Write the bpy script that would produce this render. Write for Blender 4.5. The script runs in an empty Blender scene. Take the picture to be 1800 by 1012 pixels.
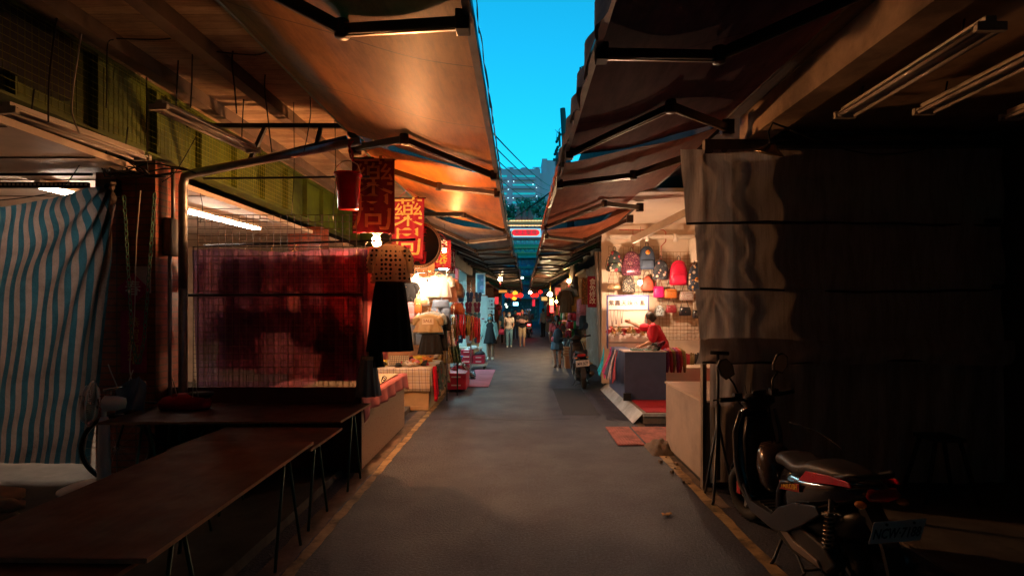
import bpy, math, random
from mathutils import Vector, Matrix, Euler
random.seed(7)
R = math.radians
PI = math.pi
scene = bpy.context.scene
col = scene.collection

# ------------------------------------------------------------------ camera
F, VX, VY, H = 980.0, 915.0, 540.0, 1.8
cd = bpy.data.cameras.new('camera')
cam = bpy.data.objects.new('camera', cd)
col.objects.link(cam)
cam.location = (0, 0, H)
cam.rotation_euler = (R(90), 0, 0)
cd.sensor_width = 36
cd.lens = F / 1800 * 36
cd.shift_x = (900 - VX) / 1800
cd.shift_y = (VY - 506) / 1800
cd.clip_start = 0.05
cd.clip_end = 2000
scene.camera = cam

# ------------------------------------------------------------------ dusk sky
world = bpy.data.worlds.new('World')
scene.world = world
world.use_nodes = True
wn = world.node_tree
wn.nodes.clear()
w_out = wn.nodes.new('ShaderNodeOutputWorld')
w_bg = wn.nodes.new('ShaderNodeBackground')
w_sky = wn.nodes.new('ShaderNodeTexSky')
w_sky.sky_type = 'NISHITA'
w_sky.sun_disc = False
w_sky.sun_elevation = R(2.0)
w_sky.sun_rotation = R(170)
w_sky.air_density = 1.0
w_sky.dust_density = 0.3
w_sky.ozone_density = 4.0
w_mul = wn.nodes.new('ShaderNodeVectorMath')
w_mul.operation = 'MULTIPLY'
w_mul.inputs[1].default_value = (0.22, 2.95, 2.2)      # teal grade of the dusk sky
wn.links.new(w_sky.outputs['Color'], w_mul.inputs[0])
wn.links.new(w_mul.outputs['Vector'], w_bg.inputs['Color'])
w_bg.inputs['Strength'].default_value = 0.15
wn.links.new(w_bg.outputs['Background'], w_out.inputs['Surface'])
scene.view_settings.view_transform = 'Standard'
scene.view_settings.look = 'None'
scene.view_settings.exposure = 1.25
scene.view_settings.gamma = 1.0
scene.cycles.use_denoising = True
try:
    scene.cycles.denoiser = 'OPENIMAGEDENOISE'
except Exception:
    pass
scene.cycles.max_bounces = 10
scene.cycles.diffuse_bounces = 8
scene.cycles.glossy_bounces = 3
scene.cycles.transmission_bounces = 6
scene.cycles.transparent_max_bounces = 8
scene.cycles.sample_clamp_indirect = 15.0
scene.cycles.caustics_reflective = False
scene.cycles.caustics_refractive = False


def P(px, py, Y):
    """the real place of a thing seen at (px, py) of the photo and Y metres away"""
    return Vector(((px - VX) / F * Y, Y, H - (py - VY) / F * Y))


# ------------------------------------------------------------------ mesh kit
OFF = {}


class MB:
    def __init__(self):
        self.v = []
        self.f = []
        self.s = []

    def add(self, vs, fs, smooth=False):
        b = len(self.v)
        self.v += [tuple(p) for p in vs]
        self.f += [tuple(i + b for i in q) for q in fs]
        self.s += [smooth] * len(fs)
        return self

    def box(self, a, b, M=None):
        x0, y0, z0 = a
        x1, y1, z1 = b
        vs = [Vector(p) for p in ((x0, y0, z0), (x1, y0, z0), (x1, y1, z0), (x0, y1, z0),
                                  (x0, y0, z1), (x1, y0, z1), (x1, y1, z1), (x0, y1, z1))]
        if M is not None:
            vs = [M @ p for p in vs]
        return self.add(vs, [(0, 3, 2, 1), (4, 5, 6, 7), (0, 1, 5, 4), (1, 2, 6, 5), (2, 3, 7, 6), (3, 0, 4, 7)])

    def cbox(self, c, s, M=None):
        return self.box([c[i] - s[i] / 2 for i in range(3)], [c[i] + s[i] / 2 for i in range(3)], M)

    def bar(self, p, q, w, h, up=(0, 0, 1)):
        """square-section bar from p to q"""
        p, q = Vector(p), Vector(q)
        d = (q - p).normalized()
        u = Vector(up)
        sx = d.cross(u)
        if sx.length < 1e-4:
            sx = Vector((1, 0, 0))
        sx.normalize()
        u = sx.cross(d).normalized()
        vs = []
        for c in (p, q):
            for a, b in ((-1, -1), (1, -1), (1, 1), (-1, 1)):
                vs.append(c + sx * (a * w / 2) + u * (b * h / 2))
        return self.add(vs, [(3, 2, 1, 0), (4, 5, 6, 7), (0, 1, 5, 4), (1, 2, 6, 5), (2, 3, 7, 6), (3, 0, 4, 7)])

    def tube(self, pts, r, n=8, cap=True, flat=1.0, M=None, closed=False):
        pts = [Vector(p) for p in pts]
        m = len(pts)
        rs = list(r) if isinstance(r, (list, tuple)) else [r] * m
        vs, fs = [], []
        prev = None
        for i, p in enumerate(pts):
            if closed:
                d = pts[(i + 1) % m] - pts[i - 1]
            else:
                d = pts[min(i + 1, m - 1)] - pts[max(i - 1, 0)]
            if d.length < 1e-9:
                d = Vector((0, 0, 1))
            d.normalize()
            if prev is None:
                u = Vector((0, 0, 1)) if abs(d.z) < .9 else Vector((1, 0, 0))
                u = (u - d * u.dot(d)).normalized()
            else:
                u = prev - d * prev.dot(d)
                if u.length < 1e-6:
                    u = d.orthogonal()
                u.normalize()
            prev = u
            w = d.cross(u)
            for k in range(n):
                a = 2 * PI * k / n
                vs.append(p + (u * math.cos(a) * flat + w * math.sin(a)) * rs[i])
        for i in range(m if closed else m - 1):
            j = (i + 1) % m
            for k in range(n):
                fs.append((i * n + k, i * n + (k + 1) % n, j * n + (k + 1) % n, j * n + k))
        if cap and not closed:
            fs.append(tuple(range(n - 1, -1, -1)))
            fs.append(tuple((m - 1) * n + k for k in range(n)))
        if M is not None:
            vs = [M @ p for p in vs]
        return self.add(vs, fs, n > 4)

    def cap(self, p, q, r0, r1, n=12):
        """closed capsule, for fused bodies"""
        p, q = Vector(p), Vector(q)
        d = (q - p)
        if d.length < 1e-6:
            d = Vector((0, 0, 1e-4))
        e = d.normalized()
        pts, rs = [], []
        for t in (-90, -60, -30, 0):
            pts.append(p + e * (math.sin(R(t)) * r0)); rs.append(max(math.cos(R(t)) * r0, r0 * .04))
        for t in (0, 30, 60, 90):
            pts.append(q + e * (math.sin(R(t)) * r1)); rs.append(max(math.cos(R(t)) * r1, r1 * .04))
        return self.tube(pts, rs, n)

    def ell(self, c, r, n=14, m=9, M=None, smooth=True):
        c = Vector(c)
        vs = [Vector((0, 0, -1))]
        for i in range(1, m):
            t = -PI / 2 + PI * i / m
            for k in range(n):
                a = 2 * PI * k / n
                vs.append(Vector((math.cos(t) * math.cos(a), math.cos(t) * math.sin(a), math.sin(t))))
        vs.append(Vector((0, 0, 1)))
        fs = []
        for k in range(n):
            fs.append((0, 1 + (k + 1) % n, 1 + k))
        for i in range(m - 2):
            for k in range(n):
                a = 1 + i * n
                fs.append((a + k, a + (k + 1) % n, a + n + (k + 1) % n, a + n + k))
        a = 1 + (m - 2) * n
        for k in range(n):
            fs.append((a + k, a + (k + 1) % n, len(vs) - 1))
        out = []
        for p in vs:
            p = Vector((p.x * r[0], p.y * r[1], p.z * r[2]))
            if M is not None:
                p = M @ p
            out.append(p + c)
        return self.add(out, fs, smooth)

    def lathe(self, prof, c=(0, 0, 0), M=None, n=24, smooth=True):
        """profile of (r, z), spun about local z"""
        c = Vector(c)
        vs, fs = [], []
        for r, z in prof:
            for k in range(n):
                a = 2 * PI * k / n
                p = Vector((r * math.cos(a), r * math.sin(a), z))
                if M is not None:
                    p = M @ p
                vs.append(p + c)
        for i in range(len(prof) - 1):
            for k in range(n):
                fs.append((i * n + k, i * n + (k + 1) % n, (i + 1) * n + (k + 1) % n, (i + 1) * n + k))
        return self.add(vs, fs, smooth)

    def torus(self, c, Rr, r, M=None, n=28, m=8, arc=1.0):
        pts = [Vector((math.cos(2 * PI * arc * k / n) * Rr, math.sin(2 * PI * arc * k / n) * Rr, 0)) for k in range(n if arc == 1 else n + 1)]
        if M is not None:
            pts = [M @ p for p in pts]
        pts = [p + Vector(c) for p in pts]
        return self.tube(pts, r, m, closed=(arc == 1))

    def loft(self, rings, n=32, M=None, caps=True, e=2.0):
        """rings of (cx, cy, cz, rx, ry[, ripple, count, phase]) stacked along z; e>2 squarer"""
        vs, fs = [], []
        for g in rings:
            cx, cy, cz, rx, ry = g[:5]
            amp = g[5] if len(g) > 5 else 0
            cnt = g[6] if len(g) > 6 else 9
            ph = g[7] if len(g) > 7 else 0
            for k in range(n):
                a = 2 * PI * k / n
                ca, sa = math.cos(a), math.sin(a)
                px = math.copysign(abs(ca) ** (2 / e), ca) * rx
                py = math.copysign(abs(sa) ** (2 / e), sa) * ry
                w = 1 + amp * (math.sin(cnt * a + ph) + .5 * math.sin((cnt * 1.7 // 1) * a + 2 + ph))
                p = Vector((cx + px * (1 + (w - 1) * .4), cy + py * w, cz))
                if M is not None:
                    p = M @ p
                vs.append(p)
        m = len(rings)
        for i in range(m - 1):
            for k in range(n):
                fs.append((i * n + k, i * n + (k + 1) % n, (i + 1) * n + (k + 1) % n, (i + 1) * n + k))
        if caps:
            fs.append(tuple(range(n - 1, -1, -1)))
            fs.append(tuple((m - 1) * n + k for k in range(n)))
        return self.add(vs, fs, True)

    def prism(self, poly, t, M=None, smooth=False):
        """2-D outline (x, z) extruded t along y (from 0 to t)"""
        n = len(poly)
        vs = [Vector((x, 0, z)) for x, z in poly] + [Vector((x, t, z)) for x, z in poly]
        if M is not None:
            vs = [M @ p for p in vs]
        fs = [tuple(range(n)), tuple(range(2 * n - 1, n - 1, -1))]
        for i in range(n):
            j = (i + 1) % n
            fs.append((j, i, i + n, j + n))
        return self.add(vs, fs, smooth)

    def sheet(self, fn, nu, nv, smooth=True):
        vs = [fn(i / nu, j / nv) for j in range(nv + 1) for i in range(nu + 1)]
        w = nu + 1
        fs = [(j * w + i, j * w + i + 1, (j + 1) * w + i + 1, (j + 1) * w + i) for j in range(nv) for i in range(nu)]
        return self.add(vs, fs, smooth)

    def build(self, name, mat, parent=None, label=None, cat=None, group=None, kind=None, local=False, bevel=0, thick=0, origin=None, voxel=0):
        vs = [Vector(p) for p in self.v]
        if parent is not None and not local:
            off = OFF.get(parent.name, Vector((0, 0, 0)))
            loc = Vector((0, 0, 0))
        elif parent is not None:
            off = Vector((0, 0, 0)); loc = Vector((0, 0, 0))
        else:
            if origin is None:
                xs = [p.x for p in vs]; ys = [p.y for p in vs]; zs = [p.z for p in vs]
                origin = ((min(xs) + max(xs)) / 2, (min(ys) + max(ys)) / 2, min(zs))
            off = Vector(origin); loc = off.copy()
        me = bpy.data.meshes.new(name)
        me.from_pydata([tuple(p - off) for p in vs], [], self.f)
        me.polygons.foreach_set('use_smooth', self.s)
        me.materials.append(mat)
        me.update()
        o = bpy.data.objects.new(name, me)
        col.objects.link(o)
        if voxel:
            md = o.modifiers.new('fuse', 'REMESH'); md.mode = 'VOXEL'; md.voxel_size = voxel; md.use_smooth_shade = True
            sm = o.modifiers.new('smooth', 'CORRECTIVE_SMOOTH') if False else o.modifiers.new('smooth', 'SMOOTH')
            sm.factor = .5; sm.iterations = 3
        if thick:
            md = o.modifiers.new('thick', 'SOLIDIFY'); md.thickness = thick; md.offset = 0
        if bevel:
            md = o.modifiers.new('bevel', 'BEVEL'); md.width = bevel; md.segments = 2; md.limit_method = 'ANGLE'; md.angle_limit = R(40)
        o.location = loc
        if parent is not None:
            o.parent = parent
            OFF[o.name] = off
        else:
            OFF[o.name] = off
        if label: o['label'] = label
        if cat: o['category'] = cat
        if group: o['group'] = group
        if kind: o['kind'] = kind
        return o


def thing(name, label, cat, loc=(0, 0, 0), rot=(0, 0, 0), group=None, kind=None):
    o = bpy.data.objects.new(name, None)
    o.empty_display_size = .1
    col.objects.link(o)
    o.location = loc
    o.rotation_euler = rot
    o['label'] = label
    o['category'] = cat
    if group: o['group'] = group
    if kind: o['kind'] = kind
    OFF[o.name] = Vector(loc)
    return o


def copy_tree(o, parent=None, **kw):
    c = o.copy()
    col.objects.link(c)
    if parent is not None:
        c.parent = parent
    for ch in list(o.children):
        copy_tree(ch, c)
    for k, v in kw.items():
        c[k] = v
    return c


def text_mb(s, size, M, extrude=.004, bold=0.0, spacing=1.0):
    cu = bpy.data.curves.new('lettering', 'FONT')
    cu.body = s
    cu.size = size
    cu.extrude = extrude
    cu.offset = bold * size
    cu.align_x = 'CENTER'
    cu.align_y = 'CENTER'
    cu.space_character = spacing
    cu.space_line = .95
    cu.resolution_u = 2
    o = bpy.data.objects.new('lettering', cu)
    col.objects.link(o)
    dg = bpy.context.evaluated_depsgraph_get()
    me = o.evaluated_get(dg).to_mesh()
    mb = MB()
    mb.add([M @ v.co for v in me.vertices], [tuple(p.vertices) for p in me.polygons])
    o.evaluated_get(dg).to_mesh_clear()
    bpy.data.objects.remove(o)
    bpy.data.curves.remove(cu)
    return mb


def TF(loc, rot=(0, 0, 0)):
    return Matrix.Translation(Vector(loc)) @ Euler(rot).to_matrix().to_4x4()


FACE = (R(90), 0, 0)          # lettering that faces the camera


def lettering(s, size, loc, mat, parent, rot=FACE, bold=.0, local=False, extrude=.003, name='lettering', spacing=1.0):
    return text_mb(s, size, TF(loc, rot), extrude, bold, spacing).build(name, mat, parent, local=local)


# ------------------------------------------------------------------ materials
def nt(name):
    m = bpy.data.materials.new(name)
    m.use_nodes = True
    t = m.node_tree
    b = t.nodes['Principled BSDF']
    return m, t, b


def N(t, typ, **kw):
    n = t.nodes.new(typ)
    for k, v in kw.items():
        setattr(n, k, v)
    return n


def coords(t, scale=(1, 1, 1), rot=(0, 0, 0)):
    tc = N(t, 'ShaderNodeTexCoord')
    mp = N(t, 'ShaderNodeMapping')
    mp.inputs['Scale'].default_value = scale
    mp.inputs['Rotation'].default_value = rot
    t.links.new(tc.outputs['Object'], mp.inputs['Vector'])
    return mp.outputs['Vector']


def ramp(t, fac, stops, interp='LINEAR'):
    r = N(t, 'ShaderNodeValToRGB')
    r.color_ramp.interpolation = interp
    els = r.color_ramp.elements
    while len(els) < len(stops):
        els.new(.5)
    for e, (p, c) in zip(els, stops):
        e.position = p
        e.color = tuple(c[:3]) + (1,)
    t.links.new(fac, r.inputs['Fac'])
    return r.outputs['Color']


def noise(t, vec, scale, detail=4, rough=.6):
    n = N(t, 'ShaderNodeTexNoise')
    n.inputs['Scale'].default_value = scale
    n.inputs['Detail'].default_value = detail
    n.inputs['Roughness'].default_value = rough
    t.links.new(vec, n.inputs['Vector'])
    return n.outputs['Fac']


def mth(t, op, a, b=0.0):
    n = N(t, 'ShaderNodeMath', operation=op)
    for i, x in enumerate((a, b)):
        if isinstance(x, (int, float)):
            n.inputs[i].default_value = x
        else:
            t.links.new(x, n.inputs[i])
    return n.outputs[0]


def mixc(t, fac, a, b, mode='MIX'):
    n = N(t, 'ShaderNodeMix', data_type='RGBA', blend_type=mode)
    for sock, x in ((n.inputs[0], fac), (n.inputs[6], a), (n.inputs[7], b)):
        if isinstance(x, (int, float)):
            sock.default_value = x
        elif isinstance(x, (tuple, list)):
            sock.default_value = tuple(x[:3]) + (1,)
        else:
            t.links.new(x, sock)
    return n.outputs[2]


def bump(t, b, h, strength=.3, dist=.01):
    n = N(t, 'ShaderNodeBump')
    n.inputs['Strength'].default_value = strength
    n.inputs['Distance'].default_value = dist
    t.links.new(h, n.inputs['Height'])
    t.links.new(n.outputs['Normal'], b.inputs['Normal'])
    return n


def sc(c, k):
    return tuple(min(1, x * k) for x in c[:3])


def translu(m, t, b, colr, amt, clear=0.0):
    out = t.nodes['Material Output']
    tr = N(t, 'ShaderNodeBsdfTranslucent')
    if isinstance(colr, tuple):
        tr.inputs['Color'].default_value = tuple(colr[:3]) + (1,)
    else:
        t.links.new(colr, tr.inputs['Color'])
    mx = N(t, 'ShaderNodeMixShader')
    mx.inputs[0].default_value = amt
    t.links.new(b.outputs[0], mx.inputs[1])
    t.links.new(tr.outputs[0], mx.inputs[2])
    last = mx
    if clear:
        tp = N(t, 'ShaderNodeBsdfTransparent')
        m2 = N(t, 'ShaderNodeMixShader')
        m2.inputs[0].default_value = clear
        t.links.new(mx.outputs[0], m2.inputs[1])
        t.links.new(tp.outputs[0], m2.inputs[2])
        last = m2
    t.links.new(last.outputs[0], out.inputs['Surface'])


CACHE = {}


def mat(name, c, rough=.6, metal=0.0, var=.18, scale=5, bmp=.15, bscale=60, c2=None, trans=0.0, clear=0.0, coat=0.0, stretch=(1, 1, 1), spec=.5, grime=0.0):
    key = name
    if key in CACHE:
        return CACHE[key]
    m, t, b = nt(name)
    v = coords(t, stretch)
    n1 = noise(t, v, scale, 6, .65)
    colr = ramp(t, n1, [(.3, sc(c, 1 - var)), (.7, c2 if c2 else sc(c, 1 + var))])
    if grime:
        g = noise(t, v, scale * .37, 8, .7)
        gm = ramp(t, g, [(.45, (1, 1, 1)), (.62, (1 - grime,) * 3)])
        colr = mixc(t, 1.0, colr, gm, 'MULTIPLY')
    t.links.new(colr, b.inputs['Base Color'])
    rr = N(t, 'ShaderNodeMapRange')
    rr.inputs['To Min'].default_value = max(.03, rough - .1)
    rr.inputs['To Max'].default_value = min(1, rough + .1)
    t.links.new(n1, rr.inputs['Value'])
    t.links.new(rr.outputs[0], b.inputs['Roughness'])
    b.inputs['Metallic'].default_value = metal
    b.inputs['Specular IOR Level'].default_value = spec
    if coat:
        b.inputs['Coat Weight'].default_value = coat
        b.inputs['Coat Roughness'].default_value = .12
    if bmp:
        bump(t, b, noise(t, v, bscale, 3), bmp, .004)
    if trans:
        translu(m, t, b, colr, trans, clear)
    CACHE[key] = m
    return m


def emis(name, c, strength, base=(.12, .12, .12)):
    if name in CACHE:
        return CACHE[name]
    m, t, b = nt(name)
    b.inputs['Base Color'].default_value = tuple(base) + (1,)
    b.inputs['Emission Color'].default_value = tuple(c) + (1,)
    b.inputs['Emission Strength'].default_value = strength
    CACHE[name] = m
    return m


def mat_asphalt():
    m, t, b = nt('asphalt')
    v = coords(t)
    big = noise(t, v, .55, 5, .6)
    c = ramp(t, big, [(.3, (.027, .030, .048)), (.5, (.036, .039, .060)), (.7, (.048, .051, .076))])
    fine = noise(t, v, 48, 7, .9)
    c = mixc(t, 1, c, ramp(t, fine, [(.3, (.25, .25, .25)), (.5, (.85, .85, .85)), (.66, (3.4, 3.3, 3.2))]), 'MULTIPLY')
    vo = N(t, 'ShaderNodeTexVoronoi', feature='DISTANCE_TO_EDGE')
    vo.inputs['Scale'].default_value = .45
    wv = noise(t, v, 3, 5)
    vm = N(t, 'ShaderNodeVectorMath', operation='ADD')
    t.links.new(v, vm.inputs[0]); t.links.new(wv, vm.inputs[1])
    t.links.new(vm.outputs[0], vo.inputs['Vector'])
    crack = ramp(t, vo.outputs['Distance'], [(.0, (.35, .35, .35)), (.006, (1, 1, 1))])
    c = mixc(t, .55, c, mixc(t, 1, c, crack, 'MULTIPLY'))
    stain = ramp(t, noise(t, v, 2.2, 8, .7), [(.5, (1, 1, 1)), (.72, (.82, .80, .78))])
    c = mixc(t, 1, c, stain, 'MULTIPLY')
    t.links.new(c, b.inputs['Base Color'])
    rg = ramp(t, noise(t, v, 1.7, 6), [(.3, (.46, .46, .46)), (.7, (.64, .64, .64))])
    t.links.new(rg, b.inputs['Roughness'])
    h = mth(t, 'ADD', fine, mth(t, 'MULTIPLY', noise(t, v, 45, 4), 1.5))
    bump(t, b, h, .8, .012)
    return m


def mat_wood(name, c, c2, rough=.45, axis=1, grain=14, scale=2.0):
    if name in CACHE: return CACHE[name]
    m, t, b = nt(name)
    s = [grain, grain, grain]
    s[axis] = 1.2
    v = coords(t, tuple(x * scale / 2 for x in s))
    n1 = noise(t, v, 1.6, 7, .65)
    c1 = ramp(t, n1, [(.3, c), (.7, c2)])
    v2 = coords(t)
    st = ramp(t, noise(t, v2, 1.8, 7, .7), [(.4, (1, 1, 1)), (.62, (.62, .6, .58))])
    c1 = mixc(t, 1, c1, st, 'MULTIPLY')
    t.links.new(c1, b.inputs['Base Color'])
    rg = ramp(t, noise(t, v2, 5, 5), [(.3, (rough - .12,) * 3), (.7, (rough + .15,) * 3)])
    t.links.new(rg, b.inputs['Roughness'])
    bump(t, b, n1, .12, .003)
    CACHE[name] = m
    return m


def mat_boards():
    """stained ceiling boards with joints across the arcade"""
    m, t, b = nt('ceiling_boards')
    v = coords(t)
    sx = N(t, 'ShaderNodeSeparateXYZ'); t.links.new(v, sx.inputs[0])
    y = mth(t, 'MULTIPLY', sx.outputs['Y'], 9.0)
    wob = mth(t, 'MULTIPLY', noise(t, coords(t, (1, 3, 1)), 2.5, 4), .9)
    fr = mth(t, 'FRACT', mth(t, 'ADD', y, wob))
    cell = mth(t, 'FLOOR', mth(t, 'ADD', y, wob))
    wn_ = N(t, 'ShaderNodeTexWhiteNoise', noise_dimensions='1D'); t.links.new(cell, wn_.inputs['W'])
    base = ramp(t, wn_.outputs['Value'], [(0, (.30, .21, .13)), (1, (.46, .34, .22))])
    joint = ramp(t, fr, [(.0, (.35, .3, .25)), (.07, (1, 1, 1))])
    g = ramp(t, noise(t, coords(t, (1.2, 22, 1)), 3, 6, .7), [(.25, (.55, .5, .45)), (.6, (1.1, 1.1, 1.1))])
    st = ramp(t, noise(t, v, .9, 7, .7), [(.42, (1, 1, 1)), (.6, (.55, .48, .42))])
    c = mixc(t, 1, mixc(t, 1, mixc(t, 1, base, joint, 'MULTIPLY'), g, 'MULTIPLY'), st, 'MULTIPLY')
    t.links.new(c, b.inputs['Base Color'])
    b.inputs['Roughness'].default_value = .75
    bump(t, b, fr, .4, .01)
    return m


def mat_brick(name, c1, c2, mortar, sx=1.0, rot=(R(90), 0, 0), w=.2, h=.07):
    m, t, b = nt(name)
    tc = N(t, 'ShaderNodeTexCoord')
    sep = N(t, 'ShaderNodeSeparateXYZ'); t.links.new(tc.outputs['Object'], sep.inputs[0])
    cb = N(t, 'ShaderNodeCombineXYZ')
    t.links.new(mth(t, 'ADD', sep.outputs['X'], sep.outputs['Y']), cb.inputs['X'])
    t.links.new(sep.outputs['Z'], cb.inputs['Y'])
    br = N(t, 'ShaderNodeTexBrick')
    br.inputs['Scale'].default_value = 1
    br.inputs['Brick Width'].default_value = w
    br.inputs['Row Height'].default_value = h
    br.inputs['Mortar Size'].default_value = .006
    br.inputs['Color1'].default_value = c1 + (1,)
    br.inputs['Color2'].default_value = c2 + (1,)
    br.inputs['Mortar'].default_value = mortar + (1,)
    br.offset = .0
    t.links.new(cb.outputs[0], br.inputs['Vector'])
    g = ramp(t, noise(t, tc.outputs['Object'], 7, 6), [(.35, (.6, .6, .6)), (.65, (1.1, 1.1, 1.1))])
    t.links.new(mixc(t, 1, br.outputs['Color'], g, 'MULTIPLY'), b.inputs['Base Color'])
    b.inputs['Roughness'].default_value = .4
    bump(t, b, br.outputs['Fac'], -.4, .004)
    return m


def mat_stripes(name, ca, cb_, width, axis='X', trans=.3, slant=0.0, wobble=.02):
    m, t, b = nt(name)
    v = coords(t)
    s = N(t, 'ShaderNodeSeparateXYZ'); t.links.new(v, s.inputs[0])
    a = mth(t, 'ADD', s.outputs[axis], mth(t, 'MULTIPLY', s.outputs['Z'], slant))
    a = mth(t, 'ADD', a, mth(t, 'MULTIPLY', mth(t, 'SUBTRACT', noise(t, v, 1.6, 2), .5), wobble))
    fr = mth(t, 'FRACT', mth(t, 'DIVIDE', a, width * 2))
    c = ramp(t, fr, [(0, ca), (.5, cb_)], 'CONSTANT')
    weave = noise(t, v, 220, 2, .7)
    c = mixc(t, 1, c, ramp(t, weave, [(.3, (.75, .75, .75)), (.7, (1.15, 1.15, 1.15))]), 'MULTIPLY')
    c = mixc(t, 1, c, ramp(t, noise(t, v, 3, 7, .7), [(.45, (1, 1, 1)), (.7, (.6, .57, .55))]), 'MULTIPLY')
    t.links.new(c, b.inputs['Base Color'])
    b.inputs['Roughness'].default_value = .5
    cr = noise(t, v, 26, 5, .7)
    bump(t, b, mth(t, 'ADD', cr, mth(t, 'MULTIPLY', noise(t, v, 6, 3), 1.5)), .7, .02)
    translu(m, t, b, c, trans)
    return m


def mat_plaid(name, ca, cb_, cc, size=.05):
    m, t, b = nt(name)
    v = coords(t)
    s = N(t, 'ShaderNodeSeparateXYZ'); t.links.new(v, s.inputs[0])
    h = mth(t, 'FRACT', mth(t, 'DIVIDE', mth(t, 'ADD', s.outputs['X'], s.outputs['Y']), size))
    k = mth(t, 'FRACT', mth(t, 'DIVIDE', s.outputs['Z'], size))
    c1 = ramp(t, h, [(0, (1, 1, 1)), (.32, sc(cb_, 1)), (.44, (1, 1, 1)), (.70, cc), (.78, (1, 1, 1))], 'CONSTANT')
    c2 = ramp(t, k, [(0, (1, 1, 1)), (.3, sc(cb_, 1)), (.42, (1, 1, 1)), (.72, cc), (.79, (1, 1, 1))], 'CONSTANT')
    c = mixc(t, 1, mixc(t, 1, ca, c1, 'MULTIPLY'), c2, 'MULTIPLY')
    t.links.new(c, b.inputs['Base Color'])
    b.inputs['Roughness'].default_value = .85
    bump(t, b, noise(t, v, 180, 2), .2, .002)
    return m


def mat_spots(name, base, cols, scale=14, thr=.33, rough=.7, rnd=1.0, trans=0.0, gloss=0):
    """cells of several colours on a base: prints, sequins, polka dots"""
    if name in CACHE: return CACHE[name]
    m, t, b = nt(name)
    v = coords(t)
    vo = N(t, 'ShaderNodeTexVoronoi')
    vo.inputs['Scale'].default_value = scale
    vo.inputs['Randomness'].default_value = rnd
    t.links.new(v, vo.inputs['Vector'])
    sp = N(t, 'ShaderNodeSeparateXYZ'); t.links.new(vo.outputs['Color'], sp.inputs[0])
    k = len(cols)
    cc = ramp(t, sp.outputs[0], [(i / k, c) for i, c in enumerate(cols)], 'CONSTANT')
    d = vo.outputs['Distance']
    d = mth(t, 'ADD', d, mth(t, 'MULTIPLY', mth(t, 'SUBTRACT', noise(t, v, scale * 3, 3), .5), .25 if rnd > .5 else 0.0))
    f = ramp(t, d, [(thr, (1, 1, 1)), (thr + .03, (0, 0, 0))])
    c = mixc(t, f, base, cc)
    t.links.new(c, b.inputs['Base Color'])
    b.inputs['Roughness'].default_value = rough
    b.inputs['Metallic'].default_value = gloss
    bump(t, b, noise(t, v, 50, 3), .3, .006)
    if trans:
        translu(m, t, b, c, trans)
    CACHE[name] = m
    return m


def fab(name, c, trans=.12, rough=.85, var=.12):
    return mat('cloth_' + name, c, rough, 0, var, 7, .35, 55, trans=trans, spec=.2)


ASPHALT = mat_asphalt()
CONC = mat('concrete_floor', (.11, .10, .09), .75, var=.3, scale=3, bmp=.4, bscale=40, grime=.4)
PAVE = mat('pavement_concrete', (.13, .115, .105), .8, var=.3, scale=3, bmp=.4, bscale=50, grime=.5)
DARKW = mat('dark_wall', (.10, .08, .07), .8, var=.3, scale=2, grime=.4)
PLASTER = mat('stained_plaster', (.42, .33, .25), .8, var=.18, scale=2, bmp=.25, bscale=12, grime=.35)
WHITEW = mat('white_wall', (.75, .72, .66), .6, var=.05, scale=3, bmp=.05)
STEEL = mat('dark_painted_steel', (.035, .032, .03), .45, .3, var=.3, scale=8, bmp=.2)
ALU = mat('awning_alloy', (.42, .36, .30), .35, .75, var=.2, scale=8, bmp=.1)
GALV = mat('galvanised_pipe', (.30, .29, .28), .42, .7, var=.3, scale=9, bmp=.2)
WIREB = mat('black_wire', (.02, .02, .02), .5, .4, bmp=0)
WIREW = mat('pale_wire', (.55, .5, .45), .5, bmp=0)
TRIM = mat('pale_plastic', (.62, .56, .48), .4, var=.1, bmp=.05)
BLACKP = mat('black_plastic', (.015, .015, .016), .4, var=.3, bmp=.2, bscale=120)
RUBBER = mat('tyre_rubber', (.018, .017, .016), .8, var=.3, bmp=.4, bscale=90)
CHROME = mat('bright_metal', (.6, .58, .55), .22, 1.0, var=.1, bmp=.05)
GOLD = mat('gold_lettering', (.75, .50, .12), .6, var=.25, scale=12, bmp=.1)
INK = mat('black_ink', (.02, .02, .03), .6, bmp=0)
INKW = mat('white_paint', (.75, .72, .68), .6, bmp=0, var=.08)
# ================================================================== the ground
def flat(name, x0, x1, y0, y1, z, m, kind='structure', **kw):
    b = MB()
    b.add([(x0, y0, z), (x1, y0, z), (x1, y1, z), (x0, y1, z)], [(0, 1, 2, 3)])
    return b.build(name, m, kind=kind, origin=(0, 0, 0), **kw)


flat('ground', -300, 300, -40, 500, -.012, PAVE)
flat('road', -1.92, 2.9, -14, 120, 0.0, ASPHALT)
YEL = mat('worn_yellow_paint', (.34, .22, .09), .7, var=.3, scale=10, bmp=.5, grime=.75, c2=(.44, .31, .14))
GUT = mat('gutter_concrete', (.17, .125, .09), .85, var=.35, scale=6, bmp=.5, grime=.5)
WPAINT = mat('worn_white_paint', (.6, .58, .54), .7, var=.2, scale=10, bmp=.4, grime=.6)


def ragged(name, x, w, y0, y1, z, m, seed):
    rnd = random.Random(seed)
    b = MB()
    n = int((y1 - y0) / .12)
    vs = []
    for i in range(n + 1):
        y = y0 + (y1 - y0) * i / n
        vs.append((x - w / 2 + rnd.uniform(-.008, .008), y, z))
        vs.append((x + w / 2 + rnd.uniform(-.012, .012), y, z))
    b.add(vs, [(2 * i, 2 * i + 1, 2 * i + 3, 2 * i + 2) for i in range(n)])
    o = b.build(name, m, kind='structure', origin=(0, 0, 0))
    return o


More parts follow.
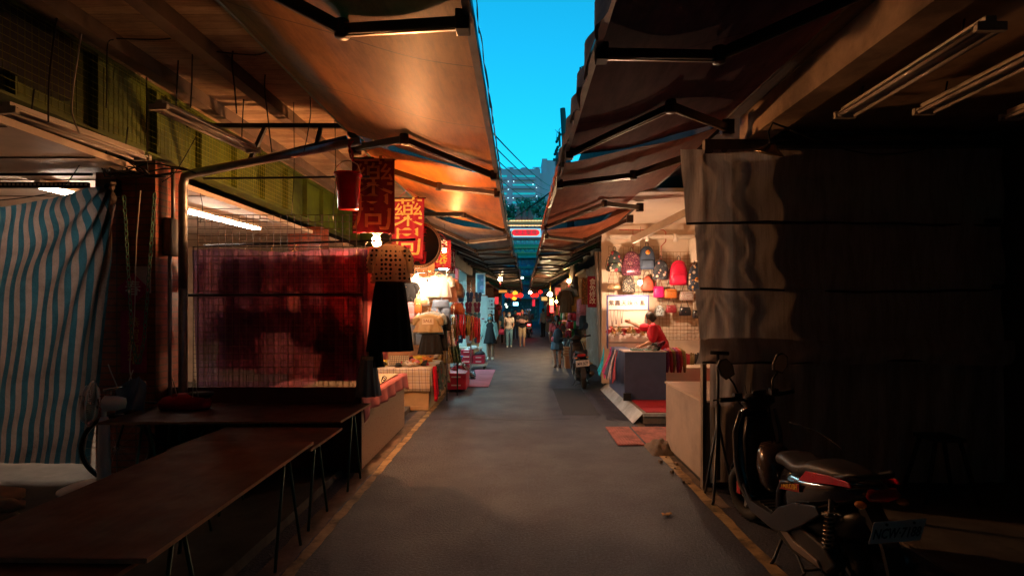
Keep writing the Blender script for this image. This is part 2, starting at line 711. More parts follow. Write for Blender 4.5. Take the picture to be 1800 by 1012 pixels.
PATCH = mat('dark_patch_asphalt', (.020, .020, .024), .75, var=.3, scale=6, bmp=.7, bscale=90)
ragged('asphalt_patch', 1.02, .62, 9.3, 12.4, .0035, PATCH, 8)
b = MB(); b.sheet(lambda u, v: Vector((-1.4 + 2.2 * u, 8.95 + .03 * v + .06 * math.sin(u * 7) + .02 * math.sin(u * 31), .0036)), 60, 1); b.build('road_seam', PATCH, kind='structure', origin=(0, 0, 0))
ragged('road_line', -1.56, .085, .5, 14, .006, YEL, 1)
ragged('road_line', 1.735, .10, .5, 7.6, .006, YEL, 2)
ragged('road_line', 1.60, .10, 13.5, 21, .006, WPAINT, 4)
ragged('road_line', -1.50, .10, 15.2, 22, .006, WPAINT, 5)
ragged('gutter', -1.70, .17, .5, 14, .003, GUT, 3)
ragged('gutter', 1.84, .10, 5, 10, .003, GUT, 6)
# raised floors of the two arcades
b = MB(); b.box((-14, -14, -.01), (-1.92, 60, .08)); b.build('pavement', CONC, kind='structure')
b = MB(); b.box((2.9, -14, -.01), (14, 5.2, .02)); b.box((2.9, 5.2, -.01), (14, 60, .06)); b.build('pavement', CONC, kind='structure')
# cast-iron and red tactile plates by the right platform
RED_T = mat('red_tile', (.42, .13, .10), .75, var=.25, scale=9, bmp=.4, grime=.5)


def plate(x0, x1, y0, y1, label, ribs=9, sk=0.0):
    b = MB()
    b.box((x0, y0, .005), (x1, y1, .016))
    for i in range(ribs):
        x = x0 + (x1 - x0) * (i + .5) / ribs
        b.box((x - .014, y0 + .02, .016), (x + .014, y1 - .02, .022))
    b.build('floor_plate', RED_T, label=label, cat='floor plate', group='red floor plates by the platform')


plate(1.27, 1.62, 7.25, 8.35, 'ribbed red plate on the road edge by the bag stall')
plate(1.66, 2.35, 7.2, 8.35, 'wider red plate between ribbed plate and beige cabinet')
# fallen leaves
LEAF = mat('dry_leaf', (.35, .19, .05), .7)
for i, (px, py) in enumerate(((1172, 906), (1062, 703), (1100, 690))):
    Y = 1764 / (py - 540)
    p = P(px, py, Y)
    b = MB()
    a = i * 1.3
    b.sheet(lambda u, v: Vector((p.x + (u - .5) * .09 * math.cos(a), Y + (v - .5) * .05 + (u - .5) * .03, .006 + .02 * abs(u - .5) + .012 * math.sin(u * 6 + v * 4) ** 2)), 5, 3)
    b.build('fallen_leaf', LEAF, label=['curled dry leaf alone in the middle of the lane', 'dry leaf lying by the kerb before the bag stall', 'small dry leaf farther up the right road edge'][i], cat='leaf', thick=.002)

# ================================================================== the two arcaded buildings
BOARDS = mat_boards()
OLIVE = mat('olive_painted_steel', (.075, .115, .005), .6, var=.35, scale=3, bmp=.25, grime=.65, c2=(.11, .16, .007))
BEAMP = mat('brown_beam_paint', (.13, .09, .065), .7, var=.3, scale=3, bmp=.2, grime=.4)
CEILW = mat('pale_ceiling', (.62, .50, .40), .6, var=.1, scale=2, bmp=.05, grime=.2)
bl = thing('arcade_building', 'left arcade building with board ceiling and olive steel beam', 'building', (-5, 6, 0))
b = MB(); b.box((-14, -12, 4.05), (-1.95, 15.2, 4.15)); b.build('board_ceiling', BOARDS, bl)
for x, w in ((-3.38, .13), (-2.68, .13), (-2.02, .07)):
    b = MB(); b.box((x - w / 2, -12, 3.92), (x + w / 2, 15.2, 4.048)); b.build('ceiling_joist', BEAMP, bl)
b = MB()
BX = -3.80
b.box((BX - .012, -12, 3.35), (BX + .012, 15.2, 4.048))
b.box((BX - .12, -12, 3.33), (BX + .10, 15.2, 3.352))
b.box((BX - .12, -12, 4.02), (BX + .10, 15.2, 4.046))
for i in range(26):
    y = -5.5 + i * .8
    b.box((BX - .10, y, 3.353), (BX + .085, y + .018, 4.018))
b.build('steel_beam', OLIVE, bl)
b = MB(); b.box((BX - .09, 3.5, 3.50), (BX + .11, 4.6, 4.0)); b.build('beam_panel', BLACKP, bl)
b = MB(); b.box((-14, -12, 3.20), (-3.95, 13.2, 3.26)); b.build('inner_ceiling', CEILW, bl)
b = MB(); b.box((-14, 15.2, 3.0), (-2.05, 15.3, 4.4)); b.build('end_wall', DARKW, bl)
b = MB(); b.box((-14, -12, 4.4), (-3.1, 60, 10.5)); b.build('upper_wall', DARKW, bl)
b = MB(); b.box((-9.2, -12, .08), (-9, 13, 3.2)); b.box((-9, 12.9, .08), (-3.0, 13.05, 3.2)); b.build('back_wall', PLASTER, bl)
b = MB()
for k in range(11):
    z = 3.38 + k * .06
    b.tube([(BX + .12, 1.5, z), (BX + .12, 9.0, z)], .0022, 3)
for k in range(126):
    y = 1.5 + k * .06
    b.tube([(BX + .12, y, 3.36), (BX + .12, y, 4.0)], .0022, 3)
b.build('wire_netting', mat('green_wire', (.24, .26, .03), .5), bl)
BRICK = mat_brick('red_brick_tile', (.26, .055, .025), (.34, .085, .04), (.10, .07, .055))
b = MB(); b.box((-4.42, 5.80, .08), (-3.80, 6.25, 3.33)); b.build('brick_column', BRICK, bl)
for y in (-1.0, 10.6):
    b = MB(); b.box((-4.42, y, .08), (-3.80, y + .45, 3.33)); b.build('brick_column', BRICK, bl)
# ceiling joints of the inner ceiling
b = MB()
for k in range(9):
    b.box((-8.9, 4.3 + k * .9, 3.190), (-3.97, 4.315 + k * .9, 3.199))
b.build('ceiling_strip', BEAMP, bl)

br_ = thing('arcade_building', 'right arcade building with stained concrete beam over the scooter', 'building', (4, 5, 0))
CONCB = mat('stained_concrete', (.42, .29, .19), .85, var=.3, scale=2.5, bmp=.4, bscale=20, grime=.5)
b = MB(); b.box((2.2, -12, 3.43), (2.42, 5.6, 3.86)); b.build('concrete_beam', CONCB, br_)
b = MB(); b.box((2.42, -12, 3.52), (12, 5.6, 3.62)); b.build('ceiling', CONCB, br_)
b = MB(); b.box((2.25, -13, 3.87), (14, 60, 7.5)); b.build('upper_wall', DARKW, br_)
b = MB(); b.box((2.42, 5.5, 3.2), (12, 5.62, 3.52)); b.build('header_wall', CONCB, br_)
b = MB(); b.box((2.02, 5.62, .02), (12, 5.72, 3.2)) if False else b.box((4.75, -12, .02), (4.95, 5.8, 3.52)); b.build('side_wall', DARKW, br_)
b = MB(); b.box((2.06, 5.53, .06), (4.75, 5.59, 3.19)) ; b.build('partition_wall', DARKW, br_)
b = MB(); b.box((2.04, -13, 3.70), (2.248, 5.6, 3.9)); b.build('sky_leak_strip', BEAMP, br_)  # strip added to stop sky light leaking between roller and beam
b = MB()
b.box((2.5, 5.38, 3.38), (5.6, 5.44, 3.40)); b.tube([(2.45, 5.35, 3.47), (4.5, 5.35, 3.47)], .018, 8)
b.build('conduit', STEEL, br_)
# unseen block added behind the camera to keep sky light out of the lane
b = MB(); b.box((-14, -14.4, 0), (14, -14, 9)); b.build('building', PLASTER, label='unseen plaster block added behind the viewer to shut out sky light', cat='building')

# ================================================================== awnings
def awning_mat(name, c, c2, trans=.35, rough=.42, spec=.4):
    m, t, b = nt(name)
    v = coords(t)
    n1 = noise(t, coords(t, (.6, 1.2, .6)), 1.6, 6, .65)
    cc = ramp(t, n1, [(.3, c), (.7, c2)])
    sx = N(t, 'ShaderNodeSeparateXYZ'); t.links.new(v, sx.inputs[0])
    fr = mth(t, 'FRACT', mth(t, 'DIVIDE', sx.outputs['Y'], 1.22))
    cc = mixc(t, 1, cc, ramp(t, fr, [(0, (.30, .26, .24)), (.014, (1, 1, 1))]), 'MULTIPLY')
    cc = mixc(t, 1, cc, ramp(t, noise(t, coords(t, (4, .7, 1)), 2, 8, .75), [(.42, (1, 1, 1)), (.65, (.62, .55, .5))]), 'MULTIPLY')
    t.links.new(cc, b.inputs['Base Color'])
    b.inputs['Roughness'].default_value = rough
    b.inputs['Specular IOR Level'].default_value = spec
    hn = mth(t, 'ADD', noise(t, coords(t, (.5, 1.3, 1)), .9, 2), mth(t, 'MULTIPLY', noise(t, v, 90, 2), .04))
    bump(t, b, hn, .5, .05)
    translu(m, t, b, cc, trans)
    return m


AW_O = awning_mat('orange_canvas', (.62, .19, .035), (.72, .27, .055), .12, .52, .25)
AW_O2 = awning_mat('bright_orange_canvas', (.68, .20, .025), (.78, .28, .04), .15, .42)
AW_B = awning_mat('drab_brown_canvas', (.23, .15, .10), (.32, .21, .14), .25, .5, .2)
AW_R = awning_mat('dark_red_canvas', (.19, .055, .045), (.26, .085, .055), .06, .75, .08)
AW_RO = awning_mat('rust_canvas', (.34, .085, .035), (.42, .13, .05), .16, .65, .1)
ARM = mat('awning_arm_paint', (.055, .04, .035), .35, .5, var=.3, scale=9, bmp=.15)
VAL_B = mat('faded_blue_valance', (.05, .09, .11), .8, var=.4, scale=12, bmp=.3, trans=.1)
GRN = mat('green_roller_paint', (.06, .11, .07), .4, .2)


def awning(label, side, y0, y1, xr, zr, xf, zf, m, arms, group, mval=None, sag=.10, ragged_=False, rollm=None, grid=24, arm_dx=0.0, gap=True):
    xr, xf = side * xr, side * xf if side < 0 else xf
    t = thing('awning', label, 'awning', (xr, y0, zr), group=group)
    rnd = random.Random(int(y0 * 10) + (5 if side > 0 else 0))
    ay = [a[0] for a in arms]

    def surf(u, v):
        x = xr + (xf - xr) * u
        y = y0 + (y1 - y0) * v
        z = zr + (zf - zr) * u
        s = math.sin(PI * u) * sag
        w = .5 + .5 * math.sin(PI * v)
        z -= s * (.35 + .65 * w)
        z -= .012 * math.sin(9 * u + 5 * v + y0)
        return Vector((x, y, z))
    b = MB(); b.sheet(surf, grid, grid); b.build('canvas', m, t)
    b = MB(); b.tube([(xr, y0 - .03, zr + .03), (xr, y1 + .03, zr + .03)], .045, 12); b.build('roller', rollm or ARM, t)
    b = MB(); b.bar((xf, y0 - .02, zf - .02), (xf, y1 + .02, zf - .02), .045, .075); b.build('front_bar', ALU, t)
    # valance
    L = y1 - y0
    amp = .07 if ragged_ else .018
    dv = rnd.uniform(0, 3)

    def val(u, v):
        y = y0 + L * u
        drop = .15 + (.03 * math.sin(u * L * 18) if not ragged_ else .07 * abs(math.sin(u * L * 5.1)) + .05 * math.sin(u * L * 17 + dv) * math.sin(u * L * 3))
        return Vector((xf - side * (.035 + v * .02 + amp * .35 * math.sin(u * L * 14 + v * 2 + dv)), y, zf + .03 - v * drop))
    b = MB(); b.sheet(val, int(L * 22), 3); b.build('valance', mval or m, t)
    for a in arms:
        yroot, yel, yfr = a[:3]
        xel = xr + (xf - xr) * (a[3] if len(a) > 3 else .5)
        zel = zr - .29 + (zf - zr) * .5 if len(a) < 5 else a[4]
        p0 = Vector((xr - side * .05, yroot, zr - .16))
        p1 = Vector((xel, yel, zel))
        p2 = Vector((xf + side * .03, yfr, zf - .07))
        b = MB()
        b.bar(p0, p1, .045, .07); b.bar(p1, p2, .04, .055)
        b.lathe([(.0, -.055), (.045, -.05), (.045, .05), (.0, .055)], p1, n=12)
        b.cbox(p2, (.07, .09, .10)); b.cbox(p0, (.12, .09, .14))
        # slim cable channel that catches the light under each arm
        o = b.build('folding_arm', ARM, t, bevel=.006)
        b = MB()
        for q0, q1 in ((p0, p1), (p1, p2)):
            b.bar(q0 + Vector((0, 0, -.040)), q1 + Vector((0, 0, -.034)), .016, .010)
        b.build('arm_channel', ALU, o if False else t)
    return t


GL, GR = 'awnings along the left side', 'awnings along the right side'
awning('wide copper canvas awning nearest on the left, above the plywood tables', -1, -2.6, 6.25, 1.92, 3.76, .26, 3.30, AW_O,
       [(2.45, 3.25, 2.8, .53, 3.42), (6.3, 5.45, 6.05, .47, 3.44)], GL, VAL_B, .05, rollm=GRN, grid=60)
awning('bright orange awning over the hanging pharmacy banners', -1, 6.22, 10.6, 1.88, 3.70, .26, 3.27, AW_O2,
       [(6.75, 7.3, 6.84, .5, 3.38), (10.4, 9.4, 10.3, .57, 3.36)], GL, VAL_B, .06, rollm=GRN)
specs = [(10.5, 14.7, .20, 3.22, 'brown drooping awning just past the orange ones on the left'),
         (14.55, 18.8, .12, 3.2, 'brown awning over the slipper shop'),
         (18.65, 23.0, .05, 3.15, 'brown awning above the girl in the black dress'),
         (22.85, 28.1, .02, 3.1, 'small far brown awning above the couple walking'),
         (27.95, 34.1, -.05, 3.05, 'far brown awning fourth after the orange one on the left'),
         (33.9, 42, -.1, 3.0, 'farthest brown awning on the left before the red lanterns')]
for i, (a, z, xf, zf, lb) in enumerate(specs):
    n = 3 if i < 2 else 4
    arms = []
    for k in range(n):
        y = a + .2 + (z - a - .4) * k / (n - 1)
        arms.append((y, y + (.6 if k < n / 2 else -.6), y + (.1 if k < n / 2 else -.1)))
    awning(lb, -1, a, z, 1.95, 3.62 - i * .03, xf, zf, AW_B, arms, GL, VAL_B if i < 3 else None, .12, grid=12)
awning('dark red torn canvas awning nearest on the right, above the scooter', 1, -2.6, 5.75, 2.05, 3.70, .44, 3.34, AW_R,
       [(2.9, 3.54, 3.23, .49, 3.40), (5.4, 4.5, 5.35, .52, 3.42)], GR, mat('tattered_valance', (.06, .055, .05), .8, var=.5, scale=18, bmp=.5, trans=.1), .05, ragged_=True, grid=60)
awning('rust brown awning over the scooter curtain and bag stall', 1, 5.70, 10.3, 2.08, 3.66, .42, 3.28, AW_RO,
       [(6.0, 6.5, 6.4, .46, 3.34), (9.5, 8.3, 9.8, .50, 3.34)], GR, AW_RO, .05)
specs = [(10.15, 14.6, .46, 3.2, 'brown awning just beyond the bag stall'),
         (14.45, 18.8, .5, 3.15, 'brown awning above the woman with the backpack'),
         (18.6, 23.1, .5, 3.12, 'brown awning over the parked scooters on the right'),
         (22.9, 28.1, .52, 3.08, 'far right brown awning beyond the lit clothes rail'),
         (27.9, 34.1, .55, 3.05, 'far right brown awning second from the lanterns'),
         (33.9, 42, .6, 3.0, 'farthest right brown awning beside the lanterns')]
for i, (a, z, xf, zf, lb) in enumerate(specs):
    n = 3 if i < 2 else 4
    arms = []
    for k in range(n):
        y = a + .2 + (z - a - .4) * k / (n - 1)
        arms.append((y, y + (.6 if k < n / 2 else -.6), y + (.1 if k < n / 2 else -.1)))
    awning(lb, 1, a, z, 2.08, 3.60 - i * .03, xf, zf, AW_RO if i in (0, 3, 5) else AW_B, arms, GR, None, .12, grid=12)

# steel brackets that carry the awnings
for i, (y, lb) in enumerate(((6.28, 'black steel truss bracket above the red bucket'),)):
    t = thing('awning_bracket', lb, 'bracket', (-1.95, y, 3.4))
    b = MB(); b.bar((-3.75, y, 3.84), (-1.95, y, 3.84), .05, .05); b.build('top_chord', STEEL, t)
    b = MB(); b.bar((-3.6, y, 3.30), (-1.95, y, 3.70), .05, .06); b.build('lower_chord', STEEL, t)
    b = MB(); b.bar((-3.05, y, 3.45), (-2.88, y, 3.82), .04, .04); b.bar((-2.3, y, 3.62), (-2.25, y, 3.82), .04, .04); b.build('strut', STEEL, t)
    b = MB(); b.tube([(-3.62, y - .3, 2.0), (-3.62, y - .3, 3.1), (-3.60, y - .3, 3.2), (-3.5, y - .3, 3.24), (-1.72, y - .3, 3.58)], .045, 12); b.build('bent_pipe', GALV, t)
    b = MB(); b.tube([(-3.62, y - .3, .08), (-3.62, y - .3, 2.0)], .045, 12); b.build('standpipe', GALV, t)

# ================================================================== the building, trees and gate at the end of the lane
FARB = mat('far_concrete', (.80, .27, .46), .8, var=.08, scale=.1, bmp=0)
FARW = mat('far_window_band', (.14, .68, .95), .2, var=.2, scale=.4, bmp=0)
t = thing('apartment_building', 'tall grey apartment block with window bands beyond the gate', 'building', (-3, 150, 0))
W0, W1 = P(858, 300, 150).x, P(950, 300, 150).x
top = P(900, 297, 150).z
b = MB(); b.box((W0, 150, 0), (W1, 168, top)); b.build('wall', FARB, t)
b = MB(); b.box((W1 + .02, 150.6, 0), (W1 + 3.2, 166, top - 1)); b.build('side_wall', FARB, t)
b = MB(); b.box((P(953, 0, 158).x, 158, 0), (P(962, 0, 158).x, 166, P(0, 279, 158).z)); b.box((P(962, 0, 158).x + .01, 158.5, 0), (P(985, 0, 158).x, 166, P(0, 281, 158).z)); b.build('tower', FARB, t)
for r in range(9):
    z1 = top - 1.7 - r * 2.35
    if z1 < 12: break
    for x0, x1 in ((W0 + .2, P(891, 0, 150).x), (P(901, 0, 150).x, P(941, 0, 150).x)):
        b = MB(); b.box((x0, 149.95, z1 - .62), (x1, 150.0 - .005, z1)); b.build('window_band', FARW, t)
        b = MB(); b.box((x0, 149.4, z1 - 1.35), (x1, 149.96, z1 - .63)); b.build('balcony', FARB, t)
for i, (px, w) in enumerate(((878, 2.4), (899, 2.2), (921, 2.6), (944, 2.4))):
    c = P(px, 297, 154)
    b = MB()
    if i % 2 == 0:
        b.lathe([(w * .5, 0), (w * .5, .7), (w * .3, 1.2), (0, 1.3)], (c.x, 154, top), n=12)
    else:
        for k in range(7): b.bar((c.x - w / 2 + k * w / 6, 153, top), (c.x - w / 2 + k * w / 6, 153, top + 1.1), .12, .12)
        b.box((c.x - w / 2, 153.0, top + 1.1), (c.x + w / 2, 153.3, top + 1.25))
        b.ell((c.x, 154, top + .5), (w * .4, .8, .8))
    b.build('rooftop_tank', FARB, t)
LIT = emis('lit_window', (.45, .9, 1.0), 1.8)
b = MB()
for px, py in ((893.5, 319), (893.5, 333), (893, 348), (903, 319), (902, 348), (903, 362), (937, 324), (943, 330), (943.5, 345), (893.5, 362)):
    p = P(px, py, 149.3)
    b.ell(p, (.11, .08, .11), 8, 5)
b.build('stair_light', LIT, t)

# trees between the building and the gate: leafy crowns of many small faces
def tree(px, py, Y, rad, hh, seed, label, c):
    rnd = random.Random(seed)
    p = P(px, py, Y)
    t = thing('tree', label, 'tree', (p.x, Y, 0), group='trees behind the gate')
    b = MB(); b.tube([(p.x, Y, 0), (p.x + .2, Y, p.z * .5), (p.x - .1, Y, p.z)], [.3, .22, .08], 8)
    for k in range(5):
        a = k * 1.3
        b.tube([(p.x, Y, p.z * .55 + k * .3), (p.x + math.cos(a) * rad * .6, Y + math.sin(a) * rad * .5, p.z + rnd.uniform(-.5, .8))], [.1, .02], 5)
    b.build('trunk', mat('bark', (.08, .06, .05), .9), t)
    b = MB()
    for i in range(900):
        while True:
            q = Vector((rnd.uniform(-1, 1), rnd.uniform(-1, 1), rnd.uniform(-1, 1)))
            if .35 < q.length < 1: break
        lump = .75 + .35 * math.sin(q.x * 7 + seed) * math.cos(q.z * 6)
        c0 = Vector((p.x + q.x * rad * lump, Y + q.y * rad * lump, p.z + q.z * hh * lump))
        s = rnd.uniform(.10, .28)
        u = Vector((rnd.gauss(0, 1), rnd.gauss(0, 1), rnd.gauss(0, 1))).normalized() * s
        w = u.orthogonal().normalized() * s * .6
        b.add([c0 - u, c0 + w, c0 + u, c0 - w], [(0, 1, 2, 3)])
    b.build('crown', c, t)


TREEM = mat('dark_foliage', (.05, .13, .12), .7, var=.5, scale=1.2, bmp=0, c2=(.10, .22, .2))
tree(872, 366, 78, 2.2, 1.6, 1, 'leafy tree at the left behind the gate roof', TREEM)
tree(893, 371, 80, 1.8, 1.3, 2, 'low round tree between the gate and apartment block', TREEM)
tree(924, 366, 78, 1.7, 1.9, 3, 'taller thin tree rising behind the gate middle', TREEM)
tree(948, 364, 80, 2.3, 2.0, 4, 'broad tree at the right behind the gate roof', TREEM)

# the painted gate across the lane
GY = 60.0
BLUE = mat_spots('painted_blue_panel', (.06, .22, .42), [(.05, .35, .40), (.25, .16, .30), (.45, .40, .22), (.05, .12, .35), (.30, .45, .50)], 2.2, .33)
TEALP = mat('teal_paint', (.04, .30, .32), .6, var=.3, scale=.8)
GRNP = mat('green_paint', (.02, .22, .16), .6, var=.3, scale=.8)
REDP = mat('red_paint', (.45, .05, .06), .6)
TILE = mat('roof_tile', (.50, .28, .14), .5, var=.3, scale=2, grime=.3)
gt = thing('temple_gate', 'painted gate across the lane with bulb-lit eaves and red name board', 'gate', (0, GY, 0))


def gbox(name, px0, px1, py0, py1, dy, th, m, parent=None):
    a, c = P(px0, py1, GY + dy), P(px1, py0, GY + dy)
    b = MB(); b.box((a.x, GY + dy, a.z), (c.x, GY + dy + th, c.z))
    return b.build(name, m, parent or gt)


gbox('roof_ridge', 868, 975, 383, 387, .3, .8, GRNP)
gbox('roof', 868, 975, 389.5, 395, 0, 1.2, TILE)
b = MB()
for k in range(60):
    p = P(869 + k * 1.75, 393, GY)
    b.tube([(p.x, GY - .35, p.z - .25), (p.x, GY + .3, p.z + .25)], .05, 6)
b.build('tile_row', mat('dark_tile', (.20, .13, .09), .6), gt)
WARM = emis('warm_bulb', (1, .55, .22), 1.6)
for py in (388, 396.5):
    b = MB()
    for k in range(34):
        p = P(876 + k * 2.6, py, GY - .5)
        b.ell(p, (.055, .055, .05), 8, 5)
    b.build('bulb_string', WARM, gt)
for px in (911.5, 921.5, 931.5):
    p = P(px, 387, GY + .4)
    b = MB(); b.lathe([(.42, 0), (.40, .35), (.22, .6), (.26, .8), (0, 1.3)], p, n=10); b.build('ridge_finial', mat('brown_red_paint', (.22, .06, .07), .6), gt)
gbox('lintel', 868, 975, 399, 402, .2, .8, mat('purple_beam', (.12, .06, .13), .6))
# name board
sb = thing('name_board', 'glowing red name board with rounded ends under the gate eaves', 'sign', P(924, 409, GY - .3))
a, c = P(896.5, 416.5, GY - .3), P(951.5, 401.5, GY - .3)
b = MB(); b.box((a.x, GY - .3, a.z), (c.x, GY - .12, c.z)); b.build('board', emis('board_white', (.55, .8, 1.0), .35), sb)
cx_, cz_ = (a.x + c.x) / 2, (a.z + c.z) / 2
hw, hh = (c.x - a.x) / 2, (c.z - a.z) / 2


def capsule(w, h, y, t, m, nm):
    poly = []
    for k in range(24):
        an = 2 * PI * k / 24
        x = math.cos(an) * h * 1.25 + (w - h * 1.25) * (1 if math.cos(an) > 0 else -1)
        poly.append((cx_ + x, cz_ + math.sin(an) * h))
    b = MB(); b.prism(poly, t, Matrix.Translation((0, y, 0))); b.build(nm, m, sb)


capsule(hw * .99, hh * .98, GY - .33, .03, emis('board_cyan', (.02, .5, .8), .5), 'cyan_surround')
capsule(hw * .92, hh * .86, GY - .36, .03, emis('board_cream', (1, .75, .45), .4), 'cream_surround')
capsule(hw * .88, hh * .72, GY - .39, .03, emis('board_red', (1, .002, .03), .42, (.2, .0, .01)), 'red_panel')
lettering('天上聖母', hh * 1.15, (cx_, GY - .395, cz_), mat('letter_dark', (.05, .12, .10), .5), sb, bold=.0, extrude=.01, spacing=1.35)
rows = [(417, 421, .3, mat('dark_beam', (.10, .07, .10), .6)), (421, 429, .5, mat_spots('lilac_panel', (.22, .26, .45), [(.3, .3, .5), (.1, .3, .45), (.35, .3, .4)], 1.6, .4)),
        (429, 434, .2, GRNP), (434, 436, .1, mat('gold_trim', (.35, .30, .2), .5)), (436, 443, .5, BLUE), (443, 445, .2, mat('gold_trim', (.3, .3, .2), .5)),
        (445, 450, .3, GRNP), (450, 453, .2, TEALP), (453, 468, .8, BLUE), (468, 472, .5, TEALP), (472, 484, .7, BLUE), (484, 487, .5, GRNP), (487, 497, 1.0, BLUE), (497, 500, .6, TEALP), (500, 509, 1.0, BLUE)]
for i, (y0, y1, d, m) in enumerate(rows):
    gbox('painted_beam', 870, 972, y0, y1 + .2, d, .6, m)
    if m is BLUE or i == 1:
        # carved cartouches and posts give the panels their relief
        b = MB()
        for k in range(13):
            p = P(878 + k * 8, (y0 + y1) / 2, GY + d)
            w = .19 + .04 * math.sin(k * 2.1)
            b.ell((p.x, GY + d, p.z), (w, .08, (y1 - y0) * .022), 12, 7)
            b.bar((p.x + .24, GY + d - .04, P(0, y1, GY).z), (p.x + .24, GY + d - .04, P(0, y0, GY).z), .05, .05)
        b.build('carving', [TEALP, mat('pale_blue_paint', (.18, .45, .62), .6), mat('mauve_paint', (.28, .2, .35), .6)][i % 3], gt)
for x in (-6.2, -2.05, 2.35, 6.5):
    b = MB(); b.lathe([(.42, 0), (.42, .5), (.3, .6), (.3, P(0, 417, GY).z)], (x, GY + .6, 0), n=16); b.build('column', BLUE, gt)
# street beyond the gate
t = thing('shop_building', 'dim bluish shop front closing the view under the gate', 'building', (0, 72, 0))
FB = mat('bluish_front', (.20, .09, .13), .7, var=.3, scale=.7, grime=.4)
b = MB(); b.box((-14, 72, 0), (14, 76, 9)); b.build('wall', FB, t)
for k in range(9):
    b = MB(); b.box((-6 + k * 1.4, 71.9, .3), (-6 + k * 1.4 + 1.1, 71.98, 2.6)); b.build('shutter', mat_spots('shutter_mix', (.08, .05, .07), [(.1, .12, .15), (.25, .12, .14), (.05, .03, .05), (.3, .15, .15)], 3.5, .45), t)
b = MB(); b.box((-6, 71.6, 2.9), (6, 71.95, 3.5)); b.build('shop_sign', mat('dull_sign', (.2, .25, .4), .6), t)

# utility pole and its wires
t = thing('utility_pole', 'dark utility pole with insulators above the right awnings', 'utility pole', (1.72, 20, 0))
pt, pb = P(989, 191, 20), P(996, 290, 20)
b = MB(); b.tube([(pb.x + .45, 20, 0), (pb.x, 20, pb.z), (pt.x, 20, pt.z)], [.15, .125, .095], 14); b.build('pole', mat('weathered_pole', (.07, .055, .06), .7), t)
b = MB()
for (px, py) in ((983, 240), (980, 246), (979, 262), (977, 268)):
    p = P(px, py, 19.8); b.lathe([(0, -.12), (.03, -.12), (.06, -.06), (.035, -.03), (.06, 0), (.035, .03), (.06, .06), (.03, .12), (0, .12)], p, Euler((0, R(25), 0)).to_matrix(), n=10)
p = P(984, 252, 19.8)
b.bar(P(983, 232, 19.8), P(984, 258, 19.8), .06, .07); b.bar(P(972, 281, 19.8), P(992, 280, 19.8), .08, .08); b.bar(P(978, 262, 19.8), P(994, 270, 19.8), .03, .03)
b.build('insulator', STEEL, t)
b = MB(); b.lathe([(0, -.3), (.26, -.3), (.28, 0), (.26, .3), (0, .32)], P(990, 284, 20.1), n=16); b.build('transformer', mat('transformer_grey', (.10, .17, .22), .5), t)
b = MB()
for j, (x0, y0, x1, y1) in enumerate(((983, 236, 976, 228), (983, 236, 990, 222), (980, 270, 976, 292), (985, 225, 978, 246))):
    p, q = P(x0, y0, 19.8), P(x1, y1, 19.8)
    b.tube([p, (p + q) / 2 + Vector((-.05, 0, .05)), q], .008, 5)
b.build('lead_wire', WIREB, t)
wires = [((855, 222, 12), (975, 330, 45)), ((858, 246, 14), (965, 335, 45)), ((862, 270, 16), (962, 344, 45)), ((870, 308, 22), (955, 362, 50)), ((975, 332, 22), (886, 392, 40))]
for i, ((x0, y0, d0), (x1, y1, d1)) in enumerate(wires):
    p, q = P(x0, y0, d0), P(x1, y1, d1)
    b = MB()
    pts = []
    for k in range(13):
        u = k / 12
        w = p.lerp(q, u); w.z -= .5 * 4 * u * (1 - u) * (.5 if i < 4 else .2)
        pts.append(w)
    b.tube(pts, .017 if i < 4 else .03, 5)
    b.build('overhead_cable', WIREB, label=['topmost thin cable crossing the sky gap', 'second thin cable from the top across the sky', 'third cable crossing the apartment block', 'lowest of the thin cables sloping right', 'thick cable rising right above the gate roof'][i], cat='cable', group='cables across the sky gap')
# small air-conditioning pipe box beyond the right awning edge
t = thing('wall_unit', 'small dark unit sticking out beyond the right awning edge into the sky', 'air conditioner', P(1021, 170, 9))
b = MB(); a = P(1015, 196, 9); c = P(1030, 150, 9)
b.loft([(a.x + .09, 9.1, a.z + .02, .03, .05), (a.x + .09, 9.1, a.z + .08, .08, .14), (a.x + .09, 9.1, c.z, .08, .14), (a.x + .09, 9.1, c.z + .02, .05, .1)], 20, e=4); b.build('casing', STEEL, t)
b = MB(); b.tube([P(1020, 150, 9), P(1020, 119, 9), P(1024, 117, 9), P(1030, 150, 9)], .015, 6); b.build('bracket', STEEL, t)
# ================================================================== lamps
BULB = emis('bulb_glow', (1.0, .50, .20), 420)
TUBE_ON = emis('tube_glow', (1.0, .80, .62), 42)
TUBE_COOL = emis('cool_tube_glow', (.70, .95, 1.0), 12)
TUBE_OFF = mat('unlit_glass_tube', (.55, .48, .44), .15, var=.05, bmp=0)


def bulb_lamp(loc, label, drop=.5, r=.035, glow=None, cat='lamp', shade=False, group=None):
    t = thing('bulb_lamp', label, cat, loc, group=group)
    b = MB(); b.ell(Vector(loc), (r, r, r * 1.25), 14, 9); b.build('bulb', glow or BULB, t)
    b = MB(); b.lathe([(0, r * 2.6), (r * .5, r * 2.6), (r * .55, r * 1.1), (0, r * 1.0)], loc, n=12); b.build('socket', BLACKP, t)
    b = MB(); b.tube([Vector(loc) + Vector((0, 0, r * 2.5)), Vector(loc) + Vector((.01, 0, drop))], .004, 5); b.build('cord', WIREB, t)
    if shade:
        b = MB(); b.lathe([(.0, .045), (.03, .04), (.05, .02)], Vector(loc) + Vector((0, 0, r * 1.2)), n=24); b.build('lamp_shade', TRIM, t)
    return t


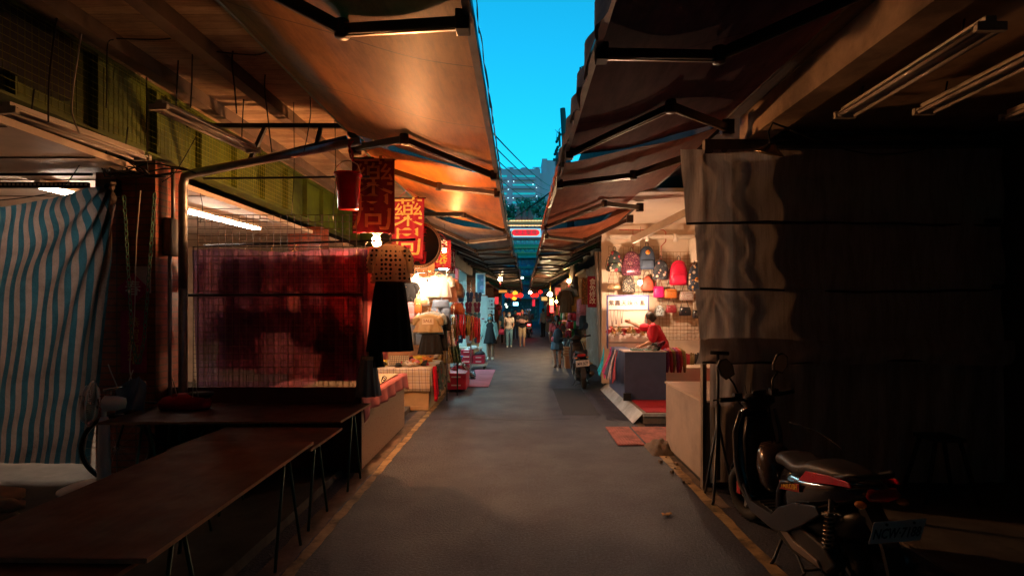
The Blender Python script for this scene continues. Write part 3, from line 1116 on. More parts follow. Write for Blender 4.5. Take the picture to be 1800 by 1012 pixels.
def batten(x0, x1, y0, y1, z, label, lit=None, group=None, rods=True, w=.11, zr=None):
    """twin-tube fluorescent batten from (x0,y0) to (x1,y1), hung from the ceiling"""
    t = thing('tube_light', label, 'tube light', ((x0 + x1) / 2, (y0 + y1) / 2, z), group=group)
    a, c = Vector((x0, y0, z)), Vector((x1, y1, z))
    b = MB(); b.bar(a + Vector((0, 0, .035)), c + Vector((0, 0, .035)), w * .55, .05)
    d = (c - a).normalized(); s = d.cross(Vector((0, 0, 1)))
    for e in (a, c):
        b.bar(e - d * .01, e + d * .02, w * 1.5, .05)
    b.build('housing', TRIM, t)
    for k in (-1, 1):
        for q in (1, -1):
            pass
        b = MB(); b.bar(a + s * k * w * .5 + Vector((0, 0, .022)), c + s * k * w * .5 + Vector((0, 0, .010)), w * .75, .004, up=(s * k * .35 + Vector((0, 0, 1)))); b.build('reflector', TRIM, t)
        b = MB(); b.tube([a + s * k * w * .55 + d * .03 + Vector((0, 0, -.012)), c + s * k * w * .55 - d * .03 + Vector((0, 0, -.012))], .014, 10); b.build('tube', lit or TUBE_OFF, t)
    if rods:
        for e in (a.lerp(c, .15), a.lerp(c, .85)):
            b = MB(); b.tube([e + Vector((0, 0, .05)), (e.x + .02, e.y, (zr or 4.0))], .006, 5); b.build('hanger_rod', WIREB, t)
    return t


batten(-3.60, -3.50, 3.9, 5.15, 3.18, 'unlit twin tube light at far left below the netted beam', zr=3.4)
batten(-3.00, -2.83, 4.62, 5.9, 3.46, 'unlit twin tube light hanging in front of the truss', zr=3.93)
batten(-5.2, -5.2, 6.0, 7.25, 3.12, 'lit tube light behind the striped tarp', TUBE_ON, rods=False)
batten(-4.55, -4.4, 7.5, 9.3, 3.12, 'lit tube light behind the wire grid panel', TUBE_ON, rods=False)
batten(-6.6, -6.6, 8.6, 9.8, 3.12, 'lit tube light deepest inside the left arcade', TUBE_ON, rods=False)
for i, (x, y0, y1) in enumerate(((2.62, 3.08, 4.5), (3.2, 2.95, 4.42), (4.0, 3.3, 4.55))):
    batten(x - .02, x, y0, y1, 3.35, ['unlit twin tube light nearest the concrete beam on the right', 'middle unlit twin tube light on the right ceiling', 'unlit tube light farthest right on the ceiling'][i], rods=True, zr=3.5, group=None)
# the lamps of the stalls
bulb_lamp(P(662, 424, 6.78), 'bright bulb behind the polka dot blouse', shade=True, drop=.9, r=.055, glow=emis('strong_bulb', (1.0, .42, .15), 900))
bulb_lamp(P(732, 486, 9.9), 'left bare bulb over the lit clothes stall', glow=emis('strong_bulb2', (1.0, .66, .42), 400))
bulb_lamp(P(751, 500, 10.2), 'right lower bare bulb among the hanging white shirts', glow=emis('strong_bulb3', (1.0, .66, .42), 190))
bulb_lamp(P(1125, 497, 10.9), 'bare bulb hanging in front of the bag wall', drop=1.1, glow=emis('strong_bulb4', (1.0, .64, .40), 950))
bulb_lamp(P(781, 440, 10.7), 'small lamp up under the orange awning end', glow=emis('awning_bulb', (1.0, .42, .12), 500))

# dish lamp at the right
t = thing('dish_lamp', 'unlit round metal dish lamp hanging above the grey curtain', 'lamp', P(1352, 268, 4.6))
p = P(1352, 268, 4.6)
b = MB(); b.lathe([(.0, .07), (.03, .07), (.05, .045), (.115, .0), (.118, -.015), (.112, -.012), (.1, .0), (0, .03)], p, Euler((R(18), R(12), 0)).to_matrix(), n=32); b.build('dish', mat('dull_brass', (.30, .20, .10), .35, .8), t)
b = MB(); b.tube([p + Vector((.01, 0, .06)), p + Vector((.04, .1, .2)), p + Vector((.12, .2, .31)), P(1390, 228, 4.9)], .008, 6); b.build('bracket', STEEL, t)
b = MB()
b.tube([P(1388 + (1640 - 1388) * k / 14, 228 + 38 * math.sin(PI * .62 * k / 14 * 1.3) + k * .6, 4.9) for k in range(15)], .006, 5)
b.build('sagging_cord', WIREB, label='thin cord sagging across the top of the grey curtain', cat='cord')

# ================================================================== left foreground: tarp, column, wires
TARP = mat_stripes('striped_tarp', (.025, .095, .14), (.25, .195, .18), .052, trans=.42, slant=-.10)


def tarp_fn(u, v):
    # u left to right, v top to bottom
    x = -6.9 + (2.82 + .0 * v) * u
    x += -.22 * v * u * u * .9
    top = 2.78 + .28 * u ** 1.6 - .10 * math.sin(PI * u)
    z = top * (1 - v) + .24 * v
    fan = math.exp(-((u - 1) ** 2) / .10)
    fold = .010 * math.sin(u * 42 + 1.3 * v) * (.4 + .6 * v) + .02 * math.sin(u * 8 + 2 * v)
    rad = math.atan2(v + .05, (1.02 - u) * 2.0)
    fold += .05 * math.sin(rad * 22) * fan * (1 - v) * (1 - .3 * u)
    fold += .026 * math.sin((v - .22 * u) * 17 + u * 3 + 1.2 * math.sin(u * 5)) * math.exp(-(v / .30) ** 2)
    fold += .007 * math.sin(v * 26 + u * 11 + 2 * math.sin(v * 7))
    return Vector((x, 5.62 + fold - .05 * v, z))


b = MB(); b.sheet(tarp_fn, 220, 160)
b.build('tarp', TARP, label='blue and white striped tarp hung as a curtain at far left', cat='tarp')
t = thing('slotted_rail', 'black slotted steel rail carrying the striped tarp', 'rail', (-5, 5.66, 3))
b = MB(); b.box((-7, 5.66, 3.02), (-4.4, 5.70, 3.07)); b.box((-7, 5.66, 3.02), (-4.4, 5.74, 3.025)); b.build('angle_bar', STEEL, t)
b = MB(); b.tube([(-7, 5.75, 3.17), (-4.42, 5.75, 3.17)], .015, 8); b.build('thin_pipe', STEEL, t)
b = MB()
for k in range(60): b.cbox((-6.95 + k * .043, 5.657, 3.045), (.022, .004, .022))
b.build('slot_row', TRIM, t)
t = thing('junction_box', 'dark junction box with bundled wires on the brick column', 'junction box', P(185, 320, 5.7))
b = MB(); a, c = P(170, 345, 5.72), P(205, 315, 5.72); b.box((a.x, 5.70, a.z), (c.x, 5.79, c.z)); b.build('box', BLACKP, t)
rnd = random.Random(3)
b = MB()
for k in range(9):
    p0 = P(172 + k * 3, 278 + rnd.uniform(-4, 6), 5.6)
    pts = [p0]
    for j in range(1, 9):
        pts.append(P(172 + j * (8 + k * 1.7) + rnd.uniform(-4, 4), 285 + 26 * math.sin(j * .5 + k) * (1 - j / 10) + j * 2.6 + rnd.uniform(-3, 3), 5.6 + rnd.uniform(-.05, .05)))
    b.tube(pts, .008, 5)
b.build('wire_bundle', WIREB, t)


def hang_wire(pts, r, label, m=WIREB, Y=5.0, name='hanging_wire', cat='wire'):
    pp = []
    for q in pts:
        pp.append(P(q[0], q[1], q[2] if len(q) > 2 else Y))
    # smooth a little
    out = []
    for i in range(len(pp) - 1):
        p0 = pp[max(i - 1, 0)]; p1 = pp[i]; p2 = pp[i + 1]; p3 = pp[min(i + 2, len(pp) - 1)]
        for s in range(6):
            u = s / 6
            out.append(.5 * ((2 * p1) + (p2 - p0) * u + (2 * p0 - 5 * p1 + 4 * p2 - p3) * u * u + (3 * p1 - p0 - 3 * p2 + p3) * u ** 3))
    out.append(pp[-1])
    b = MB(); b.tube(out, r, 6)
    return b.build(name, m, label=label, cat=cat)


hang_wire([(100, 32), (92, 90), (86, 150), (85, 215)], .006, 'thin dark hook wire at the upper left by the beam panel', Y=4.0)
hang_wire([(143, 60), (135, 110), (128, 160), (127, 200), (140, 235)], .006, 'pale twisted wire hanging in front of the netted beam', WIREW, 4.1)
hang_wire([(200, 70), (189, 80), (188, 150), (187, 190)], .005, 'dark looped wire hanging from the first joist', Y=4.4)
hang_wire([(258, 136), (258, 210), (259, 298)], .006, 'straight dark rod hanging down to the brick column', Y=5.2)
hang_wire([(338, 96), (337, 150), (335, 190)], .006, 'short dark hook wire under the second joist', Y=4.8)
hang_wire([(422, 45), (408, 100), (413, 160), (416, 200)], .007, 'long kinked black wire right of the second joist', Y=4.9)
hang_wire([(470, 95), (465, 150), (470, 200), (478, 268)], .006, 'bent black wire crossing the truss', Y=5.4)
hang_wire([(545, 170), (546, 200), (540, 240), (534, 268)], .005, 'short black wire beside the copper awning roller', Y=5.6)
hang_wire([(0, 352), (60, 345), (110, 330), (152, 270)], .005, 'loose black wire stretched before the lit ceiling at far left', Y=5.5)
hang_wire([(205, 68), (270, 70), (300, 68)], .006, 'black cable running between two joists', Y=4.5)
hang_wire([(300, 68), (340, 85), (440, 97), (468, 92)], .006, 'black cable clipped across the board ceiling', Y=4.8)
hang_wire([(345, 240), (310, 300), (285, 320)], .005, 'wire sloping from netted beam to the column', Y=5.5)
hang_wire([(247, 335), (240, 420), (238, 480), (236, 560), (228, 640), (232, 670)], .006, 'pale power cord hanging down the brick column', WIREW, 5.6)
hang_wire([(190, 640), (200, 665), (215, 690), (234, 650)], .006, 'looped pale cord low on the column', WIREW, 5.5)
hang_wire([(516, 180, 5.9), (517, 300, 6.0), (512, 380, 6.05)], .004, 'left thin wire holding up the wire grid panel', Y=6)
hang_wire([(588, 200, 5.9), (590, 300, 6.0), (585, 385, 6.05)], .004, 'right thin wire holding up the wire grid panel', Y=6)
hang_wire([(352, 340, 5.9), (356, 365, 6.0), (352, 392, 6.05)], .004, 'short wire at the left end of the grid panel', Y=6)
hang_wire([(1388, 742, 5.0), (1440, 760, 4.8), (1482, 790, 4.6)], .004, 'thin line sloping behind the scooter seat', Y=5)

# chain loop
links = MB()
pl = []
for k in range(60):
    u = k / 59
    if u < .5:
        px = 218 + (u * 2) * 17; py = 345 + u * 2 * 298
        if u > .42: px += (u - .42) * 80
    else:
        w = (1 - u) * 2
        px = 272 - w * 22; py = 340 + w * 303
        if w > .84: px -= (w - .84) * 40
    pl.append(P(px, py, 5.55))
for k in range(59):
    p, q = pl[k], pl[k + 1]
    d = (q - p).normalized()
    c = (p + q) / 2
    side = Vector((0, 1, 0)) if k % 2 else Vector((1, 0, 0))
    side = (side - d * side.dot(d)).normalized()
    L = (q - p).length * .68
    pts = []
    for j in range(12):
        a = 2 * PI * j / 12
        pts.append(c + d * math.sin(a) * L + side * math.cos(a) * .016)
    links.tube(pts, .0055, 5, closed=True)
links.build('chain', mat('green_chain', (.10, .22, .15), .5, .3), label='long green chain looped down the front of the brick column', cat='chain')
# red papers on the column
PAPER = mat('red_paper', (.40, .02, .10), .7, var=.2, scale=9, grime=.3)
PAPERW = mat('pale_paper', (.5, .42, .40), .7)
GOLDD = mat('faded_gold_ink', (.55, .40, .10), .6)
t = thing('paper_diamond', 'red diamond paper with a white character on the column', 'paper', P(232, 505, 5.78))
p = P(232, 508, 5.77); s = .17
b = MB(); b.prism([(p.x - s, p.z), (p.x, p.z - s), (p.x + s, p.z), (p.x, p.z + s)], .004, Matrix.Translation((0, 5.785, 0))); b.build('sheet', PAPER, t)
lettering('春', .17, (p.x, 5.783, p.z), INKW, t)
t = thing('paper_strip', 'long red paper strip with gold characters low on the column', 'paper', P(232, 600, 5.78))
a, c = P(212, 655, 5.785), P(258, 545, 5.785)
b = MB(); b.box((a.x, 5.785, a.z), (c.x, 5.789, c.z)); b.build('sheet', PAPER, t)
lettering('恭\n賀\n新\n禧', .13, ((a.x + c.x) / 2, 5.783, (a.z + c.z) / 2), GOLDD, t)
b = MB(); a, c = P(236, 515, 5.79), P(265, 468, 5.79); b.box((a.x, 5.791, a.z), (c.x, 5.796, c.z)); b.build('notice', PAPERW, label='small pale notice sheet half behind the chain', cat='paper')
t = thing('meter_box', 'small grey box clipped to the street side of the column', 'electrical box', P(295, 420, 5.9))
b = MB(); b.box((-3.79, 5.9, 2.35), (-3.70, 6.1, 2.75)); b.build('box', mat('dull_grey_paint', (.12, .11, .10), .5), t, bevel=.01)
b = MB(); b.tube([(-3.74, 6.0, 2.75), (-3.74, 6.0, 3.3)], .02, 8); b.tube([(-3.74, 5.95, .1), (-3.74, 5.95, 2.35)], .02, 8); b.build('conduit', GALV, t)

# ================================================================== wire grid panel with clothes behind it
def grid_panel(x0, x1, y, z0, z1, dx, dz, label, r=.0036, frame=.007, group=None, m=None, cat='wire grid'):
    t = thing('wire_grid_panel', label, cat, ((x0 + x1) / 2, y, z0), group=group)
    b = MB()
    n = max(1, round((x1 - x0) / dx)); k = max(1, round((z1 - z0) / dz))
    for i in range(n + 1):
        x = x0 + (x1 - x0) * i / n
        b.tube([(x, y, z0), (x, y, z1)], r, 4)
    for i in range(k + 1):
        z = z0 + (z1 - z0) * i / k
        b.tube([(x0, y - .006, z), (x1, y - .006, z)], r, 4)
    b.build('wire_mesh', m or WIREB, t)
    b = MB()
    b.tube([(x0, y - .003, z0), (x1, y - .003, z0), (x1, y - .003, z1), (x0, y - .003, z1)], frame, 6, closed=True)
    b.build('frame', m or WIREB, t)
    return t


RUSTW = mat('rusty_wire', (.16, .11, .09), .55, .4)
grid_panel(-3.50, -1.78, 6.05, .93, 2.80, .075, .075, 'wide wire grid panel standing before the dim hanging clothes', m=RUSTW)
grid_panel(-3.58, -1.72, 6.10, .90, 2.46, .055, .048, 'denser wire grid panel just behind the wide one', r=.0022, m=WIREB)
t = thing('clothes_rail', 'long dark clothes rail above the wire grid panel', 'clothes rail', (-2.6, 6.2, 2.5))
b = MB(); b.tube([(-3.55, 6.25, 2.49), (-1.18, 6.25, 2.56)], .014, 8); b.build('rail', STEEL, t)
b = MB(); b.tube([(-3.4, 5.98, 3.18), (-1.62, 5.98, 3.20)], .012, 8); b.build('upper_rail', STEEL, t)
b = MB(); b.tube([(-3.6, 6.02, 1.93), (-1.7, 6.02, 1.94)], .016, 8); b.build('middle_rail', STEEL, t)


def hanger(mb, x, y, z, w, ax=(1, 0, 0), r=.006):
    ax = Vector(ax)
    c = Vector((x, y, z))
    mb.tube([c + Vector((0, 0, .0)), c + Vector((0, 0, .03)) + ax * .02, c + Vector((0, 0, .055)), c + Vector((0, 0, .03)) - ax * .02], r * .6, 5)
    mb.tube([c, c - Vector((0, 0, .035)), c - Vector((0, 0, .11)) + ax * w / 2, c - Vector((0, 0, .12)) - ax * 0, c - Vector((0, 0, .11)) - ax * w / 2, c - Vector((0, 0, .035))], r, 6)


def garment(kind, label, x, y, z, w, h, m, yaw=0.0, group=None, cat=None, hang=True, m2=None, sleeve=.35, flare=1.15, name=None, parts=None):
    """a hanging piece of clothing whose hook is at (x, y, z); w across the shoulders, h shoulder to hem"""
    t = thing(name or kind, label, cat or kind.replace('_', ' '), (x, y, z), (0, 0, yaw), group=group)
    rnd = random.Random(int(abs(x * 131 + z * 77 + y * 17)))
    ph = rnd.uniform(0, 6)
    b = MB(); hanger(b, 0, 0, 0, w * .85); b.build('hanger', TRIM if rnd.random() < .5 else mat('wood_hanger', (.45, .25, .10), .5), t, local=True)
    b = MB()
    zt = -.05
    if kind in ('skirt', 'shorts'):
        d = .07
        if kind == 'skirt':
            b.loft([(0, 0, zt - h * k / 8, w / 2 * (.72 + (flare - .72) * (k / 8) ** .8), d * (1 + .5 * k / 8), .05 + .12 * k / 8, 11, ph) for k in range(9)], 64)
        else:
            b.loft([(0, 0, zt - h * .4 * k / 3, w / 2 * (.8 + .2 * k / 3), d, .03, 7, ph) for k in range(4)], 32)
            for s in (-1, 1):
                b.loft([(s * w * .25, 0, zt - h * .38 - h * .62 * k / 3, w * .26, d, .05, 5, ph + s) for k in range(4)], 28)
    else:
        d = .055
        rows = []
        for k in range(11):
            u = k / 10
            if u < .12:
                hw = w * .16 + (w * .5 - w * .16) * (u / .12)
                zz = zt - .02 - .09 * (u / .12) * w
            else:
                hw = w * .5 * (1 - .10 * math.sin(PI * min(1, (u - .12) * 1.3)) + (flare - 1) * (u - .12))
                zz = zt - .02 - .09 * w - (h - .11) * (u - .12) / .88
            rows.append((math.sin(u * 3 + ph) * .008, 0, zz, hw, d * (.5 + .7 * u), .02 + .13 * u, 9, ph + u))
        b.loft(rows, 56)
        if sleeve:
            for s in (-1, 1):
                p0 = Vector((s * w * .42, 0, zt - .09 * w - .04))
                L = sleeve * h * .95
                p1 = p0 + Vector((s * w * .15, .01, -L * .45)); p2 = p0 + Vector((s * w * .17, .03, -L))
                b.tube([p0, p0.lerp(p1, .5), p1, p1.lerp(p2, .5), p2], [.055 * w / .4, .06 * w / .4, .055 * w / .4, .052 * w / .4, .05 * w / .4], 14, flat=1.0)
    b.build('fabric', m, t, local=True)
    if m2 is not None:
        b = MB()
        if parts == 'collar':
            b.tube([(-w * .16, -.03, zt - .01), (0, -.07, zt - .09), (w * .16, -.03, zt - .01)], .014, 6)
            for k in range(5): b.ell((0, -.065 - .002 * k, zt - .14 - k * h * .14), (.007, .004, .007), 8, 5)
            b.build('collar', m2, t, local=True)
        elif parts == 'belt':
            b.loft([(0, 0, zt - .002, w * .37, .078, .02, 7, ph), (0, 0, zt - .04, w * .38, .08, .02, 7, ph)], 40)
            b.build('waistband', m2, t, local=True)
    return t


GC = 'dim clothes behind the wire grid'
pink = fab('dusty_pink', (.80, .45, .45), .75)
plum = fab('plum', (.60, .32, .38), .75)
dkr = fab('deep_red', (.70, .16, .16), .75)
mauve = fab('mauve', (.65, .42, .46), .75)
navyc = fab('navy', (.03, .04, .09), .2)
rows = [(-3.28, .42, 1.05, mauve, 'mauve shirt at the left end behind the grid'), (-2.98, .40, 1.25, plum, 'long plum dress second from left behind the grid'),
        (-2.68, .40, .95, plum, 'dark plum blouse left of the pale necked one'), (-2.42, .36, .75, pink, 'pink low necked blouse in the middle of the rail'),
        (-2.14, .42, 1.15, plum, 'long dark dress right of the pink blouse'), (-1.88, .40, 1.0, dkr, 'red blouse with a yellow collar behind the grid'),
        (-1.62, .40, 1.3, pink, 'translucent pink dress at the right end of the rail')]
for i, (x, w, h, m, lb) in enumerate(rows):
    garment('dress' if h > 1.1 else 'blouse', lb, x - .14, 6.32, 2.49 + (x + 3.55) * .03 - .04, w, h, m, yaw=.15 * math.sin(i * 2), group=GC, flare=1.3)
for i, (x, z, w, h, m, lb) in enumerate(((-3.2, 1.85, .42, .75, plum, 'plum top low at the left behind the grid'), (-2.75, 1.85, .42, .8, mauve, 'mauve top in the lower row behind the grid'),
                                         (-2.3, 1.85, .42, .85, pink, 'pale pink top in the lower row behind the grid'), (-2.0, 1.63, .45, .65, fab('magenta', (.42, .02, .12), .5), 'magenta top on a pale hanger low at the right'))):
    garment('blouse', lb, x, 6.3, z, w, h, m, yaw=.1 * i - .1, group=GC, flare=1.2)
b = MB()
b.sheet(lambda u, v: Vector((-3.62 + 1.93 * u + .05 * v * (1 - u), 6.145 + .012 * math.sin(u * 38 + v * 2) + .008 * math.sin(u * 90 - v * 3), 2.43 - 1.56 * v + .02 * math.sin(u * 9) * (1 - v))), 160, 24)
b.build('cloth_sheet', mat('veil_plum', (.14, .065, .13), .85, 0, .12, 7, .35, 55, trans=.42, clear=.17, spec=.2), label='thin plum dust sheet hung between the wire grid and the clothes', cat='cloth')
# polka-dot blouse over black skirt, and the pale blue dress behind it
POLKA = mat_spots('polka_dot', (.80, .66, .52), [(.02, .02, .02)], 20, .31, rnd=.2, trans=.4)
POLKAP = mat_spots('pink_polka_dot', (.62, .30, .26), [(.30, .12, .11)], 20, .30, rnd=.25, trans=.4)
garment('blouse', 'cream blouse with black polka dots above the black skirt', -1.43, 6.12, 2.56, .36, .50, POLKA, yaw=R(12), flare=1.2, sleeve=.55)
garment('blouse', 'pink polka dot blouse behind the cream one', -1.62, 6.35, 2.56, .34, .7, POLKAP, yaw=R(15), flare=1.2)
garment('skirt', 'long black flared skirt under the polka dot blouse', -1.43, 6.10, 2.13, .42, .76, mat('black_cloth', (.008, .008, .009), .9, bmp=.3, bscale=40), yaw=R(12), flare=1.15)
garment('skirt', 'pleated grey blue skirt low beside the pink tablecloth', -1.655, 6.05, 1.32, .20, .43, fab('grey_blue', (.30, .34, .42), .15), yaw=R(30), flare=1.35, m2=fab('cream', (.6, .52, .42)), parts='belt')
garment('skirt', 'narrow black dress hem beneath the black skirt', -1.60, 6.12, 1.62, .16, .42, mat('black_cloth', (.01, .01, .01), .9), yaw=R(25), flare=1.1)

# ================================================================== plywood tables
PLY = mat_wood('plywood', (.10, .036, .022), (.15, .058, .036), .6)
PLYD = mat_wood('dark_plywood', (.065, .02, .014), (.095, .032, .02), .6, axis=0)
PLYB = mat_wood('upright_plywood', (.11, .04, .025), (.16, .06, .035), .6, axis=2, grain=9)
EDGE = mat('raw_ply_edge', (.40, .22, .12), .7, var=.25, scale=20)
LEGG = mat('green_leg_paint', (.05, .12, .09), .4, .3)


def trestle(t, x, y, z, s=.22, w=.05):
    for sy in (-1, 1):
        b = MB()
        b.tube([(x, y + sy * .03, z), (x + w * .3, y + sy * s, .005)], .011, 7)
        b.build('leg', LEGG, t)


def table(label, quad, z, legs, m=PLY, th=.022, ox=0):
    cx = sum(q[0] for q in quad) / 4; cy = sum(q[1] for q in quad) / 4
    t = thing('trestle_table', label, 'table', (cx, cy, 0), group='plywood trestle tables')
    b = MB(); n = len(quad)
    b.add([(q[0], q[1], z - th) for q in quad] + [(q[0], q[1], z) for q in quad], [tuple(range(n - 1, -1, -1)), tuple(range(n, 2 * n))] + [(i, (i + 1) % n, (i + 1) % n + n, i + n) for i in range(n)])
    b.build('tabletop', m, t)
    b = MB(); 
    for i in range(n):
        q, r_ = Vector(quad[i] + (z - th * .5,)), Vector(quad[(i + 1) % n] + (z - th * .5,))
        d = (r_ - q).normalized(); nn = d.cross(Vector((0, 0, 1)))
        b.bar(q + nn * .001, r_ + nn * .001, .004, th * .9)
    b.build('raw_edge', EDGE, t)
    for (x, y) in legs:
        trestle(t, x, y, z - th)
    return t


table('long reddish plywood table top nearest the lane in front', [(-2.50, 2.32), (-1.545, 2.30), (-1.60, 4.30), (-2.56, 4.32)], .765, [(-1.68, 4.0), (-1.66, 2.7), (-2.4, 4.1), (-2.4, 2.7)])
table('lower plywood board continuing towards the viewer at the bottom left', [(-4.6, .9), (-1.60, .95), (-1.62, 2.42), (-4.6, 2.42)], .735, [(-1.8, 1.3), (-4.2, 1.3), (-4.2, 2.2)])
table('plywood board lying behind the long table, dark and low', [(-2.66, 4.2), (-1.58, 4.2), (-1.585, 4.95), (-2.62, 4.98)], .735, [(-1.72, 4.7), (-2.5, 4.8)], PLYD)
table('dark red table before the upright plywood board', [(-3.75, 4.95), (-1.62, 5.02), (-1.60, 5.95), (-3.8, 5.95)], .78, [(-1.70, 5.65), (-3.5, 5.2), (-2.6, 5.7), (-3.6, 5.8)], PLYD)
# extra bent hinge brackets under the near table
t = thing('upright_board', 'upright dark plywood board closing the space under the grid panel', 'board', (-2.7, 6.0, 0))
b = MB(); b.box((-3.80, 6.0, .02), (-1.72, 6.03, .94)); b.build('panel', PLYB, t)
b = MB(); b.box((-1.735, 5.97, .02), (-1.705, 6.0, .95)); b.build('edge_batten', PLYD, t)

# folded mattress at the lower left
t = thing('folded_mattress', 'tan folded mattress stacked in two rolls at the left edge', 'mattress', (-3.6, 3.4, .08))
MATT = fab('tan_canvas', (.40, .29, .18), 0)
for k in range(2):
    p = P(-10, 893 + 22 * k - 5, 3.9)
    b = MB()
    b.tube([(p.x - 1.2, 3.9, p.z), (p.x - .3, 3.9, p.z + .01), (p.x + .12, 3.9, p.z), (p.x + .2, 3.9, p.z)], [.05, .055, .05, .02], 16)
    b.loft([(p.x - .75, 4.0, p.z - .045, .72, .2), (p.x - .75, 4.0, p.z - .02, .76, .22), (p.x - .75, 4.0, p.z + .03, .76, .22), (p.x - .75, 4.0, p.z + .05, .7, .18)], 40, e=6)
    b.build('mattress_fold', MATT, t)
b = MB(); b.box((-5.0, 3.7, .08), (-3.9, 4.15, P(0, 940, 3.9).z - .0)); b.build('low_base', PLYD, t)

# ================================================================== pedestal fan
t = thing('pedestal_fan', 'grey pedestal fan standing before the striped tarp', 'fan', (-4.0, 5.3, .08))
FANP = mat('fan_plastic', (.82, .80, .82), .4, var=.1, bmp=.05)
FANB = mat('fan_blade', (.25, .24, .24), .3)
fx, fy = P(183, 840, 5.3).x, 5.3
hc = P(165, 712, 5.2)
b = MB(); b.lathe([(0, .0), (.30, .0), (.30, .02), (.24, .045), (.06, .06), (0, .06)], (fx - .07, fy, .08), n=36); b.build('base', FANP, t)
b = MB(); b.lathe([(0, .0), (.058, .0), (.052, .3), (.044, .58), (.03, .62), (0, .62)], (fx, fy, .14), n=20); b.build('column', FANP, t)
ax = Vector((-.90, -.42, .05)).normalized()
Mx = ax.to_track_quat('Z', 'Y').to_matrix()
b = MB(); b.lathe([(0, -.20), (.05, -.19), (.07, -.12), (.075, -.02), (.04, .0), (0, .0)], Vector((fx, fy, hc.z + .0)) + ax * .02, Mx, n=20)
b.tube([(fx, fy, .74), (fx, fy, hc.z - .03)], .02, 8); b.build('motor_housing', FANP, t)
b = MB()
c0 = Vector((fx, fy, hc.z)) + ax * .10
for k in range(56):
    a = 2 * PI * k / 56
    u = Mx @ Vector((math.cos(a), math.sin(a), 0))
    b.tube([c0 + u * .05 + ax * .055, c0 + u * .15 + ax * .05, c0 + u * .205, c0 + u * .15 - ax * .04, c0 + u * .05 - ax * .05], .0015, 3)
b.torus(c0, .207, .008, Mx, 40, 6)
for r_ in (.07, .12, .17):
    b.torus(c0 + ax * (.052 - r_ * .05), r_, .002, Mx, 36, 4)
b.build('guard', FANP, t)
b = MB(); b.lathe([(0, .06), (.045, .06), (.05, .05), (0, .045)], c0, Mx, n=20); b.build('badge', FANB, t)
for k in range(3):
    b = MB()
    a = 2 * PI * k / 3

    def bl_(u, v, a=a):
        rr = .03 + .15 * v
        aa = a + (u - .5) * (1.1 + .3 * math.sin(v * 3))
        return c0 + Mx @ Vector((math.cos(aa) * rr, math.sin(aa) * rr, (u - .5) * .06))
    b.sheet(bl_, 8, 6)
    b.build('blade', FANB, t, thick=.002)

# ================================================================== bicycle in the dark behind the fan
t = thing('bicycle', 'dark bicycle half hidden behind the fan and tables', 'bicycle', (-4.0, 5.45, .08))
BIKE = mat('bicycle_paint', (.035, .035, .035), .35, .4)
wy = 5.50
wc = [Vector((P(205, 790, wy).x, wy, .42)), Vector((P(205, 790, wy).x + 1.05, wy + .15, .42))]
RX = Euler((R(90), 0, R(8))).to_matrix()
for c in wc:
    w = MB(); w.torus(c, .315, .022, RX, 40, 8); wo = w.build('wheel', RUBBER, t)
    s_ = MB()
    for k in range(20):
        a = 2 * PI * k / 20
        s_.tube([c, c + RX @ Vector((math.cos(a) * .30, math.sin(a) * .30, 0))], .0015, 3)
    s_.torus(c, .297, .008, RX, 36, 6)
    s_.lathe([(.0, -.04), (.025, -.04), (.025, .04), (0, .04)], c, RX, n=12)
    s_.build('spokes', CHROME, wo)
b = MB()
hd = Vector((P(225, 735, wy).x, wy + .02, .92)); bb = (wc[0] + wc[1]) / 2 + Vector((0, 0, -.08)); st = bb + Vector((.22, .02, .5))
hl = Vector((hd.x - .03, hd.y, .74))
for p, q, r_ in ((hd, hl, .018), (hl, bb, .018), (hd - Vector((0, 0, .06)), st, .014), (bb, st, .015), (bb, wc[1], .01), (st - Vector((0, 0, .05)), wc[1], .009), (hl, wc[0], .012)):
    b.tube([p, q], r_, 8)
b.build('bike_frame', BIKE, t)
b = MB(); b.tube([hd + Vector((-.05, -.28, .10)), hd + Vector((.05, -.15, .12)), hd + Vector((0, 0, .1)), hd + Vector((.05, .15, .12)), hd + Vector((-.02, .28, .1))], .013, 8); b.build('handlebar', CHROME, t)
b = MB(); b.loft([(st.x + .02, st.y, st.z + .05, .10, .05), (st.x + .03, st.y, st.z + .09, .13, .075), (st.x + .04, st.y, st.z + .11, .12, .07)], 20); b.build('saddle', BLACKP, t)
b = MB()
for k in range(9):
    b.tube([hd + Vector((-.34 + k * .03, -.14, -.16)), hd + Vector((-.36 + k * .034, -.17, .03))], .003, 4)
    b.tube([hd + Vector((-.34 + k * .03, .14, -.16)), hd + Vector((-.36 + k * .034, .17, .03))], .003, 4)
for z in (-.16, -.08, .03):
    b.tube([hd + Vector((-.36, -.17, z)), hd + Vector((-.08, -.17, z)), hd + Vector((-.08, .17, z)), hd + Vector((-.36, .17, z))], .004, 5, closed=True)
b.build('basket', WIREB, t)
b = MB()
pc = P(232, 690, 5.45)
b.sheet(lambda u, v: Vector((pc.x - .16 + .30 * u + (1 - v) * (.09 if u > .5 else .05) * (1 - 2 * abs(u - .5)) , pc.y - .05 * math.sin(PI * u) + .03 * math.sin(u * 21 + v * 3) * v, pc.z + .17 - .32 * v - .13 * (abs(u - .62) * 1.6) * (1 - v * .5))), 30, 20)
b.build('draped_cloth', fab('slate_cloth', (.16, .22, .30), .05), label='slate blue cloth draped over the bicycle handlebar', cat='cloth')
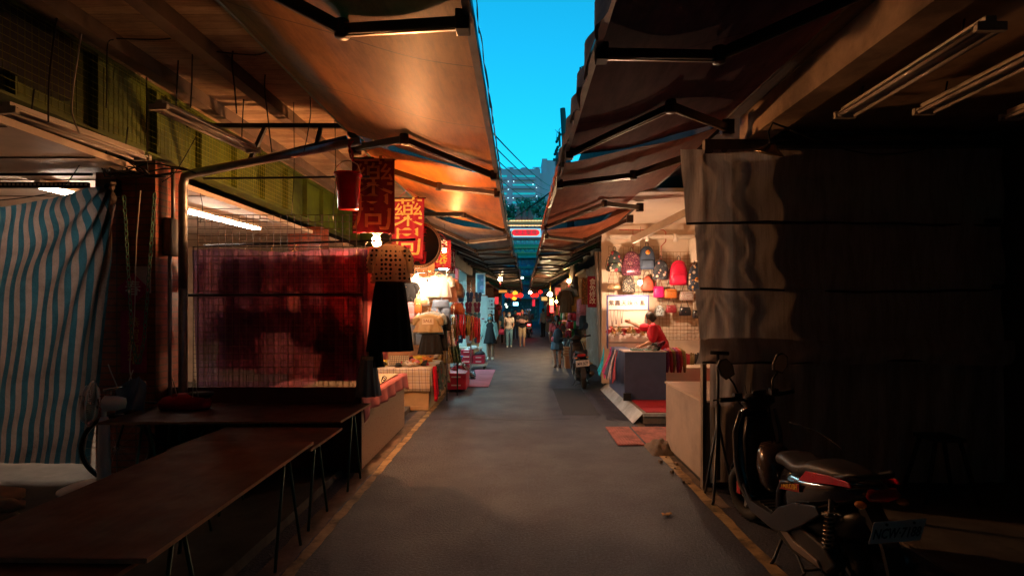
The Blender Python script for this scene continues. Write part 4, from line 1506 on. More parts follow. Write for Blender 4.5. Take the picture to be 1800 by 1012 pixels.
# red bag with white handles on the far table
t = thing('red_bag', 'red rounded bag with white string handles on the dark table', 'bag', P(325, 715, 5.6))
p = P(325, 716, 5.6)
b = MB(); b.loft([(p.x, 5.6, .79, .24, .12), (p.x, 5.6, .85, .25, .13, .04), (p.x + .01, 5.6, .90, .22, .11, .05), (p.x + .03, 5.6, .935, .12, .06, .05)], 32, e=2.6); b.build('bag_body', fab('bag_red', (.35, .01, .02), 0), t)
for dx in (-.06, .15):
    b = MB(); b.tube([(p.x + dx - .025, 5.52, .90), (p.x + dx - .01, 5.50, 1.06), (p.x + dx, 5.50, 1.10), (p.x + dx + .012, 5.50, 1.05), (p.x + dx + .03, 5.52, .92)], .005, 6); b.build('handle', WIREW, t)

# ================================================================== red bucket
t = thing('bucket', 'red plastic bucket hanging upright by its handle from the pipe', 'bucket', P(612, 368, 5.85))
p = P(612, 368, 5.85); REDB = mat('red_bucket_plastic', (.75, .012, .022), .22, var=.1, bmp=.03, trans=.3)
b = MB(); b.lathe([(0, .0), (.098, .0), (.104, .01), (.128, .30), (.128, .345), (.145, .35), (.145, .375), (.128, .375), (.122, .34), (.098, .02), (0, .015)], p, n=40); b.build('pail', REDB, t)
b = MB(); b.tube([p + Vector((-.14, 0, .34)), p + Vector((-.13, 0, .44)), p + Vector((-.06, 0, .50)), p + Vector((.02, 0, .515)), p + Vector((.10, 0, .47)), p + Vector((.14, 0, .36))], .006, 8); b.build('handle', TRIM, t)
b = MB()
rr = random.Random(5)
for k in range(5):
    b.tube([p + Vector((.03 + rr.uniform(-.03, .03), rr.uniform(-.02, .02), .50 + j * .055)) for j in range(5)], .006, 5)
b.build('red_string', mat('red_string', (.5, .02, .03), .7), t)

# ================================================================== pharmacy banners, round sign
BANR = mat('banner_red', (.26, .003, .028), .7, var=.15, scale=3, bmp=.2, bscale=20, trans=.25)
BANRD = mat('banner_dark_red', (.12, .005, .012), .7, var=.2, scale=3, bmp=.2, bscale=20, trans=.2)


def banner(label, px0, px1, py0, py1, Y, s, size, m, ink, bold=.02, yaw=0, lean=0.0):
    a, c = P(px0, py1, Y), P(px1, py0, Y)
    cx, cz = (a.x + c.x) / 2, (a.z + c.z) / 2
    w, h = c.x - a.x, c.z - a.z
    t = thing('banner', label, 'banner', (cx, Y, cz), (0, 0, yaw), group='red hanging banners')
    def fn(u, v):
        return Vector(((u - .5) * w + lean * v, .02 * math.sin(u * 5 + v * 2) + .012 * math.sin(u * 16), (.5 - v) * h + .012 * math.sin(u * 3) * v))
    b = MB(); b.sheet(fn, 24, 24); b.build('cloth', m, t, local=True, thick=.004)
    b = MB(); b.tube([(-w / 2 - .02, 0, h / 2), (w / 2 + .02, 0, h / 2)], .010, 8); b.build('rod', STEEL, t, local=True)
    b = MB(); b.tube([(-w * .3, 0, h / 2), (0, 0, h / 2 + .14), (w * .3, 0, h / 2)], .004, 5); b.build('cord', mat('red_string', (.5, .02, .03), .7), t, local=True)
    n = len(s)
    for i, ch in enumerate(s):
        k = ink[i] if isinstance(ink, list) else ink
        zz = h * (.5 - (i + .5) / n * .94 - .03)
        mb = text_mb(ch, size, TF((lean * (i + .5) / n, 0, zz), FACE), .003, bold)
        out = MB()
        vs = []
        for q in mb.v:
            u = (q[0] - lean * (.5 - q[2] / h)) / w + .5
            vs.append((q[0], fn(u, .5 - q[2] / h).y - .010 + q[1] * .2, q[2]))
        out.add(vs, mb.f)
        out.build('character', k, t, local=True)
    return t


GOLDK = mat('dull_gold_ink', (.34, .15, .05), .7, var=.2, scale=12)
GOLDB = mat('bright_gold_ink', (.48, .36, .11), .6, var=.3, scale=12)
banner('large dark red banner with two dull gold characters behind the bucket', 620, 693, 279, 411, 6.62, '藥局', .50, BANRD, GOLDK, .0, yaw=R(8))
banner('bright red banner with two gold characters before the round sign', 690, 746, 348, 456, 8.4, '藥局', .47, BANR, GOLDB, .0, yaw=R(4), lean=-.02)
banner('crimson banner with one white and one green character past the round sign', 756, 793, 422, 473, 11.4, '棧發', .30, BANR, [INKW, mat('olive_ink', (.25, .25, .03), .6)], .01)
banner('narrow red banner with tiny white writing near the shoe shop', 789, 800, 440, 482, 12.6, '台灣商行', .13, BANR, INKW, .01)
rs = P(735, 431, 9.3)
t = thing('round_sign', 'round dark sign with tan rim and red characters behind the bright banner', 'sign', rs)
MR = Euler((R(90), 0, R(12))).to_matrix()
b = MB(); b.lathe([(0, -.06), (.34, -.06), (.34, .06), (0, .06)], rs, MR, n=48); b.build('disc', mat('charcoal_sign', (.03, .035, .045), .5), t)
b = MB(); b.lathe([(.34, -.075), (.385, -.075), (.39, 0), (.385, .075), (.34, .075), (.34, -.075)], rs, MR, n=48); b.build('rim', mat('tan_rim', (.55, .38, .22), .5), t)
b = MB()
for k in range(64):
    a = 2 * PI * k / 64
    u = MR @ Vector((math.cos(a), math.sin(a), 0))
    b.ell(rs + u * .365 + MR @ Vector((0, 0, .078)), (.010, .010, .010), 6, 4)
b.build('rim_stud', mat('brown_stud', (.2, .12, .07), .5), t)
lettering('藥\n局', .36, rs + MR @ Vector((-.02, 0, .075)), mat('sign_red', (.55, .02, .04), .5), t, rot=(R(90), 0, R(12)), bold=.02)
bk = MB(); bk.tube([rs + Vector((0, 0, .38)), rs + Vector((0, 0, .9))], .02, 8); bk.build('bracket', STEEL, t)
# ================================================================== the grey curtain over the closed stall on the right
def mat_curtain():
    m, t, b = nt('grey_plastic_curtain')
    v = coords(t)
    n1 = noise(t, coords(t, (2, 1, .6)), 2.2, 6, .7)
    c = ramp(t, n1, [(.3, (.60, .54, .51)), (.7, (.74, .67, .63))])
    s = N(t, 'ShaderNodeSeparateXYZ'); t.links.new(v, s.inputs[0])
    w1 = ramp(t, mth(t, 'FRACT', mth(t, 'MULTIPLY', s.outputs['X'], 40)), [(0, (.85,) * 3), (.2, (1, 1, 1))])
    c = mixc(t, 1, c, w1, 'MULTIPLY')
    c = mixc(t, 1, c, ramp(t, noise(t, coords(t, (6, 1, .8)), 2, 8, .75), [(.45, (1, 1, 1)), (.66, (.6, .55, .5))]), 'MULTIPLY')
    t.links.new(c, b.inputs['Base Color'])
    b.inputs['Roughness'].default_value = .38
    bump(t, b, noise(t, v, 14, 5, .65), .3, .01)
    translu(m, t, b, c, .24, .01)
    return m


CURT = mat_curtain()
cur = thing('plastic_curtain', 'grey plastic curtain in three tiers closing the stall behind the scooter', 'curtain', (3.3, 5.4, 0))
tiers = [(262, 396, 1196, 5.42), (394, 512, 1222, 5.40), (508, 636, 1222, 5.37)]
for i, (p0, p1, lx, yy) in enumerate(tiers):
    a = P(lx, p1, yy); c = P(1760, p0, yy)
    W = c.x - a.x

    def fn(u, v, a=a, c=c, W=W, i=i, yy=yy):
        x = a.x + W * u
        z = c.z + (a.z - c.z) * v
        e = math.exp(-(u / .09) ** 2)
        y = yy + .012 * math.sin(u * 17 + i * 2.7) * (1 - .4 * u) + .010 * math.sin(u * 95 + v * 3 + i) * (e + .25 * math.exp(-((u - .1) / .08) ** 2))
        rr = math.atan2(v * .8 + .05, abs(u - .06) * 4 + .05)
        y += .009 * math.sin(rr * (9 + 3 * i) + i * 2.3) * math.exp(-(u / .25) ** 2) * math.sin(PI * v)
        y += .012 * math.sin(v * 9 + u * 12)
        z += .014 * math.sin(u * 5 + i * 1.9) * v + .004 * math.sin(u * 31 + i) * v
        x += (.05 * v * (1 - u) if i != 1 else .03 * v)
        return Vector((x, y - .03 * v, z))
    b = MB(); b.sheet(fn, 220, 40); b.build('curtain_tier', CURT, cur)
    b = MB(); b.tube([fn(k / 20, 1.0) + Vector((0, -.01, .01)) for k in range(21)], .012, 6); b.build('hem_rod', STEEL, cur)
    q = P(1745 + i * 14, p1 - 8, yy - .05)
    b = MB(); b.tube([q + Vector((-.07, 0, 0)), q + Vector((.07, 0, 0))], .022, 8); b.build('rod_end', BLACKP, cur)
# last roll and the wall sheets below it
a = P(1225, 632, 5.36); c = P(1250, 595, 5.36)
b = MB(); b.sheet(lambda u, v: Vector((1.72 + 3.0 * u - .05 * v, 5.33 + .05 * math.sin(v * PI) * -1 + .012 * math.sin(u * 44 + v * 5), a.z + .20 - .24 * v + .012 * math.sin(u * 12))), 120, 14); b.build('curtain_roll', CURT, cur)
b = MB(); b.sheet(lambda u, v: Vector((1.86 + 2.9 * u, 5.47 + .02 * math.sin(u * 28) + .008 * math.sin(u * 90 + v * 4), a.z + .03 - (a.z - .05) * v)), 160, 20); b.build('lower_sheet', CURT, cur)
b = MB(); b.box((1.80, 5.44, 3.3), (5.0, 5.52, 3.44)); b.box((1.78, 5.45, .02), (1.82, 5.49, 3.3)); b.build('top_beam', mat('curtain_beam', (.24, .19, .15), .7, grime=.3), cur)
# stand in front of the curtain end: black tripod pole
t = thing('tripod_pole', 'black tripod pole between the beige cabinet and the scooter', 'pole', P(1255, 860, 5.2))
x = P(1262, 700, 5.2).x
b = MB(); b.tube([(x, 5.2, .45), (x, 5.2, 1.37)], .014, 8); b.tube([(x, 5.2, .2), (x, 5.2, .9)], .022, 8); b.tube([(x - .07, 5.2, 1.38), (x + .10, 5.2, 1.37)], .018, 8); b.build('pole', BLACKP, t)
for dx, dy in ((-.10, -.14), (.16, 0), (-.06, .18)):
    b = MB(); b.tube([(x, 5.2, .75), (x + dx * .9, 5.2 + dy, .04), (x + dx, 5.2 + dy, .01)], .012, 7); b.build('leg', BLACKP, t)
t = thing('black_stool', 'dark trestle stool against the lower curtain at the right', 'stool', P(1655, 860, 5.2))
q = P(1655, 765, 5.2)
b = MB(); b.box((q.x - .16, 5.05, q.z - .03), (q.x + .12, 5.35, q.z)); b.build('seat', BLACKP, t)
for sx in (-1, 1):
    for sy in (-1, 1):
        b = MB(); b.tube([(q.x - .02 + sx * .11, 5.2 + sy * .1, q.z - .02), (q.x - .02 + sx * .24, 5.2 + sy * .16, .02)], .02, 6); b.build('leg', BLACKP, t)

# ================================================================== beige cabinet
CABM = mat('beige_panel', (.42, .34, .27), .5, var=.12, scale=3, bmp=.12, grime=.3)
t = thing('cabinet', 'beige box cabinet between the bag stall and the scooter', 'cabinet', (2.15, 6.3, 0))
b = MB(); b.box((1.84, 5.62, .05), (2.50, 7.05, .84)); b.build('carcass', CABM, t, bevel=.006)
b = MB(); b.box((1.825, 5.60, .842), (2.52, 7.07, .862)); b.build('top', mat('beige_top', (.52, .40, .30), .4, var=.15, scale=4, grime=.25), t)
b = MB()
for k in range(12): b.box((1.8365, 5.72 + k * .115, .08), (1.8395, 5.724 + k * .115, .82))
b.build('panel_groove', CABM, t) if False else None
b = MB(); b.box((1.86, 5.64, .0), (2.48, 7.03, .05)); b.build('plinth', STEEL, t)
t = thing('black_board', 'thin black board leaning upright at the near end of the beige cabinet', 'board', (1.9, 5.58, 0))
b = MB(); b.box((1.845, 5.555, .01), (2.1, 5.58, .85)); b.build('board', BLACKP, t)
b = MB(); b.tube([(1.80, 5.53, .02), (1.80, 5.53, 3.2)], .016, 8); b.build('steel_tube', mat('pale_pole', (.45, .38, .32), .5), label='pale thin post at the left end of the grey curtain', cat='post')
t = thing('rubble', 'small mound of broken concrete at the foot of the cabinet', 'rubble', (1.7, 7.0, 0))
b = MB(); b.sheet(lambda u, v: Vector((1.60 + .34 * u, 6.75 + .55 * v, .002 + .13 * max(0, math.sin(PI * u)) ** .6 * max(0, math.sin(PI * v)) ** .7 * (1 + .2 * math.sin(u * 19) * math.cos(v * 15)))), 24, 24); b.build('mound', GUT, t)
b = MB()
rr = random.Random(9)
for k in range(9):
    x, y = 1.74 + rr.uniform(-.12, .1), 5.5 + rr.uniform(0, 1.9)
    s = rr.uniform(.012, .035)
    b.cbox((x, y, s / 2 + .004), (s, s * 1.3, s), Matrix.Translation((x, y, 0)) @ Matrix.Rotation(rr.uniform(0, 3), 4, 'Z') @ Matrix.Translation((-x, -y, 0)))
b.build('chips', GUT, t)

# ================================================================== bag stall
t = thing('stall_platform', 'raised stall platform with white edge and red carpet', 'platform', (3, 9.5, 0))
WE = mat('white_edge_paint', (.55, .58, .58), .5, var=.2, scale=6, grime=.4)
b = MB(); b.prism([(1.90, .0), (4.9, .0), (4.9, .16), (1.90, .16)], 3.8, Matrix.Translation((0, 8.62, 0))); b.build('slab', mat('platform_side', (.25, .2, .16), .7, grime=.4), t)
b = MB()
b.add([(1.74, 8.62, .004), (1.895, 8.62, .165), (1.895, 12.2, .165), (1.74, 12.2, .004)], [(0, 1, 2, 3)]); b.box((1.893, 8.60, .12), (4.9, 8.615, .165))
b.build('white_edge', WE, t, thick=.008)
b = MB(); b.box((1.96, 8.70, .161), (4.9, 12.2, .172)); b.build('carpet', mat('red_carpet', (.42, .008, .02), .95, var=.15, scale=20, bmp=.6, bscale=120), t)
# counter
CNT = mat('slate_counter_paint', (.085, .10, .20), .5, var=.15, scale=3, bmp=.1, grime=.25)
t = thing('counter', 'slate blue L shaped counter in front of the vendor', 'counter', (2.2, 10, .17))
b = MB(); b.box((1.83, 9.80, .174), (2.56, 10.25, 1.01)); b.build('front_body', CNT, t, bevel=.006)
b = MB(); b.box((1.83, 10.252, .174), (2.12, 11.5, 1.005)); b.build('side_body', CNT, t, bevel=.006)
b = MB(); b.box((1.815, 9.785, 1.012), (2.575, 10.27, 1.03)); b.build('worktop', mat('worktop_white', (.6, .5, .48), .35), t)
b = MB(); b.box((1.80, 9.74, .17), (1.93, 9.797, .30)); b.build('corner_block', BLACKP, t)
# back wall with white slat boards
t = thing('stall_wall', 'cream stall back wall lit by the bare bulb', 'wall', (3.2, 12, .17))
b = MB(); b.box((1.75, 12.0, .17), (4.75, 12.08, 3.6)); b.box((4.7, 8.7, .17), (4.78, 12.0, 3.6)); b.box((2.57, 10.9, .17), (3.9, 11.6, .62)); b.build('panel', mat('cream_wall', (.62, .50, .38), .6, var=.08, scale=2), t)
b = MB(); b.box((1.75, 8.7, 3.6), (4.78, 12.1, 3.66)); b.build('soffit', mat('cream_wall', (.7, .5, .35)), t)
b = MB()
b.bar((1.9, 11.9, 3.3), (4.7, 11.9, 3.3), .05, .08); b.bar((2.0, 10.0, 3.0), (3.0, 9.0, 3.5), .05, .12)
b.box((3.62, 11.5, 2.75), (4.15, 11.98, 3.25)); b.build('ledge', mat('ledge_white', (.6, .52, .42), .5), t)
b = MB(); b.tube([(2.1, 11.9, 3.45), (3.05, 11.9, 3.45), (3.1, 11.9, 3.4), (3.1, 11.9, 3.2), (3.0, 11.9, 3.1), (3.0, 11.9, 2.6)], .01, 6); b.tube([(2.4, 11.9, 3.45), (2.4, 11.9, 2.6)], .008, 6); b.build('red_conduit', mat('red_conduit', (.4, .07, .03), .5), t)
WG = mat('brass_wire', (.33, .20, .10), .45, .5)
grid_panel(1.88, 2.95, 11.92, 2.05, 3.10, .11, .09, 'upper wire grid holding the backpacks on the left', r=.004, m=WG)
grid_panel(2.96, 4.55, 11.90, 1.10, 2.98, .075, .075, 'large wire grid behind the handbags and the vendor', r=.004, m=WG)
# two small spot fittings on the wall
for i, x in enumerate((2.45, 3.05)):
    t2 = thing('spot_fitting', ['white spot fitting above the dotted backpack', 'white spot fitting above the pink backpack'][i], 'spotlight', (x + .2, 11.7, 3.3))
    b = MB(); b.lathe([(0, 0), (.05, 0), (.035, .14), (.02, .16), (0, .16)], (x + .2, 11.7, 3.18), n=14); b.build('head', TRIM, t2)
    b = MB(); b.tube([(x + .2, 11.7, 3.34), (x + .2, 11.9, 3.36)], .012, 6); b.build('stem', TRIM, t2)
# display board with the stall's name
t = thing('display_board', 'white board headed with six brush characters and hooks for necklaces', 'sign', P(1103, 610, 11.3))
a, c = P(1069, 612, 11.35), P(1138, 521, 11.35)
BW = mat('board_paint', (.85, .70, .62), .5, var=.04)
BLUEF = mat('violet_frame', (.10, .10, .26), .5)
b = MB(); b.box((a.x, 11.35, a.z), (c.x, 11.38, c.z)); b.build('board', BW, t)
for (x0, x1, z0, z1) in ((a.x - .02, c.x + .02, c.z, c.z + .03), (a.x - .03, a.x, a.z, c.z + .03), (c.x, c.x + .03, P(0, 545, 11.35).z, c.z + .03)):
    b = MB(); b.box((x0, 11.33, z0), (x1, 11.385, z1)); b.build('frame_bar', BLUEF, t)
lettering('紫霞天珠水晶', .120, (P(1102, 0, 11.34).x, 11.345, P(0, 533, 11.34).z), INK, t, spacing=1.08)
b = MB()
for py in (545, 574, 602):
    z = P(0, py, 11.3).z
    for k in range(30):
        if py == 602 and (12 < k < 17 or k > 22): continue
        x = a.x + .02 + k * .026
        b.tube([(x, 11.35, z), (x, 11.30, z), (x, 11.295, z + .012)], .003, 4)
    b.box((a.x + .01, 11.342, z - .006), (a.x + .79, 11.349, z + .006))
b.build('hook_row', BLACKP, t)
BEAD = mat('dark_beads', (.08, .05, .04), .4)
for i, (px, w, l) in enumerate(((1076, .035, .29), (1083, .03, .24), (1093, .028, .22))):
    p = P(px, 546, 11.29)
    b = MB()
    for k in range(36):
        an = k / 35
        x = p.x + w * math.sin(PI * an) * (1 if i % 1 == 0 else 1) * math.cos(PI * an * 1.0)
        z = p.z - l * math.sin(PI * an)
        b.ell((p.x + w * (2 * an - 1) * (1 - .3 * math.sin(PI * an)), 11.29, z), (.007, .007, .008), 6, 4)
    b.ell((p.x, 11.285, p.z - l - .015), (.016, .012, .02), 8, 6)
    b.build('necklace', BEAD, label=['long dark necklace at the left edge of the board', 'shorter necklace second from the left on the board', 'necklace just left of the vendor hand'][i], cat='necklace', group='necklaces on the white board')
# scrunchie / bracelet bunches under the hooks
rr = random.Random(21)
SC = [mat('bunch_' + n, c, .6, var=.4, scale=30) for n, c in (('red', (.45, .03, .03)), ('gold', (.50, .25, .06)), ('olive', (.25, .18, .05)), ('rust', (.40, .10, .05)))]
for i in range(9):
    px = 1073 + i * 8
    p = P(px, 581 + (i % 2) * 1, 11.25)
    b = MB()
    for k in range(26):
        q = Vector((rr.gauss(0, .030), rr.gauss(0, .025), rr.gauss(0, .035)))
        b.torus(p + q, .016, .007, Euler((rr.uniform(0, 3), rr.uniform(0, 3), 0)).to_matrix(), 9, 5)
    b.build('bracelet_bunch', SC[(i * 5 + i // 3) % 4], label='bunch of beaded bracelets in the row under the white board hooks', cat='bracelets', group='bracelet bunches on the white board')

# ------------------------------------------------------------------ bags
def bag(kind, label, px, py, w, h, m, Y=11.75, m2=None, disc=None, zip_=True):
    """px, py the middle of the bag in the photograph; w, h in metres"""
    if Y > 11.5 and px > 1060: w *= 1.14; h *= 1.22
    p = P(px, py, Y)
    t = thing('backpack' if kind == 'pack' else 'handbag', label, 'backpack' if kind == 'pack' else 'handbag', (p.x, Y, p.z - h / 2),
              group='backpacks and handbags hanging on the wire grid')
    m2 = m2 or m
    if kind == 'pack':
        d = .085
        rings = [(0, 0, .0, w * .42, d * .7), (0, 0, .02, w * .50, d), (0, 0, h * .4, w * .51, d), (0, 0, h * .7, w * .45, d * .9), (0, 0, h * .88, w * .34, d * .7), (0, 0, h * .97, w * .2, d * .45), (0, 0, h, w * .08, d * .2)]
        b = MB(); b.loft(rings, 32, e=2.6); b.build('bag_body', m, t, local=True)
        b = MB(); b.loft([(0, -d * .8, .03, w * .36, .03), (0, -d * .85, .05, w * .40, .045), (0, -d * .85, h * .36, w * .39, .045), (0, -d * .8, h * .42, w * .3, .02)], 28, e=3.2); b.build('front_pocket', m2, t, local=True)
        b = MB(); b.tube([(-.03, 0, h * .97), (-.028, 0, h + .06), (0, 0, h + .085), (.028, 0, h + .06), (.03, 0, h * .97)], .008, 6); b.build('top_loop', BLACKP, t, local=True)
        for s in (-1, 1):
            b = MB(); b.tube([(s * w * .2, d * .7, h * .9), (s * w * .48, d * .9, h * .6), (s * w * .56, d * .8, h * .25), (s * w * .50, d * .4, h * .05)], .014, 6, flat=.5); b.build('strap', BLACKP, t, local=True)
        if zip_:
            b = MB(); b.tube([(-w * .42, -d * .75, h * .50), (-w * .36, -d * .8, h * .72), (-w * .18, -d * .66, h * .88), (w * .18, -d * .66, h * .88), (w * .36, -d * .8, h * .72), (w * .42, -d * .75, h * .5)], .004, 5); b.build('zip', BLACKP, t, local=True)
    else:
        d = .05
        if kind == 'hobo':
            rings = [(0, 0, 0, w * .40, d * .6), (0, 0, .03, w * .48, d), (0, 0, h * .35, w * .47, d), (0, 0, h * .6, w * .40, d * .7), (-w * .05, 0, h * .72, w * .3, d * .3)]
        elif kind == 'round':
            rings = [(0, 0, 0, w * .42, d * .7), (0, 0, .03, w * .5, d), (0, 0, h * .5, w * .48, d), (0, 0, h * .8, w * .34, d * .8), (0, 0, h, w * .1, d * .3)]
        else:
            rings = [(0, 0, 0, w * .46, d * .8), (0, 0, .015, w * .5, d), (0, 0, h * .5, w * .49, d), (0, 0, h - .015, w * .45, d * .8), (0, 0, h, w * .4, d * .5)]
        b = MB(); b.loft(rings, 28, e=3 if kind == 'box' else 2.3); b.build('bag_body', m, t, local=True)
        L = {'hobo': .22, 'round': .12, 'box': .17, 'tall': .20}.get(kind, .15)
        b = MB(); b.tube([(-w * .38, 0, h * .8), (-w * .16, .03, h + L * .8), (-.015, .04, h + L), (.015, .04, h + L), (w * .16, .03, h + L * .8), (w * .38, 0, h * .8)], .006, 6); b.build('strap', m2, t, local=True)
        if zip_:
            b = MB(); b.tube([(-w * .42, -d * .9, h * .78), (0, -d * 1.05, h * .80), (w * .42, -d * .9, h * .78)], .0035, 5); b.ell((0, -d * 1.05, h * .45), (.012, .006, .012), 8, 5); b.build('zip', CHROME, t, local=True)
    if disc:
        b = MB(); b.lathe([(0, 0), (.048, 0), (.048, .006), (0, .006)], (0, -.10, h * disc), Euler((R(90), 0, 0)).to_matrix(), n=24); b.build('price_disc', mat('orange_tag', (.75, .25, .02), .5), t, local=True)
        lettering('390', .04, (0, -.108, h * disc), INK, t, local=True)
    return t


FLW = [(.60, .50, .35), (.35, .02, .03), (.55, .45, .38), (.06, .12, .04), (.5, .3, .25)]
bag('pack', 'black backpack with big cream and red flowers, top left', 1080, 459, .27, .36, mat_spots('flower_print', (.02, .03, .03), FLW, 13, .40))
bag('pack', 'purple sequin backpack in the top row', 1110, 463, .35, .42, mat_spots('sequin_purple', (.09, .02, .04), [(.45, .12, .18), (.2, .05, .12), (.6, .35, .30), (.12, .05, .1)], 60, .42, .35, gloss=.3), zip_=False)
bag('pack', 'plain navy backpack with a round orange price tag', 1137, 453, .30, .40, mat('navy_canvas', (.035, .055, .10), .8, bmp=.3), disc=.72, m2=mat('navy_canvas2', (.055, .08, .13), .8))
bag('pack', 'black backpack with sparse pink flowers, beside the bright pink one', 1161, 474, .29, .34, mat_spots('flower_print2', (.025, .03, .04), [(.55, .28, .26), (.10, .12, .14), (.6, .4, .3), (.03, .03, .05)], 14, .38))
bag('pack', 'bright pink red backpack with a black zip arch', 1193, 479, .33, .43, mat('cerise_nylon', (.62, .008, .05), .5, var=.15, bmp=.3), m2=mat('cerise_nylon2', (.75, .02, .08), .5))
bag('pack', 'dark floral backpack with an orange tag by the grey curtain', 1223, 487, .26, .46, mat_spots('flower_print3', (.02, .03, .05), [(.5, .4, .3), (.05, .08, .15), (.55, .3, .1), (.02, .02, .02)], 13, .40), disc=.40, Y=11.6)
bag('hobo', 'gold shimmering shoulder bag under the flowered backpack', 1079, 501, .27, .17, mat_spots('gold_sequin', (.25, .15, .08), [(.6, .42, .22), (.35, .25, .15)], 70, .4, .4, gloss=.5), m2=mat('brown_strap', (.12, .06, .04), .6))
bag('round', 'small black and cream patterned backpack left of the bulb', 1105, 499, .25, .29, mat_spots('leopard', (.03, .03, .03), [(.5, .42, .3), (.3, .25, .2)], 34, .38))
bag('round', 'coral red rounded bag right of the bulb', 1138, 498, .23, .25, mat('coral_leather', (.52, .08, .045), .5, var=.3, scale=14), m2=BLACKP)
bag('tall', 'magenta square pouch below the pink flowered backpack', 1158, 513, .20, .19, mat('magenta_nylon', (.60, .008, .16), .5), m2=mat('red_strap', (.3, .04, .03), .6))
bag('box', 'orange tan handbag beside the magenta pouch', 1179, 516, .24, .16, mat('tan_leather', (.50, .15, .03), .45, var=.2), m2=BLACKP)
bag('box', 'pale speckled handbag at the right of the orange one', 1207, 520, .27, .15, mat_spots('speckled', (.45, .38, .33), [(.12, .1, .1), (.4, .1, .1), (.25, .2, .25)], 50, .35), m2=BLACKP)
bag('round', 'pale blue and black patterned pouch behind the vendor head', 1159, 546, .19, .19, mat_spots('blue_pattern', (.45, .55, .58), [(.03, .04, .05), (.1, .15, .2)], 30, .35), m2=TRIM)
bag('box', 'wine red small bag with a pale stripe in the bottom row', 1180, 543, .20, .13, mat('wine_leather', (.25, .02, .03), .45), m2=mat('brown_strap', (.12, .06, .04), .6))
bag('box', 'glossy black small handbag in the bottom row', 1204, 547, .22, .15, mat('black_leather', (.02, .02, .025), .3), m2=BLACKP)
bag('tall', 'tiny black pouch half hidden by the curtain edge', 1222, 552, .10, .14, mat('black_leather', (.02, .02, .025), .3), m2=TRIM, Y=11.6)
for i in range(16):
    # tassels at the end of the grid
    px = 1180 + i * 3.9
    p = P(px, 621 + (i % 3), 11.5 - (.2 if i < 5 else 0))
    b = MB()
    L = .30 if i < 11 else .20
    for k in range(7):
        x = p.x + rr.uniform(-.018, .018)
        b.tube([(x, p.y + rr.uniform(-.01, .01), p.z), (x + rr.uniform(-.01, .01), p.y, p.z - L * rr.uniform(.8, 1.05))], [.008, .010], 5)
    b.ell(p, (.022, .02, .02), 8, 5)
    b.build('tassel', [mat('tassel_red', (.40, .02, .03), .7), mat('tassel_wine', (.14, .02, .03), .7), mat('tassel_black', (.03, .02, .02), .7), mat('tassel_olive', (.22, .14, .04), .7)][(i * 7 + i // 2) % 4],
            label='coloured string tassel hanging in the row below the wire grid', cat='tassel', group='string tassels under the wire grid')
# scarves at the left side of the counter
for i, (px, py, c, lb) in enumerate(((1062, 632, (.0, .42, .60), 'turquoise scarf hanging at the left side of the counter'), (1070, 640, (.55, .02, .16), 'magenta scarf hanging beside the turquoise one'),
                                     (1079, 646, (.05, .05, .09), 'navy scarf in the middle of the counter side'), (1084, 645, (.55, .40, .42), 'pale patterned scarf on the counter side'), (1088, 648, (.45, .03, .03), 'red scarf nearest the counter corner'))):
    Y = 11.2 - i * .32
    p = P(px, py - 20, Y)
    x0 = 1.79 - (.12 if i == 0 else .05)
    b = MB()
    b.sheet(lambda u, v, p=p, Y=Y, i=i, x0=x0: Vector((x0 - .10 * v + .03 * math.sin(v * 3 + i), Y + (u - .5) * (.10 + .26 * v) + .02 * math.sin(u * 17 + v * 3), .98 - .50 * v - .05 * math.sin(u * 4 + i))), 16, 12)
    b.build('scarf', mat_spots('scarf_%d' % i, c, [sc(c, .3), sc(c, 1.6)], 16, .28), label=lb, cat='scarf', thick=.006, group='scarves on the counter side')
# small goods on the counter
t = thing('goods_tray', 'glass tray of small jewellery on the slate counter', 'tray', (2.2, 10, 1.03))
b = MB(); b.box((1.98, 9.9, 1.031), (2.18, 10.1, 1.06)); b.box((2.22, 9.9, 1.031), (2.42, 10.12, 1.065)); b.build('tray', mat('aqua_glass', (.30, .5, .5), .15), t)
b = MB()
for k in range(50): b.ell((rr.uniform(2.0, 2.4), rr.uniform(9.92, 10.1), 1.068 + rr.uniform(0, .01)), (.008, .008, .006), 6, 4)
b.build('bead', mat('mixed_beads', (.4, .3, .3), .3), t)
t = thing('cloth_pile', 'dark and grey pile of hair scarves on the right end of the counter', 'cloth pile', (2.45, 9.95, 1.03))
for j in range(3):
    b = MB()
    for k in range(7):
        c = (2.36 + j * .06 + rr.uniform(-.05, .05), 9.95 + rr.uniform(-.06, .06), 1.05 + .03 * j + rr.uniform(0, .05))
        b.torus(c, .045, .02, Euler((rr.uniform(-1, 1), rr.uniform(-1, 1), 0)).to_matrix(), 12, 7)
    b.build('scrunchie', [mat('grey_print', (.35, .33, .32), .8, var=.5, scale=40), mat('black_velvet', (.02, .02, .02), .9), mat('plum_velvet', (.15, .02, .05), .9)][j], t)
t = thing('scarf_bundle', 'purple and red scarves spilling off the right end of the counter', 'scarves', (2.7, 10.2, .6))
for j in range(6):
    b = MB(); x = 2.62 + j * .06
    b.tube([(x, 10.15 + .03 * j, 1.04), (x + .03, 10.1, .98), (x + .05, 10.1, .80), (x + .04 + .02 * (j % 2), 10.12, .62)], [.03, .045, .04, .02], 8)
    b.build('scarf', [mat('sc_plum', (.20, .02, .09), .8, var=.4, scale=30), mat('sc_red', (.35, .02, .03), .8, var=.4, scale=30), mat('sc_olive', (.2, .12, .03), .8, var=.4, scale=30)][j % 3], t)

